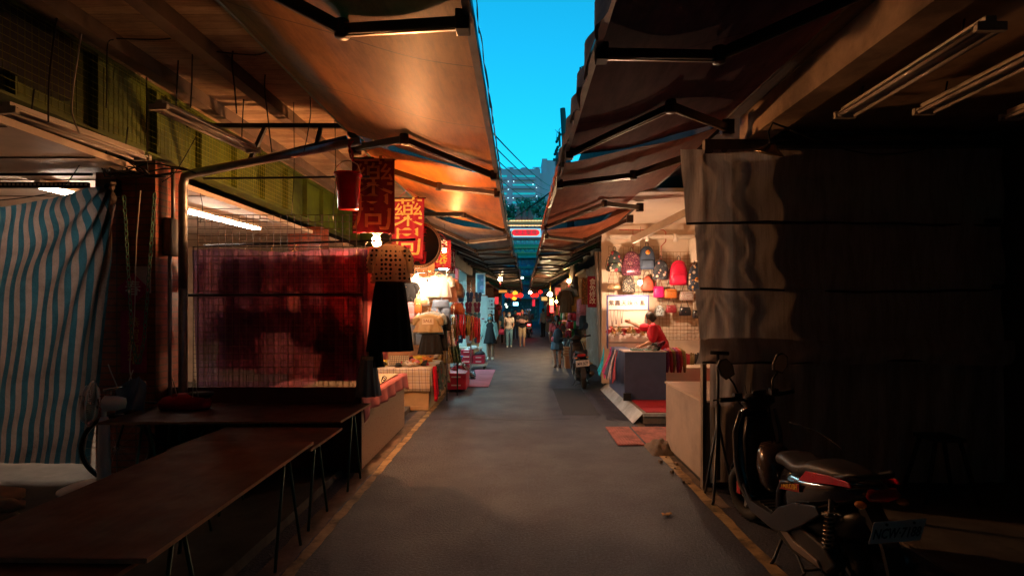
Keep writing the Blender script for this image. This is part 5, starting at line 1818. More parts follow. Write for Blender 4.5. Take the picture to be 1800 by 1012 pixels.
# translucent curtain strip at the left of the bag stall, and the dark stall beyond it
CLEAR = mat('cloudy_film', (.50, .42, .36), .25, var=.2, scale=4, bmp=.5, bscale=8, trans=.45, clear=.35)
b = MB(); b.sheet(lambda u, v: Vector((1.60 + .26 * u + .10 * v * (1 - u) + .03 * v, 12.1 + .05 * math.sin(u * 24 + v), 3.0 - 2.7 * v)), 40, 24)
b.build('film_strip', mat('cloudy_strip', (.48, .38, .30), .4, var=.2, scale=4, bmp=.4, bscale=8, trans=.5, clear=.1), label='cloudy plastic strip hanging at the left edge of the bag stall', cat='curtain')
b = MB(); b.box((1.83, 12.15, .06), (2.1, 12.5, 3.4)); b.build('stall_post', STEEL, label='dark post where the bag stall ends', cat='post')
b = MB(); b.sheet(lambda u, v: Vector((1.95 + .12 * math.sin(u * 30) * .4, 12.6 + 3.6 * u, 2.9 - 2.6 * v + .0)), 60, 20)
b.build('clear_curtain', CLEAR, label='creased clear curtain closing the dark stall behind the parked scooter', cat='curtain')
b = MB(); b.box((3.5, 12.3, .06), (3.6, 17, 3.3)); b.build('back_wall', DARKW, label='dark rear wall inside the closed stall on the right', cat='wall')
bx = P(1040, 513, 12.9)
t = thing('notice_banner', 'narrow red banner with white writing in the dark stall', 'banner', (bx.x, 12.9, bx.z))
a, c = P(1033, 540, 12.9), P(1050, 485, 12.9)
b = MB(); b.box((a.x, 12.9, a.z), (c.x, 12.915, c.z)); b.build('cloth', BANR, t)
lettering('食\n免\n修\n改', .155, ((a.x + c.x) / 2, 12.893, (a.z + c.z) / 2), INKW, t)
a, c = P(1022, 535, 13.6), P(1033, 488, 13.6)
b = MB(); b.box((a.x, 13.6, a.z), (c.x, 13.615, c.z)); b.build('menu_sheet', mat_spots('menu_print', (.10, .05, .02), [(.35, .15, .04), (.2, .08, .03)], 30, .35, .4), label='dim orange menu sheet left of the red notice banner', cat='poster')
# ================================================================== scooters
def scooter(label, loc, yaw, lean, plate, body, accent, group=None, detail=True, tail=None, name='scooter', skirt=None, steer=4):
    """x forward, y left, z up; origin on the ground between the wheels"""
    M_ = Matrix.Translation(loc) @ Matrix.Rotation(yaw, 4, 'Z') @ Matrix.Rotation(lean, 4, 'X')
    t = thing(name, label, 'scooter', loc, M_.to_euler(), group=group)
    G = body
    SK = skirt or mat('silver_side_paint', (.03, .033, .048), .3, .4, coat=.3)
    RY = Euler((R(90), 0, 0)).to_matrix()

    def wheel(x, y0, Rw, rw, steer=0):
        S = Matrix.Rotation(steer, 3, 'Z') @ RY
        w = MB(); w.torus((x, y0, Rw + rw), Rw, rw, S, 44, 12)
        for k in range(44):
            a = 2 * PI * k / 44
            q = S @ Vector((math.cos(a) * (Rw + rw - .003), math.sin(a) * (Rw + rw - .003), 0))
            w.tube([Vector((x, y0, Rw + rw)) + q + S @ Vector((0, 0, -rw * .7)), Vector((x, y0, Rw + rw)) + q * 1.008, Vector((x, y0, Rw + rw)) + q + S @ Vector((0, 0, rw * .7))], .004, 4)
        wo = w.build('tyre', RUBBER, t, local=True)
        c = Vector((x, y0, Rw + rw))
        r = MB(); r.lathe([(Rw - rw * .35, -rw * .7), (Rw - rw * .8, -rw * .45), (Rw - rw * .8, rw * .45), (Rw - rw * .35, rw * .7)], c, S, n=40)
        r.lathe([(0, -.05), (.035, -.05), (.035, .05), (0, .05)], c, S, n=16)
        for k in range(5):
            a = 2 * PI * k / 5
            e = S @ Vector((math.cos(a), math.sin(a), 0))
            r.bar(c + e * .03, c + e * (Rw - rw * .75), .03, .022, up=S @ Vector((0, 0, 1)))
        r.build('rim', mat('rim_grey', (.35, .34, .33), .35, .7), wo, local=True)
        d = MB(); d.lathe([(.05, .058), (.095, .058), (.095, .062), (.05, .062)], c, S, n=36)
        d.build('brake_disc', CHROME, wo, local=True)
    wheel(.66, 0, .19, .048, R(steer)); wheel(-.62, 0, .175, .060)
    b = MB()
    for s in (-1, 1):
        b.tube([(.66, s * .085, .24), (.60, s * .085, .42), (.53, s * .05, .62)], [.022, .024, .024], 10)
    b.tube([(.52, 0, .6), (.44, 0, .95)], .03, 10)
    b.build('fork', mat('fork_black', (.03, .03, .03), .4, .5), t, local=True)
    b = MB(); b.cbox((.60, .095, .30), (.06, .035, .09)); b.build('brake_caliper', mat('caliper_red', (.40, .02, .02), .4), t, local=True)
    # front mudguard
    def fend(u, v):
        a = R(35 + 120 * u)
        w = (v - .5) * 2
        rr = .262 - .018 * w * w
        return Vector((.66 + math.cos(a) * rr * -1 * -1, w * .068, .238 + math.sin(a) * rr))
    b = MB(); b.sheet(fend, 18, 8); b.build('front_mudguard', SK, t, local=True, thick=.006)
    # leg shield: outer shell
    secs = [(.26, .30, .10, .26), (.34, .40, .17, .2), (.50, .47, .185, .1), (.70, .50, .175, .09), (.86, .50, .15, .10), (.97, .46, .12, .11), (1.03, .40, .08, .09)]
    b = MB()
    rings = [(x, 0, z, .055, w) for z, x, w, _ in secs]
    b.loft(rings, 32, e=3.0)
    b.build('leg_shield', G, t, local=True)
    b = MB(); b.loft([(.565, 0, .55, .03, .13), (.60, 0, .66, .05, .13), (.60, 0, .80, .055, .12), (.54, 0, .95, .045, .09), (.47, 0, 1.04, .02, .05)], 28, e=2.6); b.build('front_cowl', G, t, local=True)
    b = MB(); b.loft([(.36, 0, .33, .03, .12), (.41, 0, .5, .035, .13), (.44, 0, .75, .04, .125), (.42, 0, .93, .05, .10)], 24, e=3.5); b.build('inner_panel', BLACKP, t, local=True)
    for s in (-1, 1):
        b = MB(); b.tube([(.24, s * .165, .30), (.38, s * .19, .40), (.43, s * .195, .55), (.445, s * .19, .80), (.42, s * .14, .98)], [.014, .02, .018, .016, .012], 8); b.build('shield_rim', mat('edge_paint', (.16, .15, .15), .28, .4), t, local=True)
    # floorboard
    b = MB(); b.loft([(.06, 0, .255, .25, .165), (.06, 0, .275, .27, .18), (.06, 0, .31, .27, .18), (.06, 0, .325, .25, .16)], 32, e=5)
    for k in range(6): b.box((-.12 + k * .06, -.13, .325), (-.09 + k * .06, .13, .332))
    b.build('floorboard', BLACKP, t, local=True)
    for s in (-1, 1):
        b = MB()
        pts = [(.40, .36), (.24, .25), (-.12, .235), (-.30, .30), (-.50, .42), (-.70, .56), (-.66, .60), (-.40, .53), (-.20, .43), (-.10, .345), (.22, .33), (.34, .43)]
        b.prism(pts, .022, Matrix.Translation((0, s * .178 - .011, 0)))
        b.build('side_skirt', SK, t, local=True, bevel=.006)
    # body under the seat
    X = Matrix.Rotation(R(90), 4, 'Y')      # loft axis z -> x

    def lx(rings, n=32, e=2.4):
        b = MB()
        out = []
        vs, fs = [], []
        for (x, zc, hw, hh) in rings:
            for k in range(n):
                a = 2 * PI * k / n
                ca, sa = math.cos(a), math.sin(a)
                vs.append((x, math.copysign(abs(ca) ** (2 / e), ca) * hw, zc + math.copysign(abs(sa) ** (2 / e), sa) * hh))
        for i in range(len(rings) - 1):
            for k in range(n):
                fs.append((i * n + k, (i + 1) * n + k, (i + 1) * n + (k + 1) % n, i * n + (k + 1) % n))
        fs.append(tuple(range(n))); fs.append(tuple((len(rings) - 1) * n + k for k in range(n - 1, -1, -1)))
        b.add(vs, fs, True)
        return b
    lx([(-.10, .48, .10, .14), (-.14, .50, .14, .22), (-.30, .55, .165, .18), (-.50, .61, .165, .14), (-.72, .69, .14, .10), (-.92, .77, .09, .06), (-1.0, .79, .04, .03)]).build('rear_body', G, t, local=True)
    lx([(-.16, .38, .12, .10), (-.30, .40, .135, .13), (-.55, .44, .13, .13), (-.80, .52, .10, .10), (-.92, .58, .06, .06)]).build('lower_fairing', mat('fairing_black', (.02, .02, .022), .35), t, local=True)
    # seat
    lx([(.0, .70, .06, .02), (-.03, .715, .10, .05), (-.15, .735, .125, .055), (-.32, .725, .14, .05), (-.42, .745, .145, .062), (-.50, .775, .145, .06), (-.70, .80, .13, .05), (-.86, .815, .09, .035), (-.92, .815, .04, .015)], e=2.7).build('seat', mat('seat_vinyl', (.035, .035, .042), .42, var=.2, bmp=.5, bscale=160), t, local=True)
    b = MB(); b.tube([(-.415, -.146, .745), (-.425, -.1, .80), (-.43, 0, .812), (-.425, .1, .80), (-.415, .146, .745)], .005, 6); b.build('seat_seam', BLACKP, t, local=True)
    # dark rounded bag on the hook between the knees
    b = MB(); b.loft([(.12, 0, .42, .07, .09), (.13, 0, .48, .11, .13), (.15, 0, .60, .12, .145), (.18, 0, .70, .10, .12), (.22, 0, .76, .05, .08)], 28, e=2.5); b.build('fuel_cover', mat('smoked_gloss', (.05, .035, .03), .18, coat=.6), t, local=True)
    for s in (-1, 1):
        b = MB(); b.prism([(-.40, .675), (-.52, .70), (-.80, .77), (-.95, .80), (-.93, .825), (-.72, .805), (-.50, .765)], .012, Matrix.Translation((0, s * .158 - .006 - s * .018, 0))); b.build('accent_panel', accent, t, local=True, bevel=.003)
        b = MB(); b.tube([(-.14, s * .145, .36), (-.17, s * .15, .52), (-.25, s * .168, .62), (-.42, s * .172, .66)], [.03, .028, .02, .008], 8); b.build('body_trim', SK, t, local=True)
    b = MB(); b.tube([(-.78, .13, .80), (-.92, .12, .86), (-1.0, .06, .87), (-1.0, -.06, .87), (-.92, -.12, .86), (-.78, -.13, .80)], .014, 8); b.build('grab_rail', BLACKP, t, local=True)
    b = MB(); b.loft([(-1.0, 0, .74, .03, .08), (-1.01, 0, .77, .04, .10), (-1.0, 0, .80, .03, .08)], 24); b.build('tail_light', tail or mat('tail_red', (.30, .01, .01), .2), t, local=True)
    for s in (-1, 1):
        b = MB(); b.ell((-.99, s * .12, .72), (.035, .03, .02), 12, 8); b.build('turn_signal', mat('amber_lens', (.5, .16, .03), .2), t, local=True)
    # plate
    b = MB(); b.prism([(-.90, .70), (-1.06, .50), (-1.12, .30), (-1.09, .30), (-1.03, .50), (-.86, .64)], .10, Matrix.Translation((0, -.05, 0))); b.build('plate_hanger', BLACKP, t, local=True)
    pm = MB()
    ptf = Matrix.Translation((-1.10, 0, .61)) @ Matrix.Rotation(R(-22), 4, 'Y')
    pm.box((-.003, -.145, -.075), (.001, .145, .075), ptf)
    po = pm.build('licence_plate', mat('plate_white', (.85, .82, .78), .4, var=.08, bmp=0), t, local=True, bevel=.002)
    text_mb(plate, .092, ptf @ Matrix.Translation((-.0045, 0, -.010)) @ Matrix.Rotation(R(-90), 4, 'Z') @ Matrix.Rotation(R(90), 4, 'X') @ Matrix.Diagonal((.60, 1.05, 1, 1)), .001, .012).build('plate_lettering', INK, po, local=True)
    for s in (-1, 1):
      b = MB(); b.lathe([(0, 0), (.008, 0), (.008, .004), (0, .004)], ptf @ Vector((-.006, s * .075, .058)), Euler((0, R(-90), 0)).to_matrix(), n=8)
      b.build('plate_bolt', STEEL, po, local=True)
    # engine and belt case on the left, exhaust on the right
    b = MB(); b.prism([(-.10, .20), (-.30, .16), (-.70, .20), (-.78, .28), (-.66, .36), (-.40, .38), (-.20, .34)], .09, Matrix.Translation((0, .07, 0))); b.build('belt_case', mat('case_grey', (.06, .058, .06), .4, .5), t, local=True, bevel=.015)
    b = MB(); b.prism([(-.16, .27), (-.34, .20), (-.66, .215), (-.62, .25), (-.36, .26), (-.2, .33)], .014, Matrix.Translation((0, .162, 0))); b.build('case_cover', mat('case_silver', (.45, .36, .30), .3, .8), t, local=True, bevel=.005)
    b = MB(); b.loft([(-.30, 0, .22, .16, .07), (-.30, 0, .40, .18, .08), (-.30, 0, .46, .15, .06)], 20, e=4); b.build('engine', STEEL, t, local=True)
    b = MB()
    sp = []
    for k in range(90):
        u = k / 89
        a = u * 9 * 2 * PI
        sp.append(Vector((-.66 + .03 * math.cos(a) - .06 * u, .125 + .03 * math.sin(a), .34 + .26 * u)))
    b.tube(sp, .0055, 6); b.build('shock_spring', mat('spring_metal', (.35, .28, .22), .3, .8), t, local=True)
    b = MB(); b.tube([(-.66, .125, .28), (-.73, .125, .66)], .016, 8); b.tube([(-.655, .125, .22), (-.665, .125, .36)], .024, 8); b.build('shock_body', STEEL, t, local=True)
    b = MB(); b.tube([(-.10, -.1, .16), (-.30, -.14, .17), (-.42, -.16, .22), (-.46, -.17, .25), (-.92, -.18, .36), (-.96, -.18, .37)], [.02, .02, .03, .055, .062, .04], 16); b.build('muffler', mat('muffler_metal', (.10, .09, .09), .3, .8), t, local=True)
    # stands
    b = MB(); b.tube([(-.10, .10, .2), (-.14, .20, .05), (-.15, .24, .0)], .011, 8); b.cbox((-.15, .24, .006), (.05, .04, .01)); b.build('side_stand', STEEL, t, local=True)
    b = MB(); b.tube([(-.26, -.12, .17), (-.42, -.14, .07), (-.44, -.16, .06)], .010, 8); b.tube([(-.26, .12, .17), (-.42, .14, .07), (-.44, .18, .06)], .010, 8); b.tube([(-.40, -.13, .08), (-.40, .13, .08)], .009, 6); b.build('centre_stand', STEEL, t, local=True)
    # handlebar
    S = Matrix.Translation((.42, 0, 1.02)) @ Matrix.Rotation(R(steer * 1.3), 4, 'Z')

    def sp_(p):
        return S @ Vector(p)
    b = MB(); b.loft([(0, 0, -.03, .06, .08), (-.01, 0, .02, .085, .14), (-.02, 0, .06, .08, .13), (.0, 0, .09, .05, .08)], 24, S, e=2.6); b.build('handlebar_cowl', BLACKP, t, local=True)
    b = MB(); b.tube([sp_((0, -.33, .07)), sp_((.0, -.2, .06)), sp_((0.02, 0, .04)), sp_((.0, .2, .06)), sp_((0, .33, .07))], .012, 8); b.build('handlebar', STEEL, t, local=True)
    for s in (-1, 1):
        b = MB()
        b.tube([sp_((-.0, s * .21, .065)), sp_((-.01, s * .36, .075))], .018, 12)
        for k in range(9): b.torus(sp_((-.001 - k * .001, s * (.225 + k * .015), .066 + k * .001)), .0185, .002, Euler((R(90), 0, 0)).to_matrix(), 12, 4)
        b.build('grip', RUBBER, t, local=True)
        b = MB(); b.tube([sp_((.03, s * .17, .07)), sp_((.07, s * .24, .065)), sp_((.075, s * .36, .06))], .007, 6); b.cbox(sp_((.01, s * .18, .085)), (.05, .06, .05)); b.build('brake_lever', BLACKP, t, local=True)
        b = MB(); b.tube([sp_((.01, s * .17, .10)), sp_((.03, s * .19, .18)), sp_((.02, s * .25, .25))], .008, 8); mo = b.build('mirror_stem', BLACKP, t, local=True)
        mt = S @ Matrix.Translation((.02, s * .27, .31)) @ Matrix.Rotation(R(-12), 4, 'Z') @ Matrix.Rotation(s * R(-24), 4, 'X')
        hexa = [(-.045, -.075), (.040, -.080), (.062, -.03), (.056, .055), (.015, .088), (-.04, .072), (-.065, .0)]
        Q = mt @ Matrix.Rotation(R(90), 4, 'Z')
        b = MB(); b.prism([(x, z) for x, z in hexa], .022, Q @ Matrix.Translation((0, -.011, 0))); b.build('mirror_shell', BLACKP, mo, local=True, bevel=.004)
        b = MB(); b.prism([(x * .86, z * .86) for x, z in hexa], .002, Q @ Matrix.Translation((0, .0125, 0))); b.build('mirror_glass', mat('mirror_glass', (.75, .68, .6), .05, 1.0, bmp=0), mo, local=True)
    b = MB(); b.loft([(0, 0, .0, .035, .07), (-.01, 0, .04, .03, .065)], 16, S @ Matrix.Translation((-.02, 0, .08))); b.build('gauge', BLACKP, t, local=True)
    if detail:
        b = MB()
        for k in range(4):
            s = -1 if k % 2 else 1
            b.tube([sp_((.02, s * .16, .07)), sp_((.10, s * .10, .02)), sp_((.10, s * .03, -.06)), (.47, s * .02, .85)], .005, 6)
        b.tube([sp_((.0, .1, .1)), sp_((.0, .11, .17))], .003, 5); b.tube([sp_((.0, .06, .1)), sp_((.01, .05, .18))], .003, 5)
        b.build('brake_hose', WIREB, t, local=True)
    return t


GB = mat('gloss_black_paint', (.012, .012, .016), .14, coat=.8, bmp=0)
SCP = Vector((1.98, 4.07, .0))
s1 = scooter('black scooter with red accents and licence plate parked at the lower right', SCP, R(90 + 3), R(-3), 'NCW·7188', GB, mat('red_accent', (.55, .008, .03), .25, coat=.4), steer=12)
# sticker on the left flank
b = MB(); b.prism([(-.22, .565), (-.47, .62), (-.47, .675), (-.22, .625)], .003, Matrix.Translation((0, .176, 0))); st_ = b.build('sticker', mat('sticker_red', (.30, .02, .02), .4), s1, local=True)
text_mb('TAIKOSH', .052, Matrix.Translation((-.345, .1805, .621)) @ Matrix.Rotation(R(180), 4, 'Z') @ Matrix.Rotation(R(90), 4, 'X') @ Matrix.Rotation(R(12.5), 4, 'Z'), .001, .02).build('sticker_lettering', mat('sticker_yellow', (.75, .45, .03), .4), st_, local=True)

GREYB = mat('grey_scooter_paint', (.05, .05, .06), .25, coat=.5)
scooter('black scooter parked beside the dark stall, rear plate facing the viewer', Vector((1.43, 13.0, 0)), R(90 - 2), R(-6), 'MFR·3677', GREYB, mat('rose_lens', (.28, .06, .06), .3), group='scooters farther up the lane')
scooter('dark scooter with large front wheel parked by the walking backpack woman', Vector((1.55, 18.8, 0)), R(-70), R(-6), 'KLM·2051', GREYB, mat('silver_accent', (.4, .4, .4), .3), group='scooters farther up the lane', detail=False)
scooter('dark scooter parked farther right behind the backpack woman', Vector((1.75, 24.5, 0)), R(-80), R(-6), 'PQA·3318', GREYB, mat('silver_accent', (.4, .4, .4), .3), group='scooters farther up the lane', detail=False)
RS = scooter('red scooter ridden away with a glowing tail light', Vector((.50, 34, 0)), R(90), R(0), '683·KTV', mat('red_gloss', (.35, .01, .015), .2, coat=.6), mat('red_gloss', (.35, .01, .015), .2), tail=emis('tail_glow', (1, .03, .03), 14), group='scooters farther up the lane', detail=False, skirt=mat('red_gloss', (.35, .01, .015), .2))
# ================================================================== pink cloth display box (left)
rr = random.Random(33)
BOXM = mat_spots('printed_board', (.50, .34, .22), [(.22, .12, .08), (.30, .14, .10)], 26, .17, .7)
t = thing('display_box', 'beige box table with dark speckled print under a pink cloth', 'table', (-2.4, 7.3, .0))
b = MB(); b.box((-3.2, 6.12, .01), (-1.76, 8.45, .78)); b.build('box_body', BOXM, t)
PCL = fab('rose_cloth', (.50, .16, .17), .1)
b = MB()
b.sheet(lambda u, v: Vector((-3.2 + 1.46 * u + .012, 6.10 + 2.38 * v, .795 + .004 * math.sin(u * 20 + v * 13))), 24, 30)


def drape(u, v):
    y = 6.10 + 2.38 * u
    d = .14 + .05 * math.sin(u * 3.1) + .11 * max(0, (u - .86) / .14) + .12 * max(0, (.10 - u) / .10)
    return Vector((-1.728 + .02 * math.sin(u * 34) * v + .02 * v, y, .797 - d * v))


b.sheet(drape, 60, 6)
b.sheet(lambda u, v: Vector((-3.2 + 1.47 * u, 6.095 - .01 * v, .797 - (.10 + .06 * u) * v)), 20, 4)
b.build('cloth', PCL, label='rose pink cloth draped over the beige display box', cat='tablecloth', thick=.003)
b = MB()
b.box((-2.7, 6.9, .803), (-1.82, 8.3, .815)); b.build('display_mat', mat_spots('jewel_mat', (.55, .42, .25), [(.75, .65, .45), (.3, .2, .1)], 45, .3), label='cream mat of small trinkets on the pink cloth', cat='mat')
b = MB()
for k in range(26):
    c = (-1.98 + rr.gauss(0, .07), 7.35 + rr.gauss(0, .16), .835 + rr.uniform(0, .015))
    b.torus(c, rr.uniform(.018, .035), .007, Euler((rr.uniform(-1.2, 1.2), rr.uniform(-1.2, 1.2), 0)).to_matrix(), 10, 5)
b.build('hair_clips', mat('glossy_black', (.015, .015, .02), .2), label='cluster of glossy black hair clips on the pink cloth table', cat='hair clips')

# ================================================================== plaid table stall
PLAID = mat_plaid('plaid_cloth', (.60, .50, .38), (.55, .50, .55), (.75, .60, .35), .11)
t = thing('display_table', 'stall table of tan boxes under the plaid cloth', 'table', (-2.4, 11, 0))
TAN = mat('tan_box', (.55, .36, .18), .6, var=.12, scale=3, grime=.2)
b = MB(); b.box((-2.9, 9.72, .01), (-1.60, 12.3, .36)); b.box((-2.7, 9.70, .012), (-1.62, 9.719, .08)); b.build('plinth', TAN, t, bevel=.005)
b = MB(); b.box((-2.9, 9.76, .362), (-1.66, 12.3, .73)); b.build('box_body', TAN, t)
b = MB()
b.sheet(lambda u, v: Vector((-2.95 + 1.38 * u, 9.70 + 2.65 * v, .742)), 8, 8)
b.sheet(lambda u, v: Vector((-2.95 + 1.38 * u, 9.69 - .02 * v + .012 * math.sin(u * 26) * v, .742 - .40 * v)), 60, 6)
b.sheet(lambda u, v: Vector((-1.568 + .015 * v + .01 * math.sin(u * 40) * v, 9.69 + 2.6 * u, .742 - (.34 + .03 * math.sin(u * 9)) * v)), 60, 6)
b.build('tablecloth', PLAID, label='grey and cream plaid cloth over the tan boxes', cat='tablecloth', thick=.003)
for i, (y, w, h, c, lb, nm) in enumerate(((9.95, .30, .55, (.62, .01, .03), 'bright red velvet scarf on the near corner of the plaid table', 'red'),
                                      (10.35, .42, .52, None, 'dark flowered scarf hanging beside the red one', 'a'),
                                      (10.85, .42, .50, None, 'olive and pink leafy scarf in the middle of the table side', 'b'),
                                      (11.4, .45, .46, None, 'tan patterned scarf toward the far end of the plaid table', 'c'))):
    m = fab('red_velvet', (.62, .01, .035), .05) if c else mat_spots('scarfprint_' + nm, [(.05, .05, .04), (.14, .10, .06), (.28, .18, .10)][i - 1], [(.35, .12, .08), (.10, .14, .06), (.45, .30, .2), (.02, .02, .02)], 13, .36)
    b = MB()
    b.sheet(lambda u, v, y=y, w=w, h=h, i=i: Vector((-1.535 + .05 * v + .022 * math.sin(u * 22 + v * 2 + i), y + (u - .5) * w * (.55 + .5 * v) + (-.08 * v if i == 0 else 0), .745 - h * v - .05 * math.sin(u * 5 + i) * v)), 40, 12)
    b.build('scarf', m, label=lb, cat='scarf', group='scarves hanging from the plaid table', thick=.006)
# goods on the table
GOODS = [('goods_red', (.50, .02, .04)), ('goods_orange', (.65, .22, .03)), ('goods_yellow', (.70, .50, .06)), ('goods_plum', (.16, .03, .09)), ('goods_cream', (.6, .5, .4)), ('goods_black', (.02, .02, .02)), ('goods_blue', (.08, .2, .4)), ('goods_pink', (.6, .2, .25))]
GM = [mat(n, c, .6, var=.3, scale=20) for n, c in GOODS]


def scrunch_pile(n, x0, x1, y0, y1, z, r, idxs, label, cat, name, s=0.04, zr=.05):
    k0 = random.Random(int(x0 * 100 + y0 * 10))
    for j in range(n):
        b = MB()
        cx, cy = k0.uniform(x0, x1), k0.uniform(y0, y1)
        m = GM[idxs[j % len(idxs)]]
        for q in range(3):
            c = (cx + k0.uniform(-s, s), cy + k0.uniform(-s, s), z + r * .5 + k0.uniform(0, zr))
            if k0.random() < .6:
                b.torus(c, r * .75, r * .35, Euler((k0.uniform(-.6, .6), k0.uniform(-.6, .6), 0)).to_matrix(), 12, 7)
            else:
                b.loft([(c[0], c[1], z + .002, r, r * .8, .1), (c[0], c[1], z + r * .8, r * .9, r * .9, .12), (c[0], c[1], z + r * 1.2, r * .4, r * .4, .1)], 14)
        b.build(name, m, label=label, cat=cat, group=label.replace('one of the ', ''))


scrunch_pile(34, -2.2, -1.64, 9.85, 11.9, .748, .05, [0, 1, 3, 0, 4, 2, 5, 7], 'one of the bright scrunchies heaped on the plaid table', 'scrunchie', 'scrunchie')
scrunch_pile(8, -2.62, -2.35, 9.8, 10.0, .748, .06, [5, 5, 4], 'one of the dark hair scarves lying at the near edge of the plaid table', 'hair scarf', 'hair_scarf')
t = thing('wire_basket', 'small tilted wire basket standing on the plaid table', 'basket', (-2.18, 10.0, .75))
b = MB()
Mt = Matrix.Translation((-2.18, 9.95, .78)) @ Matrix.Rotation(R(-25), 4, 'X')
for k in range(9):
    x = -.16 + k * .04
    b.tube([(x, 0, 0), (x, .01, .17)], .004, 4, M=Mt)
for k in range(6):
    b.tube([(-.16, -.004, k * .034), (.16, -.004, k * .034)], .004, 4, M=Mt)
b.build('basket_grid', mat('dark_basket', (.10, .07, .05), .5), t)
b = MB(); b.box((-.17, .015, 0), (.17, .035, .18), Mt); b.build('back_board', mat('cream_card', (.6, .48, .3), .7), t)
for i, (x, h, m) in enumerate(((-2.80, .14, 4), (-2.68, .16, 5), (-2.52, .17, 2), (-2.60, .12, 4))):
    b = MB(); b.box((x, 10.05, .746), (x + .10, 10.15, .746 + h)); b.build('small_box', GM[m], label=['cream small box leftmost on the plaid table', 'black small box second on the plaid table', 'yellow small box on the plaid table', 'short cream box between yellow and black boxes'][i], cat='box', bevel=.004)
b = MB(); b.lathe([(0, 0), (.10, 0), (.13, .05), (.125, .05), (.09, .01), (0, .01)], (-1.98, 10.9, .80), n=24); b.build('dish', GM[2], label='round yellow dish among the scrunchies', cat='dish')

# ------------------------------------------------------------------ the lit clothes above the plaid table
t = thing('clothes_rack', 'wire rack of lit clothes behind the plaid table', 'clothes rack', (-1.9, 10.6, .75))
b = MB(); b.tube([(-2.85, 10.55, 2.44), (-1.28, 10.55, 2.46)], .012, 8); b.tube([(-2.85, 10.75, .75), (-2.85, 10.75, 2.5)], .014, 8); b.tube([(-1.42, 10.75, .0), (-1.42, 10.75, 2.5)], .014, 8); b.build('rack_frame', CHROME, t)
grid_panel(-2.9, -1.30, 10.85, 1.0, 2.50, .10, .10, 'wire grid behind the lit hanging clothes', r=.003, m=CHROME)
b = MB(); b.box((-3.2, 11.3, .1), (-1.75, 11.36, 2.7)); b.build('partition', mat('warm_partition', (.45, .24, .12), .7, grime=.3), label='brown partition behind the lit clothes rack', cat='partition')
GL2 = 'lit clothes above the plaid table'
whitec = fab('white_cotton', (.72, .66, .58), .3)
creamc = fab('cream_cotton', (.66, .56, .42), .3)
denim = fab('denim', (.16, .22, .32), .1)
blackc = mat('black_cloth', (.008, .008, .009), .9)
plaidc = mat_plaid('grey_check_shirt', (.62, .58, .52), (.7, .7, .74), (.8, .76, .68), .05)


def gp(kind, label, px, py, Y, w, h, m, **kw):
    p = P(px, py, Y)
    return garment(kind, label, p.x, Y, p.z, w, h, m, group=GL2, **kw)


gp('shirt', 'pale checked shirt at the left of the lit rack', 733, 480, 10.5, .40, .62, plaidc, sleeve=.6, yaw=.1)
gp('shirt', 'white blouse with collar at the right of the lit rack', 772, 476, 10.5, .42, .50, whitec, m2=GM[4], parts='collar', yaw=-.05)
gp('shirt', 'white shirt half hidden behind the collared blouse', 753, 480, 10.62, .40, .55, creamc)
gp('shorts', 'blue denim shorts under the white blouse', 775, 522, 10.52, .36, .42, denim)
gp('shirt', 'black shirt hanging in shadow at the left of the lit rack', 716, 488, 10.45, .34, .55, blackc)
gp('shirt', 'peach cardigan at the far right of the lit rack', 790, 482, 10.7, .26, .55, fab('peach', (.65, .35, .25), .3))
gp('shorts', 'grey denim shorts at the lower left of the clothes', 731, 565, 10.4, .32, .38, fab('grey_denim', (.22, .27, .34), .1))
gp('shirt', 'tan tied shirt with a small white sign, lowest in the middle', 752, 545, 9.95, .40, .40, fab('tan_shirt', (.52, .40, .22), .2), flare=1.35)
gp('shirt', 'pale blue shirt just behind the tan one', 757, 541, 10.1, .42, .48, fab('sky_shirt', (.40, .48, .50), .2))
gp('skirt', 'black short skirt below the tan shirt', 757, 582, 10.0, .40, .36, blackc, flare=1.1)
gp('dress', 'black dress seen at the right behind the tan shirt', 768, 545, 10.25, .36, .75, blackc)
# price card on the tan shirt
t = thing('price_card', 'small white price card pinned on the tan shirt', 'card', P(752, 566, 9.86))
p = P(752, 564, 9.86)
b = MB(); b.box((p.x - .10, 9.855, p.z - .06), (p.x + .10, 9.86, p.z + .05)); b.build('card', mat('card_white', (.72, .66, .5), .6), t)
lettering('SALE', .075, (p.x, 9.852, p.z), mat('brown_ink', (.2, .1, .04), .6), t)
# pink backpack and an orange pouch left of the shirts
OG = bag('pack', 'pink lilac backpack on the lit rack', 722, 548, .30, .36, mat('lilac_nylon', (.55, .30, .36), .6), Y=10.3)
bag('round', 'orange pouch beside the pink lilac backpack', 735, 540, .14, .22, mat('orange_nylon', (.70, .22, .05), .6), Y=10.2, m2=GM[2])
bag('box', 'pale tan handbag hanging under the bulbs', 740, 530, .26, .12, mat('sand_leather', (.6, .4, .22), .5), Y=10.25, m2=GM[4])
bag('pack', 'bronze leather backpack hanging above the necklaces', 803, 510, .30, .34, mat('bronze_leather', (.12, .065, .045), .3, var=.3), Y=12.0)

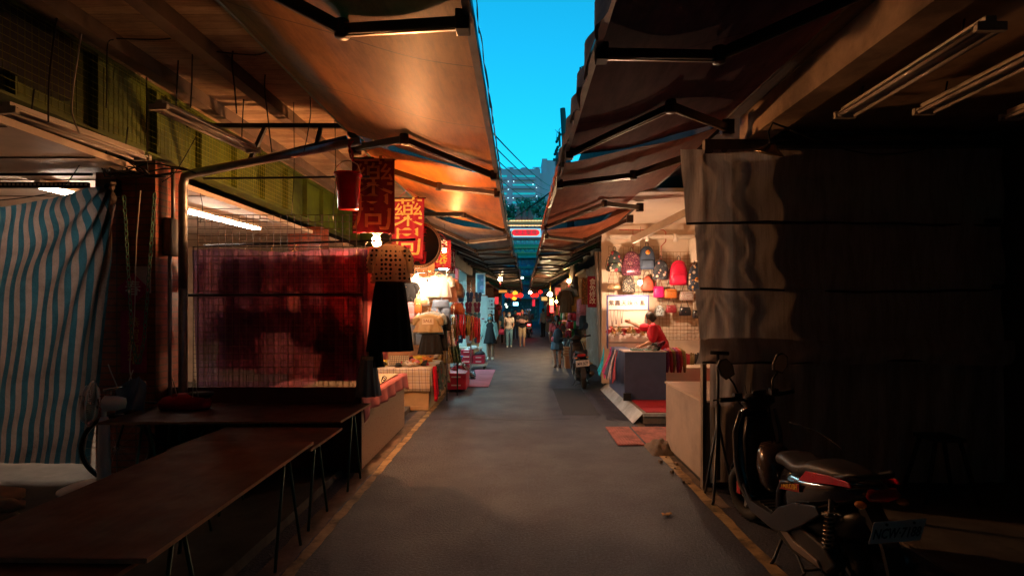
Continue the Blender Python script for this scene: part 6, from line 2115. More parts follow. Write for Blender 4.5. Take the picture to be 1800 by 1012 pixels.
# ------------------------------------------------------------------ necklaces, patterned cloths
for i in range(14):
    px = 783 + i * 4.3
    Y = 11.2 + .12 * (i % 3)
    p = P(px, 553 + 8 * abs(i - 7) / 7, Y)
    b = MB()
    L = .42 + .06 * math.sin(i * 2)
    for s in range(2):
        b.tube([p + Vector((s * .035, 0, 0)), p + Vector((s * .05, -.02, -L * .5)), p + Vector((.02, -.02, -L))], [.014, .019, .022], 7)
    for k in range(18):
        u = k / 17
        for s in (0, 1):
            b.ell(p + Vector((s * .04 + .01 * math.sin(u * 9), -.02, -L * u)), (.017, .017, .017), 7, 5)
    b.build('bead_necklace', [GM[0], SC[1], SC[3], SC[2], GM[5], SC[0]][(i * 5) % 6], label='thick strand of coloured beads in the bunch before the slipper rack', cat='necklace', group='bead necklaces before the slipper rack')
t = thing('hanger_stand', 'dark branch stand that carries the bead necklaces', 'stand', P(805, 540, 11.3))
b = MB(); b.tube([P(780, 556, 11.3), P(804, 543, 11.3), P(838, 555, 11.3)], .015, 7); b.tube([P(804, 543, 11.4), (P(804, 0, 11.4).x, 11.4, 0)], .015, 7); b.build('branch', STEEL, t)
b = MB(); b.loft([(P(803, 0, 11.3).x, 11.3, P(0, 553, 11.3).z, .16, .06, .1), (P(803, 0, 11.3).x, 11.3, P(0, 545, 11.3).z, .17, .08, .12), (P(803, 0, 11.3).x, 11.3, P(0, 532, 11.3).z, .08, .05, .1)], 24); b.build('fur_tuft', mat('fox_fur', (.28, .07, .03), .9, var=.5, scale=40, bmp=.8), t)
for i, (px, py, w, h, pal) in enumerate(((780, 585, .22, .40, 0), (790, 590, .20, .42, 1), (783, 620, .26, .42, 2), (793, 618, .30, .40, 3), (802, 622, .22, .36, 4))):
    Y = 11.0 + i * .1
    p = P(px, py, Y)
    base = [(.45, .16, .14), (.55, .40, .3), (.55, .30, .10), (.18, .22, .08), (.12, .2, .1)][pal]
    b = MB()
    b.sheet(lambda u, v, p=p, w=w, h=h, Y=Y, i=i: Vector((p.x + (u - .5) * w * (.5 + .6 * v), Y + .04 * math.sin(u * 20 + i), p.z + h / 2 - h * v)), 24, 8)
    b.build('patterned_cloth', mat_spots('pouch_%d' % i, base, [sc(base, 2), sc(base, .3), (.6, .4, .3)], 20, .34), label=['pink patterned cloth hanging by the rack corner', 'cream and red patterned cloth beside the beads', 'orange patterned bag cloth above the floor goods', 'green quilted cloth right of the orange one', 'dark green cloth at the end of the patterned row'][i], cat='cloth', thick=.02)

# ------------------------------------------------------------------ red crates on the floor
REDC = mat('red_carton', (.55, .015, .05), .5, var=.15, scale=5, grime=.2)


def carton(x0, x1, y0, y1, z0, z1, label, stripes=2, group='red cartons on the floor'):
    t = thing('carton', label, 'carton', ((x0 + x1) / 2, (y0 + y1) / 2, z0), group=group)
    b = MB(); b.box((x0, y0, z0), (x1, y1, z1)); b.build('carton_body', REDC, t, bevel=.006)
    b = MB()
    for k in range(stripes):
        z = z0 + (z1 - z0) * (k + .55) / stripes
        w = (x1 - x0)
        b.box((x0 + w * .22, y0 - .003, z - .012), (x0 + w * .72, y0 + .001, z + .012))
    b.build('white_print', INKW, t)
    return t


carton(-1.56, -1.16, 11.85, 12.35, .05, .40, 'red carton nearest the lane at the end of the plaid table', 2)
carton(-1.60, -1.18, 12.40, 12.9, .05, .36, 'red carton behind the nearest one under the shoe pile', 2)
cx = P(829, 0, 16.3).x
for i, (x0, z0, lb) in enumerate(((-1.73, .16, 'lower left red carton on the trolley'), (-1.73, .30, 'second left red carton on the trolley'), (-1.73, .44, 'top left red carton on the trolley'), (-1.38, .16, 'lower right red carton on the trolley'), (-1.38, .28, 'upper right red carton on the trolley'))):
    carton(x0, x0 + .33, 16.2, 16.65, z0, z0 + (.12 if i != 4 else .12), lb, 1, group='red cartons on the trolley')
t = thing('trolley', 'pale flat trolley carrying the red cartons', 'trolley', (-1.4, 16.4, 0))
b = MB(); b.box((-1.80, 16.1, .10), (-.98, 16.8, .145)); b.build('deck', mat('pale_wood_deck', (.5, .42, .34), .6), t, bevel=.005)
for x in (-1.72, -1.06):
    for y in (16.2, 16.7):
        b = MB(); b.lathe([(0, -.018), (.045, -.018), (.045, .018), (0, .018)], (x, y, .05), Euler((0, R(90), 0)).to_matrix(), n=16); b.build('wheel', RUBBER, t)
SHOES = [mat('shoe_' + n, c, .5) for n, c in (('navy', (.03, .06, .14)), ('white', (.55, .6, .62)), ('black', (.02, .02, .03)), ('teal', (.05, .25, .32)), ('wine', (.25, .02, .06)), ('brown', (.14, .06, .03)))]


def slipper(p, rx, m, label, group, up=False):
    M_ = Matrix.Translation(p) @ rx
    b = MB()
    out = [(-.035, -.12), (-.042, -.06), (-.032, 0), (-.045, .07), (-.03, .125), (0, .14), (.03, .125), (.045, .07), (.032, 0), (.042, -.06), (.035, -.12), (0, -.135)]
    b.prism(out, .022, M_ @ Matrix.Rotation(R(-90), 4, 'X'))
    b.sheet(lambda u, v: M_ @ Vector(((u - .5) * .088, .03 + .075 * v, .004 + .05 * math.sin(PI * u) + .003)), 8, 3)
    return b.build('slipper', m, label=label, cat='slipper', group=group)


# shoe heap on the floor between cartons and mat
for i in range(46):
    x = rr.uniform(-1.62, -1.22); y = rr.uniform(12.3, 14.8)
    if y < 12.9: z = .42 + rr.uniform(0, .06); x = rr.uniform(-1.55, -1.22)
    elif y < 13.6: z = .05 + rr.uniform(0, .3) * (1 - (y - 12.9) / .7) + .02
    else: z = .02 + rr.uniform(0, .06)
    slipper(Vector((x, y, z)), Euler((rr.uniform(-.4, .4), rr.uniform(-.4, .4), rr.uniform(0, 6))).to_matrix().to_4x4(), SHOES[i % 6], 'one of the slippers heaped loose on the floor by the cartons', 'slippers heaped on the floor')
b = MB(); b.lathe([(0, 0), (.13, 0), (.17, .10), (.165, .10), (.12, .01), (0, .01)], P(803, 632, 14.2), n=20); b.build('basin', mat('blue_plastic', (.03, .25, .55), .3), label='blue plastic basin behind the heap of slippers', cat='basin')
b = MB(); b.box((-1.65, 12.95, .012), (-1.25, 15.2, .02)); b.build('floor_sheet', TRIM, label='pale sheet spread under the slippers', cat='sheet')
# pink mat
b = MB()
for k in range(3):
    b.box((-1.30, 12.55 + k * 1.15, .010), (-.72, 12.55 + k * 1.15 + 1.14, .020))
b.build('floor_mat', mat('pink_mat', (.42, .10, .15), .8, var=.12, scale=4, bmp=.3, grime=.25), label='long pink mat lying on the left edge of the road', cat='mat')
# hats and bags on top of the trolley cartons
for i, (dx, z, c) in enumerate(((.0, .50, 1), (.35, .42, 2), (.15, .58, 1))):
    b = MB(); b.loft([(-1.55 + dx, 16.4, z, .16, .14, .06), (-1.55 + dx, 16.4, z + .05, .15, .13, .08), (-1.53 + dx, 16.4, z + .10, .06, .06, .1)], 20); b.build('bundle', SHOES[c], label=['white wrapped bundle on the trolley stack', 'black bundle on the lower trolley cartons', 'small white bundle topmost on the trolley'][i], cat='bundle')
t = thing('bench', 'grey low bench beside the white shop panel', 'bench', (-1.5, 17.6, 0))
b = MB(); b.box((-1.95, 17.4, .50), (-1.2, 17.75, .55)); b.build('seat', TRIM, t)
for x in (-1.9, -1.25):
    b = MB(); b.box((x - .02, 17.42, .0), (x + .02, 17.46, .5)); b.box((x - .02, 17.7, .0), (x + .02, 17.74, .5)); b.build('leg', CHROME, t)

# ------------------------------------------------------------------ slipper rack
t = thing('slipper_rack', 'wire rack panel on which slippers hang in rows', 'rack', (-1.75, 14.6, .6))
b = MB(); b.box((-2.6, 14.75, .1), (-2.55, 14.8, 2.9)); b.box((-1.33, 14.75, .1), (-1.30, 14.8, 2.5)); b.build('upright', CHROME, t)
grid_panel(-2.6, -1.3, 14.72, 1.0, 2.5, .12, .12, 'wire grid carrying the hanging slippers', r=.004, m=CHROME)
rowsm = [0, 0, 4, 0, 3, 2, 0, 3, 1, 4]
i = 0
for r_ in range(5):
    for c_ in range(3):
        px = 808 + c_ * 15 - (2 if r_ else 0); py = 522 + r_ * 18
        for s in (0, 1):
            p = P(px + 5.5 * s, py, 14.6)
            slipper(p, Euler((R(80), R(6 - 12 * s), R(180))).to_matrix().to_4x4(), SHOES[[0, 4, 3, 2, 0][r_] if c_ != 1 else [0, 4, 3, 0, 1][r_]], 'one of the slippers hung in pairs on the slipper rack', 'slippers hung on the rack')
# shoe shop interior
t = thing('shoe_shop', 'brightly lit shoe shop with white ceiling and red pillar', 'shop', (-4, 16, .08))
SW = mat('cool_white_wall', (.55, .70, .72), .6, var=.05)
b = MB(); b.box((-8, 20.4, .08), (-1.98, 20.5, 3.1)); b.box((-8, 15.3, .08), (-7.9, 20.4, 3.1)); b.box((-8, 13.3, .08), (-2.75, 13.36, 3.1)); b.build('shop_wall', SW, t)
b = MB(); b.box((-8, 13.3, 3.1), (-1.98, 20.5, 3.16)); b.build('shop_ceiling', SW, t)
b = MB(); b.box((-2.02, 17.2, .08), (-1.93, 17.5, 3.1)); b.build('red_pillar', mat('pillar_red', (.50, .03, .04), .5), t)
b = MB(); b.box((-1.97, 13.3, 3.0), (-1.90, 22, 3.5)); b.build('fascia', mat('fascia_brown', (.14, .09, .07), .7, grime=.4), t)
for i, (x, y) in enumerate(((-2.4, 14.6), (-2.4, 16.4), (-2.4, 18.2), (-4.2, 15.4), (-4.2, 17.6))):
    t2 = thing('ceiling_light', ['square ceiling light nearest in the shoe shop', 'second ceiling light in the shoe shop', 'third ceiling light in the shoe shop', 'inner ceiling light nearest in the shoe shop', 'inner ceiling light deepest in the shoe shop'][i], 'ceiling light', (x, y, 3.08))
    b = MB(); b.box((x - .32, y - .3, 3.07), (x + .32, y + .3, 3.098)); b.build('frame', TRIM, t2)
    b = MB(); b.box((x - .29, y - .27, 3.062), (x + .29, y + .27, 3.069)); b.build('diffuser', emis('cool_diffuser', (.55, .95, 1.0), 22), t2)
# posters
def poster(label, px0, px1, py0, py1, Y, base, cols, scale=6, parent=None):
    a, c = P(px0, py1, Y), P(px1, py0, Y)
    t = thing('poster', label, 'poster', ((a.x + c.x) / 2, Y, a.z))
    b = MB(); b.box((a.x, Y, a.z), (c.x, Y + .03, c.z)); b.build('frame', SW, t)
    b = MB(); b.box((a.x + .05, Y - .006, a.z + .05), (c.x - .05, Y - .001, c.z - .05)); b.build('print', mat_spots('print_' + label[:9].replace(' ', '_'), base, cols, scale, .4), t)
    return t


poster('blue framed picture on the shoe shop front', 836, 853, 480, 518, 17.4, (.10, .22, .36), [(.25, .3, .55), (.1, .4, .5), (.5, .5, .6)], 5)
t = thing('display_partition', 'tall pale teal panel at the far end of the slipper shop', 'panel', (-1.4, 20.2, .08))
a, c = P(842, 640, 20.2), P(857, 520, 20.2)
b = MB(); b.box((a.x, 20.2, .02), (c.x, 20.3, c.z)); b.build('panel', SW, t)
b = MB(); p = P(849, 560, 20.2); b.box((p.x - .05, 20.18, p.z - .02), (p.x + .05, 20.196, p.z + .02)); b.build('handle_plate', mat('panel_red', (.4, .03, .06), .5), t)
for i, (py0, py1) in enumerate(((523, 541), (543, 552), (554, 568))):
    poster(['grey figure poster above two smaller ones', 'middle poster of black sandals', 'lowest poster of shoes by the pale panel'][i], 857, 869, py0, py1, 20.25, (.45, .55, .58), [(.08, .09, .10), (.3, .35, .4), (.55, .6, .6)], 9 + i * 3)
t = thing('red_lantern', 'small dark red lantern hanging by the posters', 'lantern', P(875, 552, 19))
p = P(877, 540, 21)
b = MB(); b.lathe([(0, -.1), (.07, -.1), (.12, -.04), (.12, .05), (.06, .10), (0, .10)], p, n=16); b.build('lantern_body', mat('lantern_maroon', (.3, .01, .03), .6), t)
b = MB()
for k in range(6): b.tube([p + Vector((.02 * math.cos(k), .02 * math.sin(k), -.1)), p + Vector((.03 * math.cos(k), .03 * math.sin(k), -.28))], .006, 4)
b.build('lantern_tassel', GM[0], t)

# ================================================================== farther stalls, both sides
BRN = mat('stall_brown', (.22, .12, .08), .7, var=.3, grime=.3)


def far_stall(side, x, y0, y1, label, goods, lit, h=2.9, seed=0, wall=BRN):
    k = random.Random(seed)
    t = thing('market_stall', label, 'stall', (side * 2.6, (y0 + y1) / 2, 0))
    s = side
    xx = sorted((s * 4.4, s * 4.5))
    b = MB(); b.box((xx[0], y0, .05), (xx[1], y1, h)); b.build('rear_wall', wall, t)
    x2 = sorted((s * x, s * 4.4))
    b = MB(); b.box((x2[0], y1 - .08, .05), (x2[1], y1, h)); b.build('side_wall', wall, t)
    b = MB(); b.box((x2[0], y0, h), (x2[1], y1, h + .08)); b.build('stall_ceiling', wall, t)
    x3 = sorted((s * (x + .02), s * (x + 1.2)))
    b = MB(); b.box((x3[0], y0 + .3, .02), (x3[1], y1 - .5, .72)); b.build('counter', TAN, t)
    for j in range(goods):
        y = y0 + .4 + (y1 - y0 - .9) * k.random()
        w, hh = k.uniform(.25, .5), k.uniform(.4, .9)
        px = s * (x + .05 + k.uniform(0, .7))
        z0 = k.uniform(1.0, 1.7)
        b = MB()
        b.loft([(px, y, z0 + hh * q / 5, w * .45 * (1 - .25 * (q == 5)), .05 + .02 * (q % 2), .12, 7, j) for q in range(6)], 24)
        b.build('hanging_garment', k.choice(lit), t)
    for j in range(goods * 2):
        y = y0 + .4 + (y1 - y0 - .9) * k.random(); px = s * (x + k.uniform(.1, .9))
        b = MB(); r = k.uniform(.07, .16)
        b.loft([(px, y, .722, r, r, .08), (px, y, .722 + r * .8, r * .9, r * .9, .1), (px, y, .722 + r * 1.3, r * .4, r * .4, .1)], 14)
        b.build('folded_goods', k.choice(lit), t)
    return t


DIM = [GM[0], GM[3], GM[4], GM[7], GM[5], SC[1], SHOES[3], whitec, denim]
far_stall(-1, 1.55, 20.8, 25.5, 'stall of dim clothes behind the girl in the black dress', 9, DIM, None or DIM and 2.9, seed=1) if False else None
for side, x, y0, y1, lb, g, sd in ((-1, 1.6, 20.9, 25.6, 'dim clothes stall behind the girl in the black dress', 8, 1), (-1, 1.5, 25.9, 31, 'stall on the left behind the walking couple', 9, 2), (-1, 1.5, 31.4, 38, 'left stall under the yellow and red lanterns', 9, 3), (-1, 1.6, 38.4, 48, 'farthest left stall before the gate', 8, 4),
                                   (1, 1.95, 17.2, 21.2, 'right stall with red bundles and hanging brown coat', 8, 5), (1, 1.9, 21.5, 26.5, 'right stall beyond the brown coat', 9, 6), (1, 1.9, 27, 34, 'right stall under the red lanterns', 9, 7), (1, 1.9, 34.5, 46, 'farthest right stall before the gate', 8, 8)):
    far_stall(side, x, y0, y1, lb, g, DIM, seed=sd)
# lit signs and lamps far up the lane
def lamp_ball(px, py, Y, r, m, label, cat='lantern', group=None, name='lantern', sq=.8):
    p = P(px, py, Y)
    t = thing(name, label, cat, p, group=group)
    b = MB()
    prof = [(0, -r * sq)] + [(r * math.cos(R(a)), r * sq * math.sin(R(a))) for a in range(-75, 76, 15)] + [(0, r * sq)]
    b.lathe(prof, p, n=20)
    b.build('shade', m, t)
    b = MB(); b.lathe([(0, r * sq), (r * .35, r * sq), (r * .35, r * sq + .04), (0, r * sq + .05)], p, n=12); b.lathe([(0, -r * sq - .05), (r * .3, -r * sq - .04), (r * .3, -r * sq), (0, -r * sq)], p, n=12)
    b.tube([p + Vector((0, 0, r * sq)), p + Vector((0, 0, r * sq + .4))], .01, 5); b.build('cap', GOLD, t)
    for k in range(1):
        b = MB(); b.tube([p + Vector((0, 0, -r * sq - .04)), p + Vector((0, 0, -r * sq - .25))], .02, 6); b.build('tassel', GM[0], t)
    return t


RL = emis('red_lantern_glow', (1, .02, .012), .9, (.5, .02, .02))
YL = emis('yellow_lantern_glow', (1, .42, .03), .8, (.5, .3, .02))
GLn = 'glowing lanterns strung across the lane'
for i, (px, py, r, m, lb) in enumerate(((892, 519, .17, RL, 'first red lantern from the left across the lane'), (899, 520, .17, RL, 'red lantern left of the yellow ones'), (905.5, 515, .17, YL, 'upper yellow lantern in the middle cluster'), (904, 524, .16, YL, 'lower yellow lantern in the middle cluster'),
                                        (907, 520, .15, RL, 'red lantern between the yellow ones'), (915, 519, .18, RL, 'red lantern right of the yellow ones'), (937, 519, .16, RL, 'red lantern just right of the gap'), (943, 519, .16, RL, 'red lantern beside the far right lamp'), (950, 513, .14, RL, 'high red lantern at the right'))):
    lamp_ball(px, py, 36, r, m, lb, group=GLn)
b = MB(); b.tube([P(880, 512, 36), P(905, 509, 36), P(935, 511, 36), P(965, 506, 36)], .012, 5); b.build('festoon_wire', WIREB, label='wire from which the lanterns hang across the lane', cat='cord')
lamp_ball(932, 514, 38, .11, emis('cream_glow', (1, .85, .6), 18), 'small square cream lamp right of the sky gap', 'lamp', name='lamp')
lamp_ball(967, 517, 23.5, .10, emis('warm_glow', (1, .72, .40), 260), 'bright warm lamp before the far clothes on the right', 'lamp', name='lamp')
lamp_ball(1000, 494, 20.0, .06, emis('gold_glow', (1, .60, .22), 140), 'golden lamp above the brown coat', 'lamp', name='lamp')
lamp_ball(978, 530, 24.5, .05, emis('gold_glow', (1, .60, .22), 100), 'small golden lamp between hanging clothes on the right', 'lamp', name='lamp')
lamp_ball(986, 548, 22, .05, emis('gold_glow', (1, .60, .22), 100), 'low golden lamp over the red goods', 'lamp', name='lamp')
lamp_ball(879, 490, 24, .10, emis('near_soft_glow', (1, .65, .35), 120), 'soft lamp up in the stall behind the walking couple', 'lamp', name='lamp')
lamp_ball(882, 500, 44, .10, emis('soft_warm_glow', (1, .65, .35), 40), 'soft lamp deep in the farthest left stall', 'lamp', name='lamp')
lamp_ball(948, 505, 42, .10, emis('soft_warm_glow', (1, .65, .35), 40), 'soft lamp deep in the farthest right stall', 'lamp', name='lamp')
t = thing('lit_sign', 'small red and orange lit sign above the red goods', 'sign', P(969, 540, 23))
for i, (x0, x1, y0, y1, c, st) in enumerate(((966, 973, 524, 536, (1, .45, .15), 2.5), (967, 973, 537, 549, (1, .03, .03), 3))):
    a, c_ = P(x0, y1, 23), P(x1, y0, 23)
    b = MB(); b.box((a.x, 23, a.z), (c_.x, 23.05, c_.z)); b.build('sign_face', emis('far_sign_%d' % i, c, st), t)
p = P(970, 543, 23)
lettering('Y', .2, (p.x, 22.99, p.z), INKW, t)
t = thing('lit_sign', 'small pale blue lit sign deep in the left stalls', 'sign', P(906, 534, 45))
a, c_ = P(902, 537, 45), P(911, 531, 45)
b = MB(); b.box((a.x, 45, a.z), (c_.x, 45.05, c_.z)); b.build('sign_face', emis('far_blue_sign', (.3, .75, 1), 2), t)
t = thing('lit_sign', 'two small tilted cream lit squares left of the blue sign', 'sign', P(890, 537, 43))
for (px, py) in ((889, 535), (891, 539)):
    p = P(px, py, 43)
    b = MB(); b.cbox((p.x, 43, p.z), (.12, .03, .13), Matrix.Translation((p.x, 43, p.z)) @ Matrix.Rotation(R(30), 4, 'Y') @ Matrix.Translation((-p.x, -43, -p.z))); b.build('sign_face', emis('cream_glow2', (.9, 1, .8), 2.5), t)
t = thing('tube_light', 'cool lit tube light high in the gap before the gate', 'tube light', P(915, 488, 50))
a, c_ = P(910, 489.5, 50), P(920, 486.5, 50)
b = MB(); b.box((a.x, 50, a.z), (c_.x, 50.1, c_.z)); b.build('tube', emis('cool_far_tube', (.7, .95, 1), 4), t)
# brown coat and other clothes on the right
garment('coat', 'long brown coat hanging under the golden lamp', P(994, 500, 18.5).x, 18.5, P(0, 506, 18.5).z, .38, .95, mat('brown_wool', (.12, .055, .02), .9), sleeve=.5)
garment('shirt', 'grey fleece jacket hanging right of the brown coat', P(1001, 500, 18.8).x, 18.8, P(0, 503, 18.8).z, .42, .6, mat('grey_fleece', (.35, .32, .30), .95))
p = P(1004, 540, 18.6)
b = MB(); b.sheet(lambda u, v: Vector((p.x + (u - .5) * .55, 18.6 + .05 * math.sin(u * 11), p.z + .35 - .5 * v)), 16, 8); b.build('plastic_bag', mat('gold_film', (.6, .35, .12), .3, trans=.4), label='translucent golden plastic bag by the brown coat', cat='bag', thick=.02)
for i in range(26):
    px = 984 + (i % 9) * 3.3; row = i // 9
    p = P(px, 556 + row * 15, 17.6 - .1 * (i % 3))
    b = MB()
    b.loft([(p.x, p.y, p.z - .12, .04, .03, .1), (p.x, p.y, p.z, .05, .035, .15), (p.x, p.y, p.z + .11, .03, .02, .1)], 12)
    b.build('packet', [GM[0], mat('red_packet', (.5, .02, .05), .4), GM[7], GM[1], GM[4], mat('green_packet', (.03, .25, .08), .4)][(i * 5 + i // 4) % 6], label='small red or bright packet hanging in rows on the right stall front', cat='packet', group='packets hanging on the right stall front')
t = thing('crate', 'orange brown crate low beside the backpack woman', 'crate', P(1007, 605, 16.2))
p = P(1007, 605, 16.4)
b = MB(); b.box((p.x - .25, 16.4, .35), (p.x + .25, 16.9, .62)); b.box((p.x - .22, 16.42, .0), (p.x + .22, 16.88, .35)); b.build('crate_body', mat('crate_orange', (.4, .14, .05), .6), t, bevel=.01)
b = MB()
for k in range(3): b.box((p.x - .26, 16.392, .38 + k * .08), (p.x + .26, 16.399, .41 + k * .08))
b.build('slat', TAN, t)

# small lit shop signs deep in the lane
for i, (px, py, Y, w, h, c, st, lb) in enumerate(((873, 528, 30, .30, .55, (1, .03, .05), .9, 'narrow red lit sign over the dim left stall'), (884, 512, 33, .7, .22, (1, .35, .06), .8, 'orange lit sign strip above the walking couple'),
        (912, 552, 50, .5, .4, (1, .10, .04), .9, 'small red lit sign low at the very end of the lane'), (938, 532, 40, .28, .7, (1, .02, .06), .9, 'upright red lit sign below the right lanterns'),
        (957, 525, 30, .45, .28, (1, .55, .15), .9, 'amber lit sign right of the lanterns'), (981, 512, 27, .4, .5, (1, .04, .04), .8, 'square red lit sign above the right packets'), (928, 545, 55, .8, .25, (.5, .7, 1), .7, 'pale lit strip sign at the end of the lane'))):
    p = P(px, py, Y); w *= .7; h *= .7; st *= .42
    t = thing('lit_sign', lb, 'sign', p)
    b = MB(); b.box((p.x - w / 2, Y, p.z - h / 2), (p.x + w / 2, Y + .08, p.z + h / 2)); b.build('sign_face', emis('deep_sign_%d' % i, c, st), t, bevel=.01)
    b = MB(); b.box((p.x - w / 2 - .03, Y + .015, p.z - h / 2 - .03), (p.x + w / 2 + .03, Y + .09, p.z + h / 2 + .03)); b.build('sign_frame', STEEL, t)
# ================================================================== people
SKIN = mat('skin', (.48, .26, .17), .55, var=.06, bmp=.05)
HAIR = mat('dark_hair', (.014, .010, .009), .5, var=.3, stretch=(8, 8, 1), bmp=.5)
EYEM = mat('eye_dark', (.02, .015, .012), .2)


def hand(b, w, d, up, side, curl=.5, s=1.0):
    """five fingers from the wrist w along d; up = back of the hand"""
    d = d.normalized(); up = (up - d * up.dot(d)).normalized(); x = d.cross(up) * side
    b.cap(w, w + d * .045 * s, .022 * s, .026 * s, 8)
    b.cap(w + d * .04 * s - x * .018 * s, w + d * .085 * s - x * .024 * s, .014 * s, .012 * s, 8)
    b.cap(w + d * .04 * s + x * .018 * s, w + d * .085 * s + x * .024 * s, .014 * s, .012 * s, 8)
    for k, L in enumerate((.062, .072, .067, .052)):
        a = w + d * .085 * s + x * (.028 - .0185 * k) * s
        m = a + (d * math.cos(curl * .6) - up * math.sin(curl * .6)) * L * .5 * s
        e = m + (d * math.cos(curl * 1.6) - up * math.sin(curl * 1.6)) * L * .5 * s
        b.cap(a, m, .0088 * s, .008 * s, 8); b.cap(m, e, .008 * s, .007 * s, 8)
    a = w + d * .03 * s + x * .024 * s
    m = a + (d * .55 + x * .8 - up * .2).normalized() * .038 * s
    b.cap(a, m, .0105 * s, .0095 * s, 8); b.cap(m, m + (d * .9 + x * .25 - up * .35).normalized() * .03 * s, .0095 * s, .008 * s, 8)


def person(label, loc, yaw, h=1.62, J=None, build=1.0, vox=.009, face=True, skin=SKIN, hd=(0, 0), curl=.5):
    """local frame: faces +y, x to the person's right. returns (root, joints)"""
    k = h / 1.65
    j = dict(hipL=(-.085, 0, .88), hipR=(.085, 0, .88), kneeL=(-.09, .02, .47), kneeR=(.09, .02, .47), ankL=(-.085, 0, .075), ankR=(.085, 0, .075),
             toeL=(-.10, .14, .03), toeR=(.10, .14, .03), pel=(0, 0, .92), chest=(0, 0, 1.22), neck=(0, -.01, 1.39), head=(0, .015, 1.53),
             shL=(-.165, 0, 1.335), shR=(.165, 0, 1.335), elL=(-.21, -.01, 1.08), elR=(.21, -.01, 1.08), wrL=(-.22, .05, .85), wrR=(.22, .05, .85))
    if J: j.update(J)
    j = {a: Vector(v) * k for a, v in j.items()}
    t = thing('person', label, 'person', loc, (0, 0, yaw))
    B = build
    b = MB()
    for s in 'LR':
        hp, kn, an, to = j['hip' + s], j['knee' + s], j['ank' + s], j['toe' + s]
        b.cap(hp, kn, .082 * B, .052 * B); b.cap(kn, kn.lerp(an, .35), .050 * B, .052 * B); b.cap(kn.lerp(an, .35), an, .052 * B, .033)
        b.cap(an, an + Vector((0, -.03, -.03)), .033, .030); b.cap(an + Vector((0, 0, -.03)), to, .034, .024)
        sh, el, wr = j['sh' + s], j['el' + s], j['wr' + s]
        b.cap(j['chest'] + (sh - j['chest']) * .6, sh, .06 * B, .052 * B)
        b.cap(sh, el, .046 * B, .036 * B); b.cap(el, el.lerp(wr, .3), .036 * B, .036 * B); b.cap(el.lerp(wr, .3), wr, .036 * B, .024)
        d = (wr - el).normalized()
        hand(b, wr, d, Vector((1 if s == 'R' else -1, 0, .2)), 1 if s == 'L' else -1, curl)
    pe, ch, ne, he = j['pel'], j['chest'], j['neck'], j['head']
    b.cap(pe - Vector((.05, 0, 0)), pe + Vector((.05, 0, 0)), .10 * B, .10 * B); b.cap(pe, ch, .105 * B, .115 * B)
    b.cap(ch - Vector((.05, 0, 0)), ch + Vector((.05, 0, 0)), .10 * B, .10 * B); b.cap(ch + Vector((0, 0, .08)), ne - Vector((0, 0, .02)), .085 * B, .055)
    b.cap(ne - Vector((0, 0, .02)), he - Vector((0, .01, .03)), .050, .048)
    Hm = Euler((hd[1], 0, hd[0])).to_matrix()

    def hp_(x, y, z): return he + Hm @ Vector((x, y, z)) * k
    b.ell(hp_(0, -.005, .025), (.074, .092, .095), M=Hm); b.ell(hp_(0, .022, -.045), (.054, .062, .065), M=Hm)
    b.ell(hp_(0, .045, -.080), (.030, .030, .024), M=Hm)
    b.cap(hp_(0, .078, .012), hp_(0, .098, -.022), .009, .013, 8)
    b.ell(hp_(0, .080, -.055), (.024, .012, .010), M=Hm)
    for s in (-1, 1): b.ell(hp_(s * .075, -.005, -.005), (.010, .020, .030), M=Hm)
    b.build('body', skin, t, local=True, voxel=vox)
    if face:
        for s in (-1, 1):
            e = MB(); e.ell(hp_(s * .030, .081, .012), (.012, .007, .006), 10, 6); e.build('eye', EYEM, t, local=True)
            e = MB(); e.cap(hp_(s * .016, .087, .030), hp_(s * .045, .078, .030), .0035, .003, 6); e.build('eyebrow', HAIR, t, local=True)
    return t, j, hp_, Hm


def fused(mbf, name, m, t, vox=.010):
    b = MB(); mbf(b); return b.build(name, m, t, local=True, voxel=vox)


def tee(t, j, m, B=1.0, sl=.55, hem=.86, extra=0.0, name='tshirt', k=1.0):
    def f(b):
        pe, ch, ne = j['pel'], j['chest'], j['neck']
        b.cap(ch - Vector((.055, 0, 0)), ch + Vector((.055, 0, 0)), .118 * B + extra, .118 * B + extra)
        b.cap(ch + Vector((0, 0, .07)), ne - Vector((0, 0, .045)), .10 * B + extra, .066)
        b.cap(ch, pe + Vector((0, 0, .02)), .122 * B + extra, .125 * B + extra)
        b.cap(pe - Vector((.06, 0, .02)), pe + Vector((.06, 0, -.02)), .124 * B + extra, .124 * B + extra)
        for s in 'LR':
            sh, el = j['sh' + s], j['el' + s]
            b.cap(ch + (sh - ch) * .55, sh, .075 * B + extra, .066 * B + extra)
            b.cap(sh, sh.lerp(el, sl), .064 * B + extra, .060 * B + extra * 1.3)
            if sl >= 1:
                wr = j['wr' + s]; b.cap(el, el.lerp(wr, .9), .055 * B + extra, .045 * B + extra)
    return fused(f, name, m, t)


def legs(t, j, m, to=1.0, B=1.0, name='trousers', r1=.0):
    def f(b):
        pe = j['pel']
        b.cap(pe - Vector((.05, 0, .02)), pe + Vector((.05, 0, -.02)), .113 * B, .113 * B)
        for s in 'LR':
            hp, kn, an = j['hip' + s], j['knee' + s], j['ank' + s]
            if to <= .5:
                b.cap(hp, hp.lerp(kn, to * 2), .095 * B, .075 * B + r1)
            else:
                b.cap(hp, kn, .095 * B, .066 * B + r1); b.cap(kn, kn.lerp(an, (to - .5) * 2), .066 * B + r1, .055 * B + r1)
    return fused(f, name, m, t)


def shoes(t, j, m, sole=None, name='shoe'):
    for s in 'LR':
        an, to = j['ank' + s], j['toe' + s]
        fused(lambda b: (b.cap(an + Vector((0, -.035, -.035)), to, .042, .034), b.cap(an, an - Vector((0, 0, .03)), .042, .042)), name, m, t, .008)


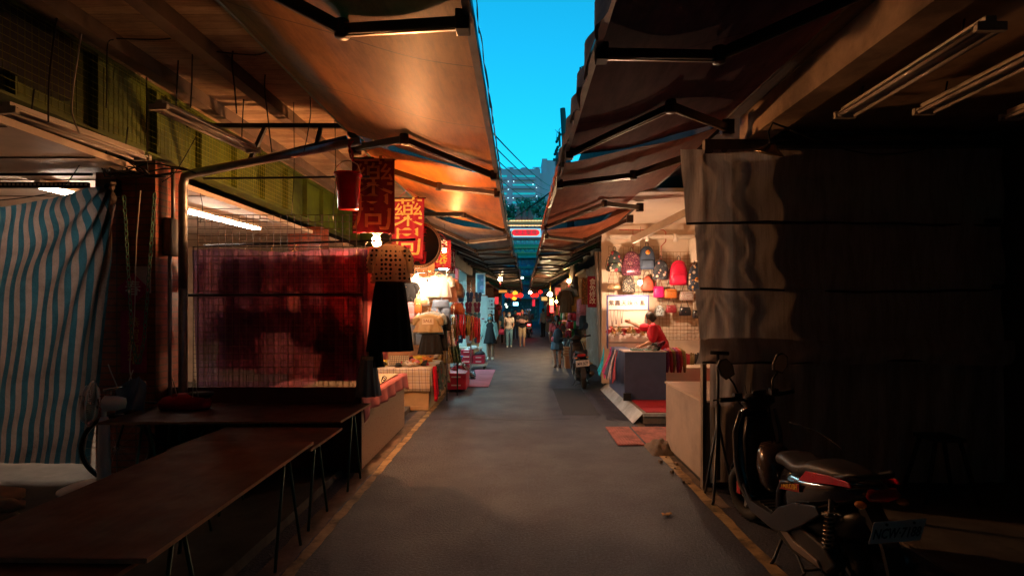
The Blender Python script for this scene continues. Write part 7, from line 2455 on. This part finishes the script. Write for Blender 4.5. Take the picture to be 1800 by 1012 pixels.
def skirtm(t, j, m, z1, r0=.13, r1=.22, name='skirt', z0=None, amp=.05):
    pe = j['pel']; z0 = z0 or pe.z + .06
    b = MB()
    b.loft([(pe.x, pe.y, z0 + (z1 - z0) * q / 8, r0 + (r1 - r0) * (q / 8) ** .8, (r0 + (r1 - r0) * (q / 8) ** .8) * .82, amp * q / 8, 9, 1) for q in range(9)], 56)
    b.build(name, m, t, local=True)


def hair(t, hp_, Hm, style='short', m=HAIR):
    def f(b):
        b.ell(hp_(0, -.022, .048), (.083, .094, .088), M=Hm)
        b.ell(hp_(0, -.055, .0), (.078, .062, .085), M=Hm)
        for s in (-1, 1): b.ell(hp_(s * .068, -.02, .02), (.020, .055, .055), M=Hm)
        if style == 'long':
            for s in (-1, 1):
                b.cap(hp_(s * .062, -.03, 0), hp_(s * .085, -.02, -.17), .034, .038); b.cap(hp_(s * .085, -.02, -.17), hp_(s * .08, .01, -.27), .036, .018)
            b.cap(hp_(0, -.06, 0), hp_(0, -.07, -.24), .07, .06)
        if style == 'pony':
            b.cap(hp_(0, -.10, .03), hp_(0, -.13, -.06), .030, .034); b.cap(hp_(0, -.13, -.06), hp_(.01, -.10, -.22), .034, .016)
        if style == 'bun':
            b.ell(hp_(0, -.105, -.01), (.045, .042, .045), M=Hm)
    b = MB(); f(b)
    b.build('hair', m, t, local=True, voxel=.008)


def mask(t, hp_, Hm, m):
    b = MB()

    def g(u, v):
        a = (u - .5) * 2.3
        rr = .072 + .020 * math.cos(a) * (1 - (2 * v - .9) ** 2 * .5)
        return hp_(math.sin(a) * .072, .012 + math.cos(a) * (rr + .012 * math.exp(-(a / .35) ** 2) * (1 - v)), .006 - .095 * v * (1 - .12 * a * a))
    b.sheet(g, 16, 8); b.build('face_mask', m, t, local=True, thick=.003)


MASKB = mat('mask_blue', (.10, .45, .55), .7); MASKW = mat('mask_pale', (.55, .60, .65), .7)
# girl in black dress and pale teal cardigan
Yg = 19.2
t, j, hp_, Hm = person('girl in a loose black dress and pale teal cardigan with a blue face mask', (P(862, 0, Yg).x, Yg, 0), R(172), 1.58, dict(wrL=(-.25, .02, .84), elL=(-.23, -.02, 1.08), wrR=(.30, .06, .84), elR=(.26, -.01, 1.08), kneeL=(-.08, .05, .47)))
tee(t, j, mat('black_dress', (.012, .012, .016), .8, bmp=.3), name='dress_top')
skirtm(t, j, mat('black_dress', (.012, .012, .016), .8), .56, .14, .24, 'dress_skirt', z0=1.14)
tc = mat('teal_cardigan', (.30, .45, .44), .85, bmp=.4)


def cardi(b):
    for s, q in (('L', -1), ('R', 1)):
        sh, el, wr = j['sh' + s], j['el' + s], j['wr' + s]
        b.cap(sh, el, .066, .058); b.cap(el, el.lerp(wr, .85), .058, .056)
        b.cap(sh + Vector((-q * .05, .02, -.02)), Vector((q * .165, .04, 1.0)), .055, .058); b.cap(Vector((q * .165, .04, 1.0)), Vector((q * .20, .03, .72)), .058, .045)
        b.cap(Vector((q * .13, -.06, 1.25)), Vector((q * .17, -.09, .72)), .06, .05)
    b.cap(Vector((0, -.07, 1.28)), Vector((0, -.11, .74)), .085, .085)


fused(cardi, 'cardigan', tc, t, .012)
shoes(t, j, mat('white_shoe', (.6, .6, .58), .5)); hair(t, hp_, Hm, 'long'); mask(t, hp_, Hm, MASKB)
# woman in cream tee and jeans
Yw = 25.2
t, j, hp_, Hm = person('woman in a cream T-shirt and light blue jeans walking towards the viewer', (P(895, 0, Yw).x, Yw, 0), R(180), 1.60, dict(kneeR=(.09, .10, .48), ankR=(.085, .10, .075), toeR=(.09, .24, .03), ankL=(-.085, -.08, .09), toeL=(-.1, .06, .03), wrL=(-.17, .20, .96), elL=(-.22, .0, 1.06)))
tee(t, j, mat('cream_tee', (.62, .55, .48), .85, bmp=.3), .98); legs(t, j, mat('light_jeans', (.16, .34, .45), .85, var=.25, bmp=.3), .95, name='jeans'); shoes(t, j, mat('white_shoe', (.6, .6, .58), .5)); hair(t, hp_, Hm, 'long'); mask(t, hp_, Hm, MASKW)
b = MB(); b.tube([j['shR'] + Vector((-.03, 0, .07)), j['shR'] + Vector((.02, .12, -.15)), Vector((.24, .05, .78))], .011, 6); b.build('bag_strap', GM[5], t, local=True)
# partly hidden person in blue with a pink bag
Yb = 27.5
t, j, hp_, Hm = person('person in a dark blue top mostly hidden behind the woman in jeans', (P(886, 0, Yb).x, Yb, 0), R(180), 1.62)
tee(t, j, mat('blue_top', (.03, .10, .16), .8)); legs(t, j, mat('black_trousers', (.015, .015, .02), .8)); shoes(t, j, SHOES[5]); hair(t, hp_, Hm, 'short')
p = P(881, 583, 26.8)
t = thing('shopping_bag', 'pink shopping bag carried beside the woman in jeans', 'bag', p)
b = MB(); b.loft([(p.x, 26.8, p.z - .13, .15, .05), (p.x, 26.8, p.z, .14, .06, .08), (p.x, 26.8, p.z + .13, .10, .03, .1)], 20); b.tube([(p.x - .06, 26.8, p.z + .12), (p.x, 26.8, p.z + .26), (p.x + .06, 26.8, p.z + .12)], .008, 5); b.build('bag_body', mat('hot_pink', (.6, .05, .16), .5), t)
# man with baby/bundle
Ym = 25.9
t, j, hp_, Hm = person('man in a black T-shirt and beige shorts holding a bundle at his chest', (P(918, 0, Ym).x, Ym, 0), R(180), 1.72, dict(elL=(-.24, .03, 1.10), wrL=(-.08, .24, 1.10), elR=(.24, .03, 1.10), wrR=(.10, .24, 1.14)), skin=SKIN)
tee(t, j, mat('black_tee', (.015, .016, .022), .8, bmp=.3), 1.05); legs(t, j, mat('beige_shorts', (.50, .38, .25), .85, bmp=.3), .52, 1.05, 'shorts', .012)
shoes(t, j, mat('rose_sandal', (.35, .12, .10), .6), name='sandal'); hair(t, hp_, Hm, 'short'); mask(t, hp_, Hm, mat('mask_red', (.45, .10, .12), .7))
b = MB(); c = Vector((0, .27, 1.16)); b.loft([(c.x - .22 + .055 * q, c.y, c.z - .01 + .0 * q, .0001 + .1 * math.sin(PI * (q + .3) / 8.6), .08 * math.sin(PI * (q + .3) / 8.6), .06) for q in range(0)] or [(0, .27, 1.08, .12, .07, .06), (0, .27, 1.14, .19, .09, .08), (.02, .27, 1.22, .16, .08, .08), (.05, .27, 1.27, .07, .05, .05)], 20)
m_ = thing('bundle', 'pale wrapped bundle held against the chest of the man in black', 'bundle', (P(918, 0, Ym).x, Ym, 0), (0, 0, R(180)))
b.build('wrap', mat('pale_wrap', (.55, .32, .28), .85), m_, local=True)
# rider
Yr = 34
t, j, hp_, Hm = person('rider in grey with a pale helmet on the red scooter', (.50, Yr, 0), R(0), 1.68, dict(pel=(0, -.28, .90), hipL=(-.1, -.25, .88), hipR=(.1, -.25, .88), kneeL=(-.15, .12, .80), kneeR=(.15, .12, .80), ankL=(-.13, .08, .40), ankR=(.13, .08, .40), toeL=(-.13, .22, .37), toeR=(.13, .22, .37),
    chest=(0, -.22, 1.20), neck=(0, -.17, 1.37), head=(0, -.14, 1.50), shL=(-.17, -.20, 1.32), shR=(.17, -.20, 1.32), elL=(-.25, .02, 1.13), elR=(.25, .02, 1.13), wrL=(-.30, .32, 1.10), wrR=(.30, .32, 1.10)), face=False)
tee(t, j, mat('grey_jacket', (.12, .14, .17), .7), 1.08, 1.0, name='jacket'); legs(t, j, mat('black_trousers', (.015, .015, .02), .8)); shoes(t, j, SHOES[2])
b = MB(); b.ell(hp_(0, -.01, .03), (.125, .14, .12)); b.build('helmet', mat('pale_helmet', (.35, .50, .55), .25, coat=.5), t, local=True)
# standing man at right
t, j, hp_, Hm = person('man in a grey shirt and black trousers standing far up on the right', (P(955, 0, 34).x, 34, 0), R(40), 1.74, face=False)
tee(t, j, mat('grey_shirt', (.26, .32, .38), .8), 1.1); legs(t, j, mat('black_trousers', (.015, .015, .02), .8), 1.0, 1.05); shoes(t, j, SHOES[2]); hair(t, hp_, Hm, 'short')
# woman with backpack, from behind
Yk = 16.6
t, j, hp_, Hm = person('woman in a red top with a dark drawstring backpack walking away', (P(979, 0, Yk).x, Yk, 0), R(4), 1.56, dict(kneeR=(.09, .06, .47), ankL=(-.06, -.06, .09), toeL=(-.07, .08, .03), elL=(-.23, .02, 1.08), wrL=(-.20, .14, .90), elR=(.23, .02, 1.08), wrR=(.18, .16, 1.0)), face=False)
tee(t, j, mat('coral_top', (.42, .06, .07), .85, bmp=.3), 1.02); skirtm(t, j, mat('denim_skirt', (.07, .14, .20), .85, var=.3, bmp=.4), .55, .135, .19)
shoes(t, j, SHOES[5], name='sandal'); hair(t, hp_, Hm, 'pony')
BPK = mat('dark_teal_pack', (.02, .045, .07), .7, bmp=.3)
b = MB(); b.loft([(0, -.20, .76, .10, .06), (0, -.22, .82, .14, .09, .05), (0, -.21, 1.0, .14, .09, .05), (0, -.19, 1.14, .09, .06, .08), (0, -.17, 1.18, .04, .03)], 28); b.build('backpack', BPK, t, local=True)
for s in (-1, 1):
    b = MB(); b.tube([(0, -.15, 1.17), (s * .08, -.13, 1.28), (s * .12, -.06, 1.385), (s * .13, .07, 1.35), (s * .15, .08, 1.15), (s * .14, -.10, .95)], .013, 6); b.build('backpack_strap', BPK, t, local=True)
# vendor in red reaching to the board
Yv = 10.75
vx = P(1151, 0, Yv).x
t, j, hp_, Hm = person('vendor in a red top with tied hair reaching to the necklaces on the white board', (vx, Yv, .17), R(72), 1.58,
    dict(pel=(.02, -.12, .92), hipL=(-.085, -.10, .88), hipR=(.085, -.12, .88), chest=(.0, .0, 1.18), neck=(0, .06, 1.35), head=(0, .105, 1.475), shL=(-.17, .02, 1.30), shR=(.16, .05, 1.30), elR=(.20, .28, 1.29), wrR=(.24, .50, 1.38), elL=(-.23, .02, 1.04), wrL=(-.22, .25, .93), kneeL=(-.1, -.02, .47), kneeR=(.1, -.1, .47)),
    build=1.12, hd=(R(-8), R(-14)), curl=.9)
tee(t, j, mat('vendor_red', (.55, .006, .025), .8, bmp=.3, var=.1), 1.22, .85, extra=.006, name='blouse')
b = MB(); b.tube([j['neck'] + Vector((math.cos(a) * .062, math.sin(a) * .062 + .005, -.035 - .03 * max(0, math.sin(a)))) for a in [R(30 * q) for q in range(12)]], .006, 5, closed=True); b.build('neckline', GM[4], t, local=True)
legs(t, j, mat('black_trousers', (.015, .015, .02), .8), 1.0, 1.15); shoes(t, j, SHOES[2]); hair(t, hp_, Hm, 'bun', mat('grey_brown_hair', (.03, .02, .015), .5, bmp=.5)); mask(t, hp_, Hm, MASKW)

# two more distant walkers
t, j, hp_, Hm = person('person in dark clothes walking behind the man with the bundle', (P(906, 0, 31).x, 31, 0), R(175), 1.66, dict(kneeR=(.09, .10, .48), ankR=(.085, .10, .075), toeR=(.09, .24, .03), ankL=(-.085, -.08, .09), toeL=(-.1, .06, .03)), vox=.011)
tee(t, j, mat('charcoal_top', (.05, .05, .07), .8), .95); legs(t, j, mat('navy_trousers', (.03, .04, .08), .8)); shoes(t, j, SHOES[2]); hair(t, hp_, Hm, 'short'); mask(t, hp_, Hm, MASKB)
t, j, hp_, Hm = person('small figure in pale clothes far off before the gate', (P(925, 0, 46).x, 46, 0), R(185), 1.66, vox=.012, face=False)
tee(t, j, mat('pale_top', (.5, .5, .55), .8), .95); legs(t, j, mat('navy_trousers', (.03, .04, .08), .8)); shoes(t, j, SHOES[2]); hair(t, hp_, Hm, 'short')
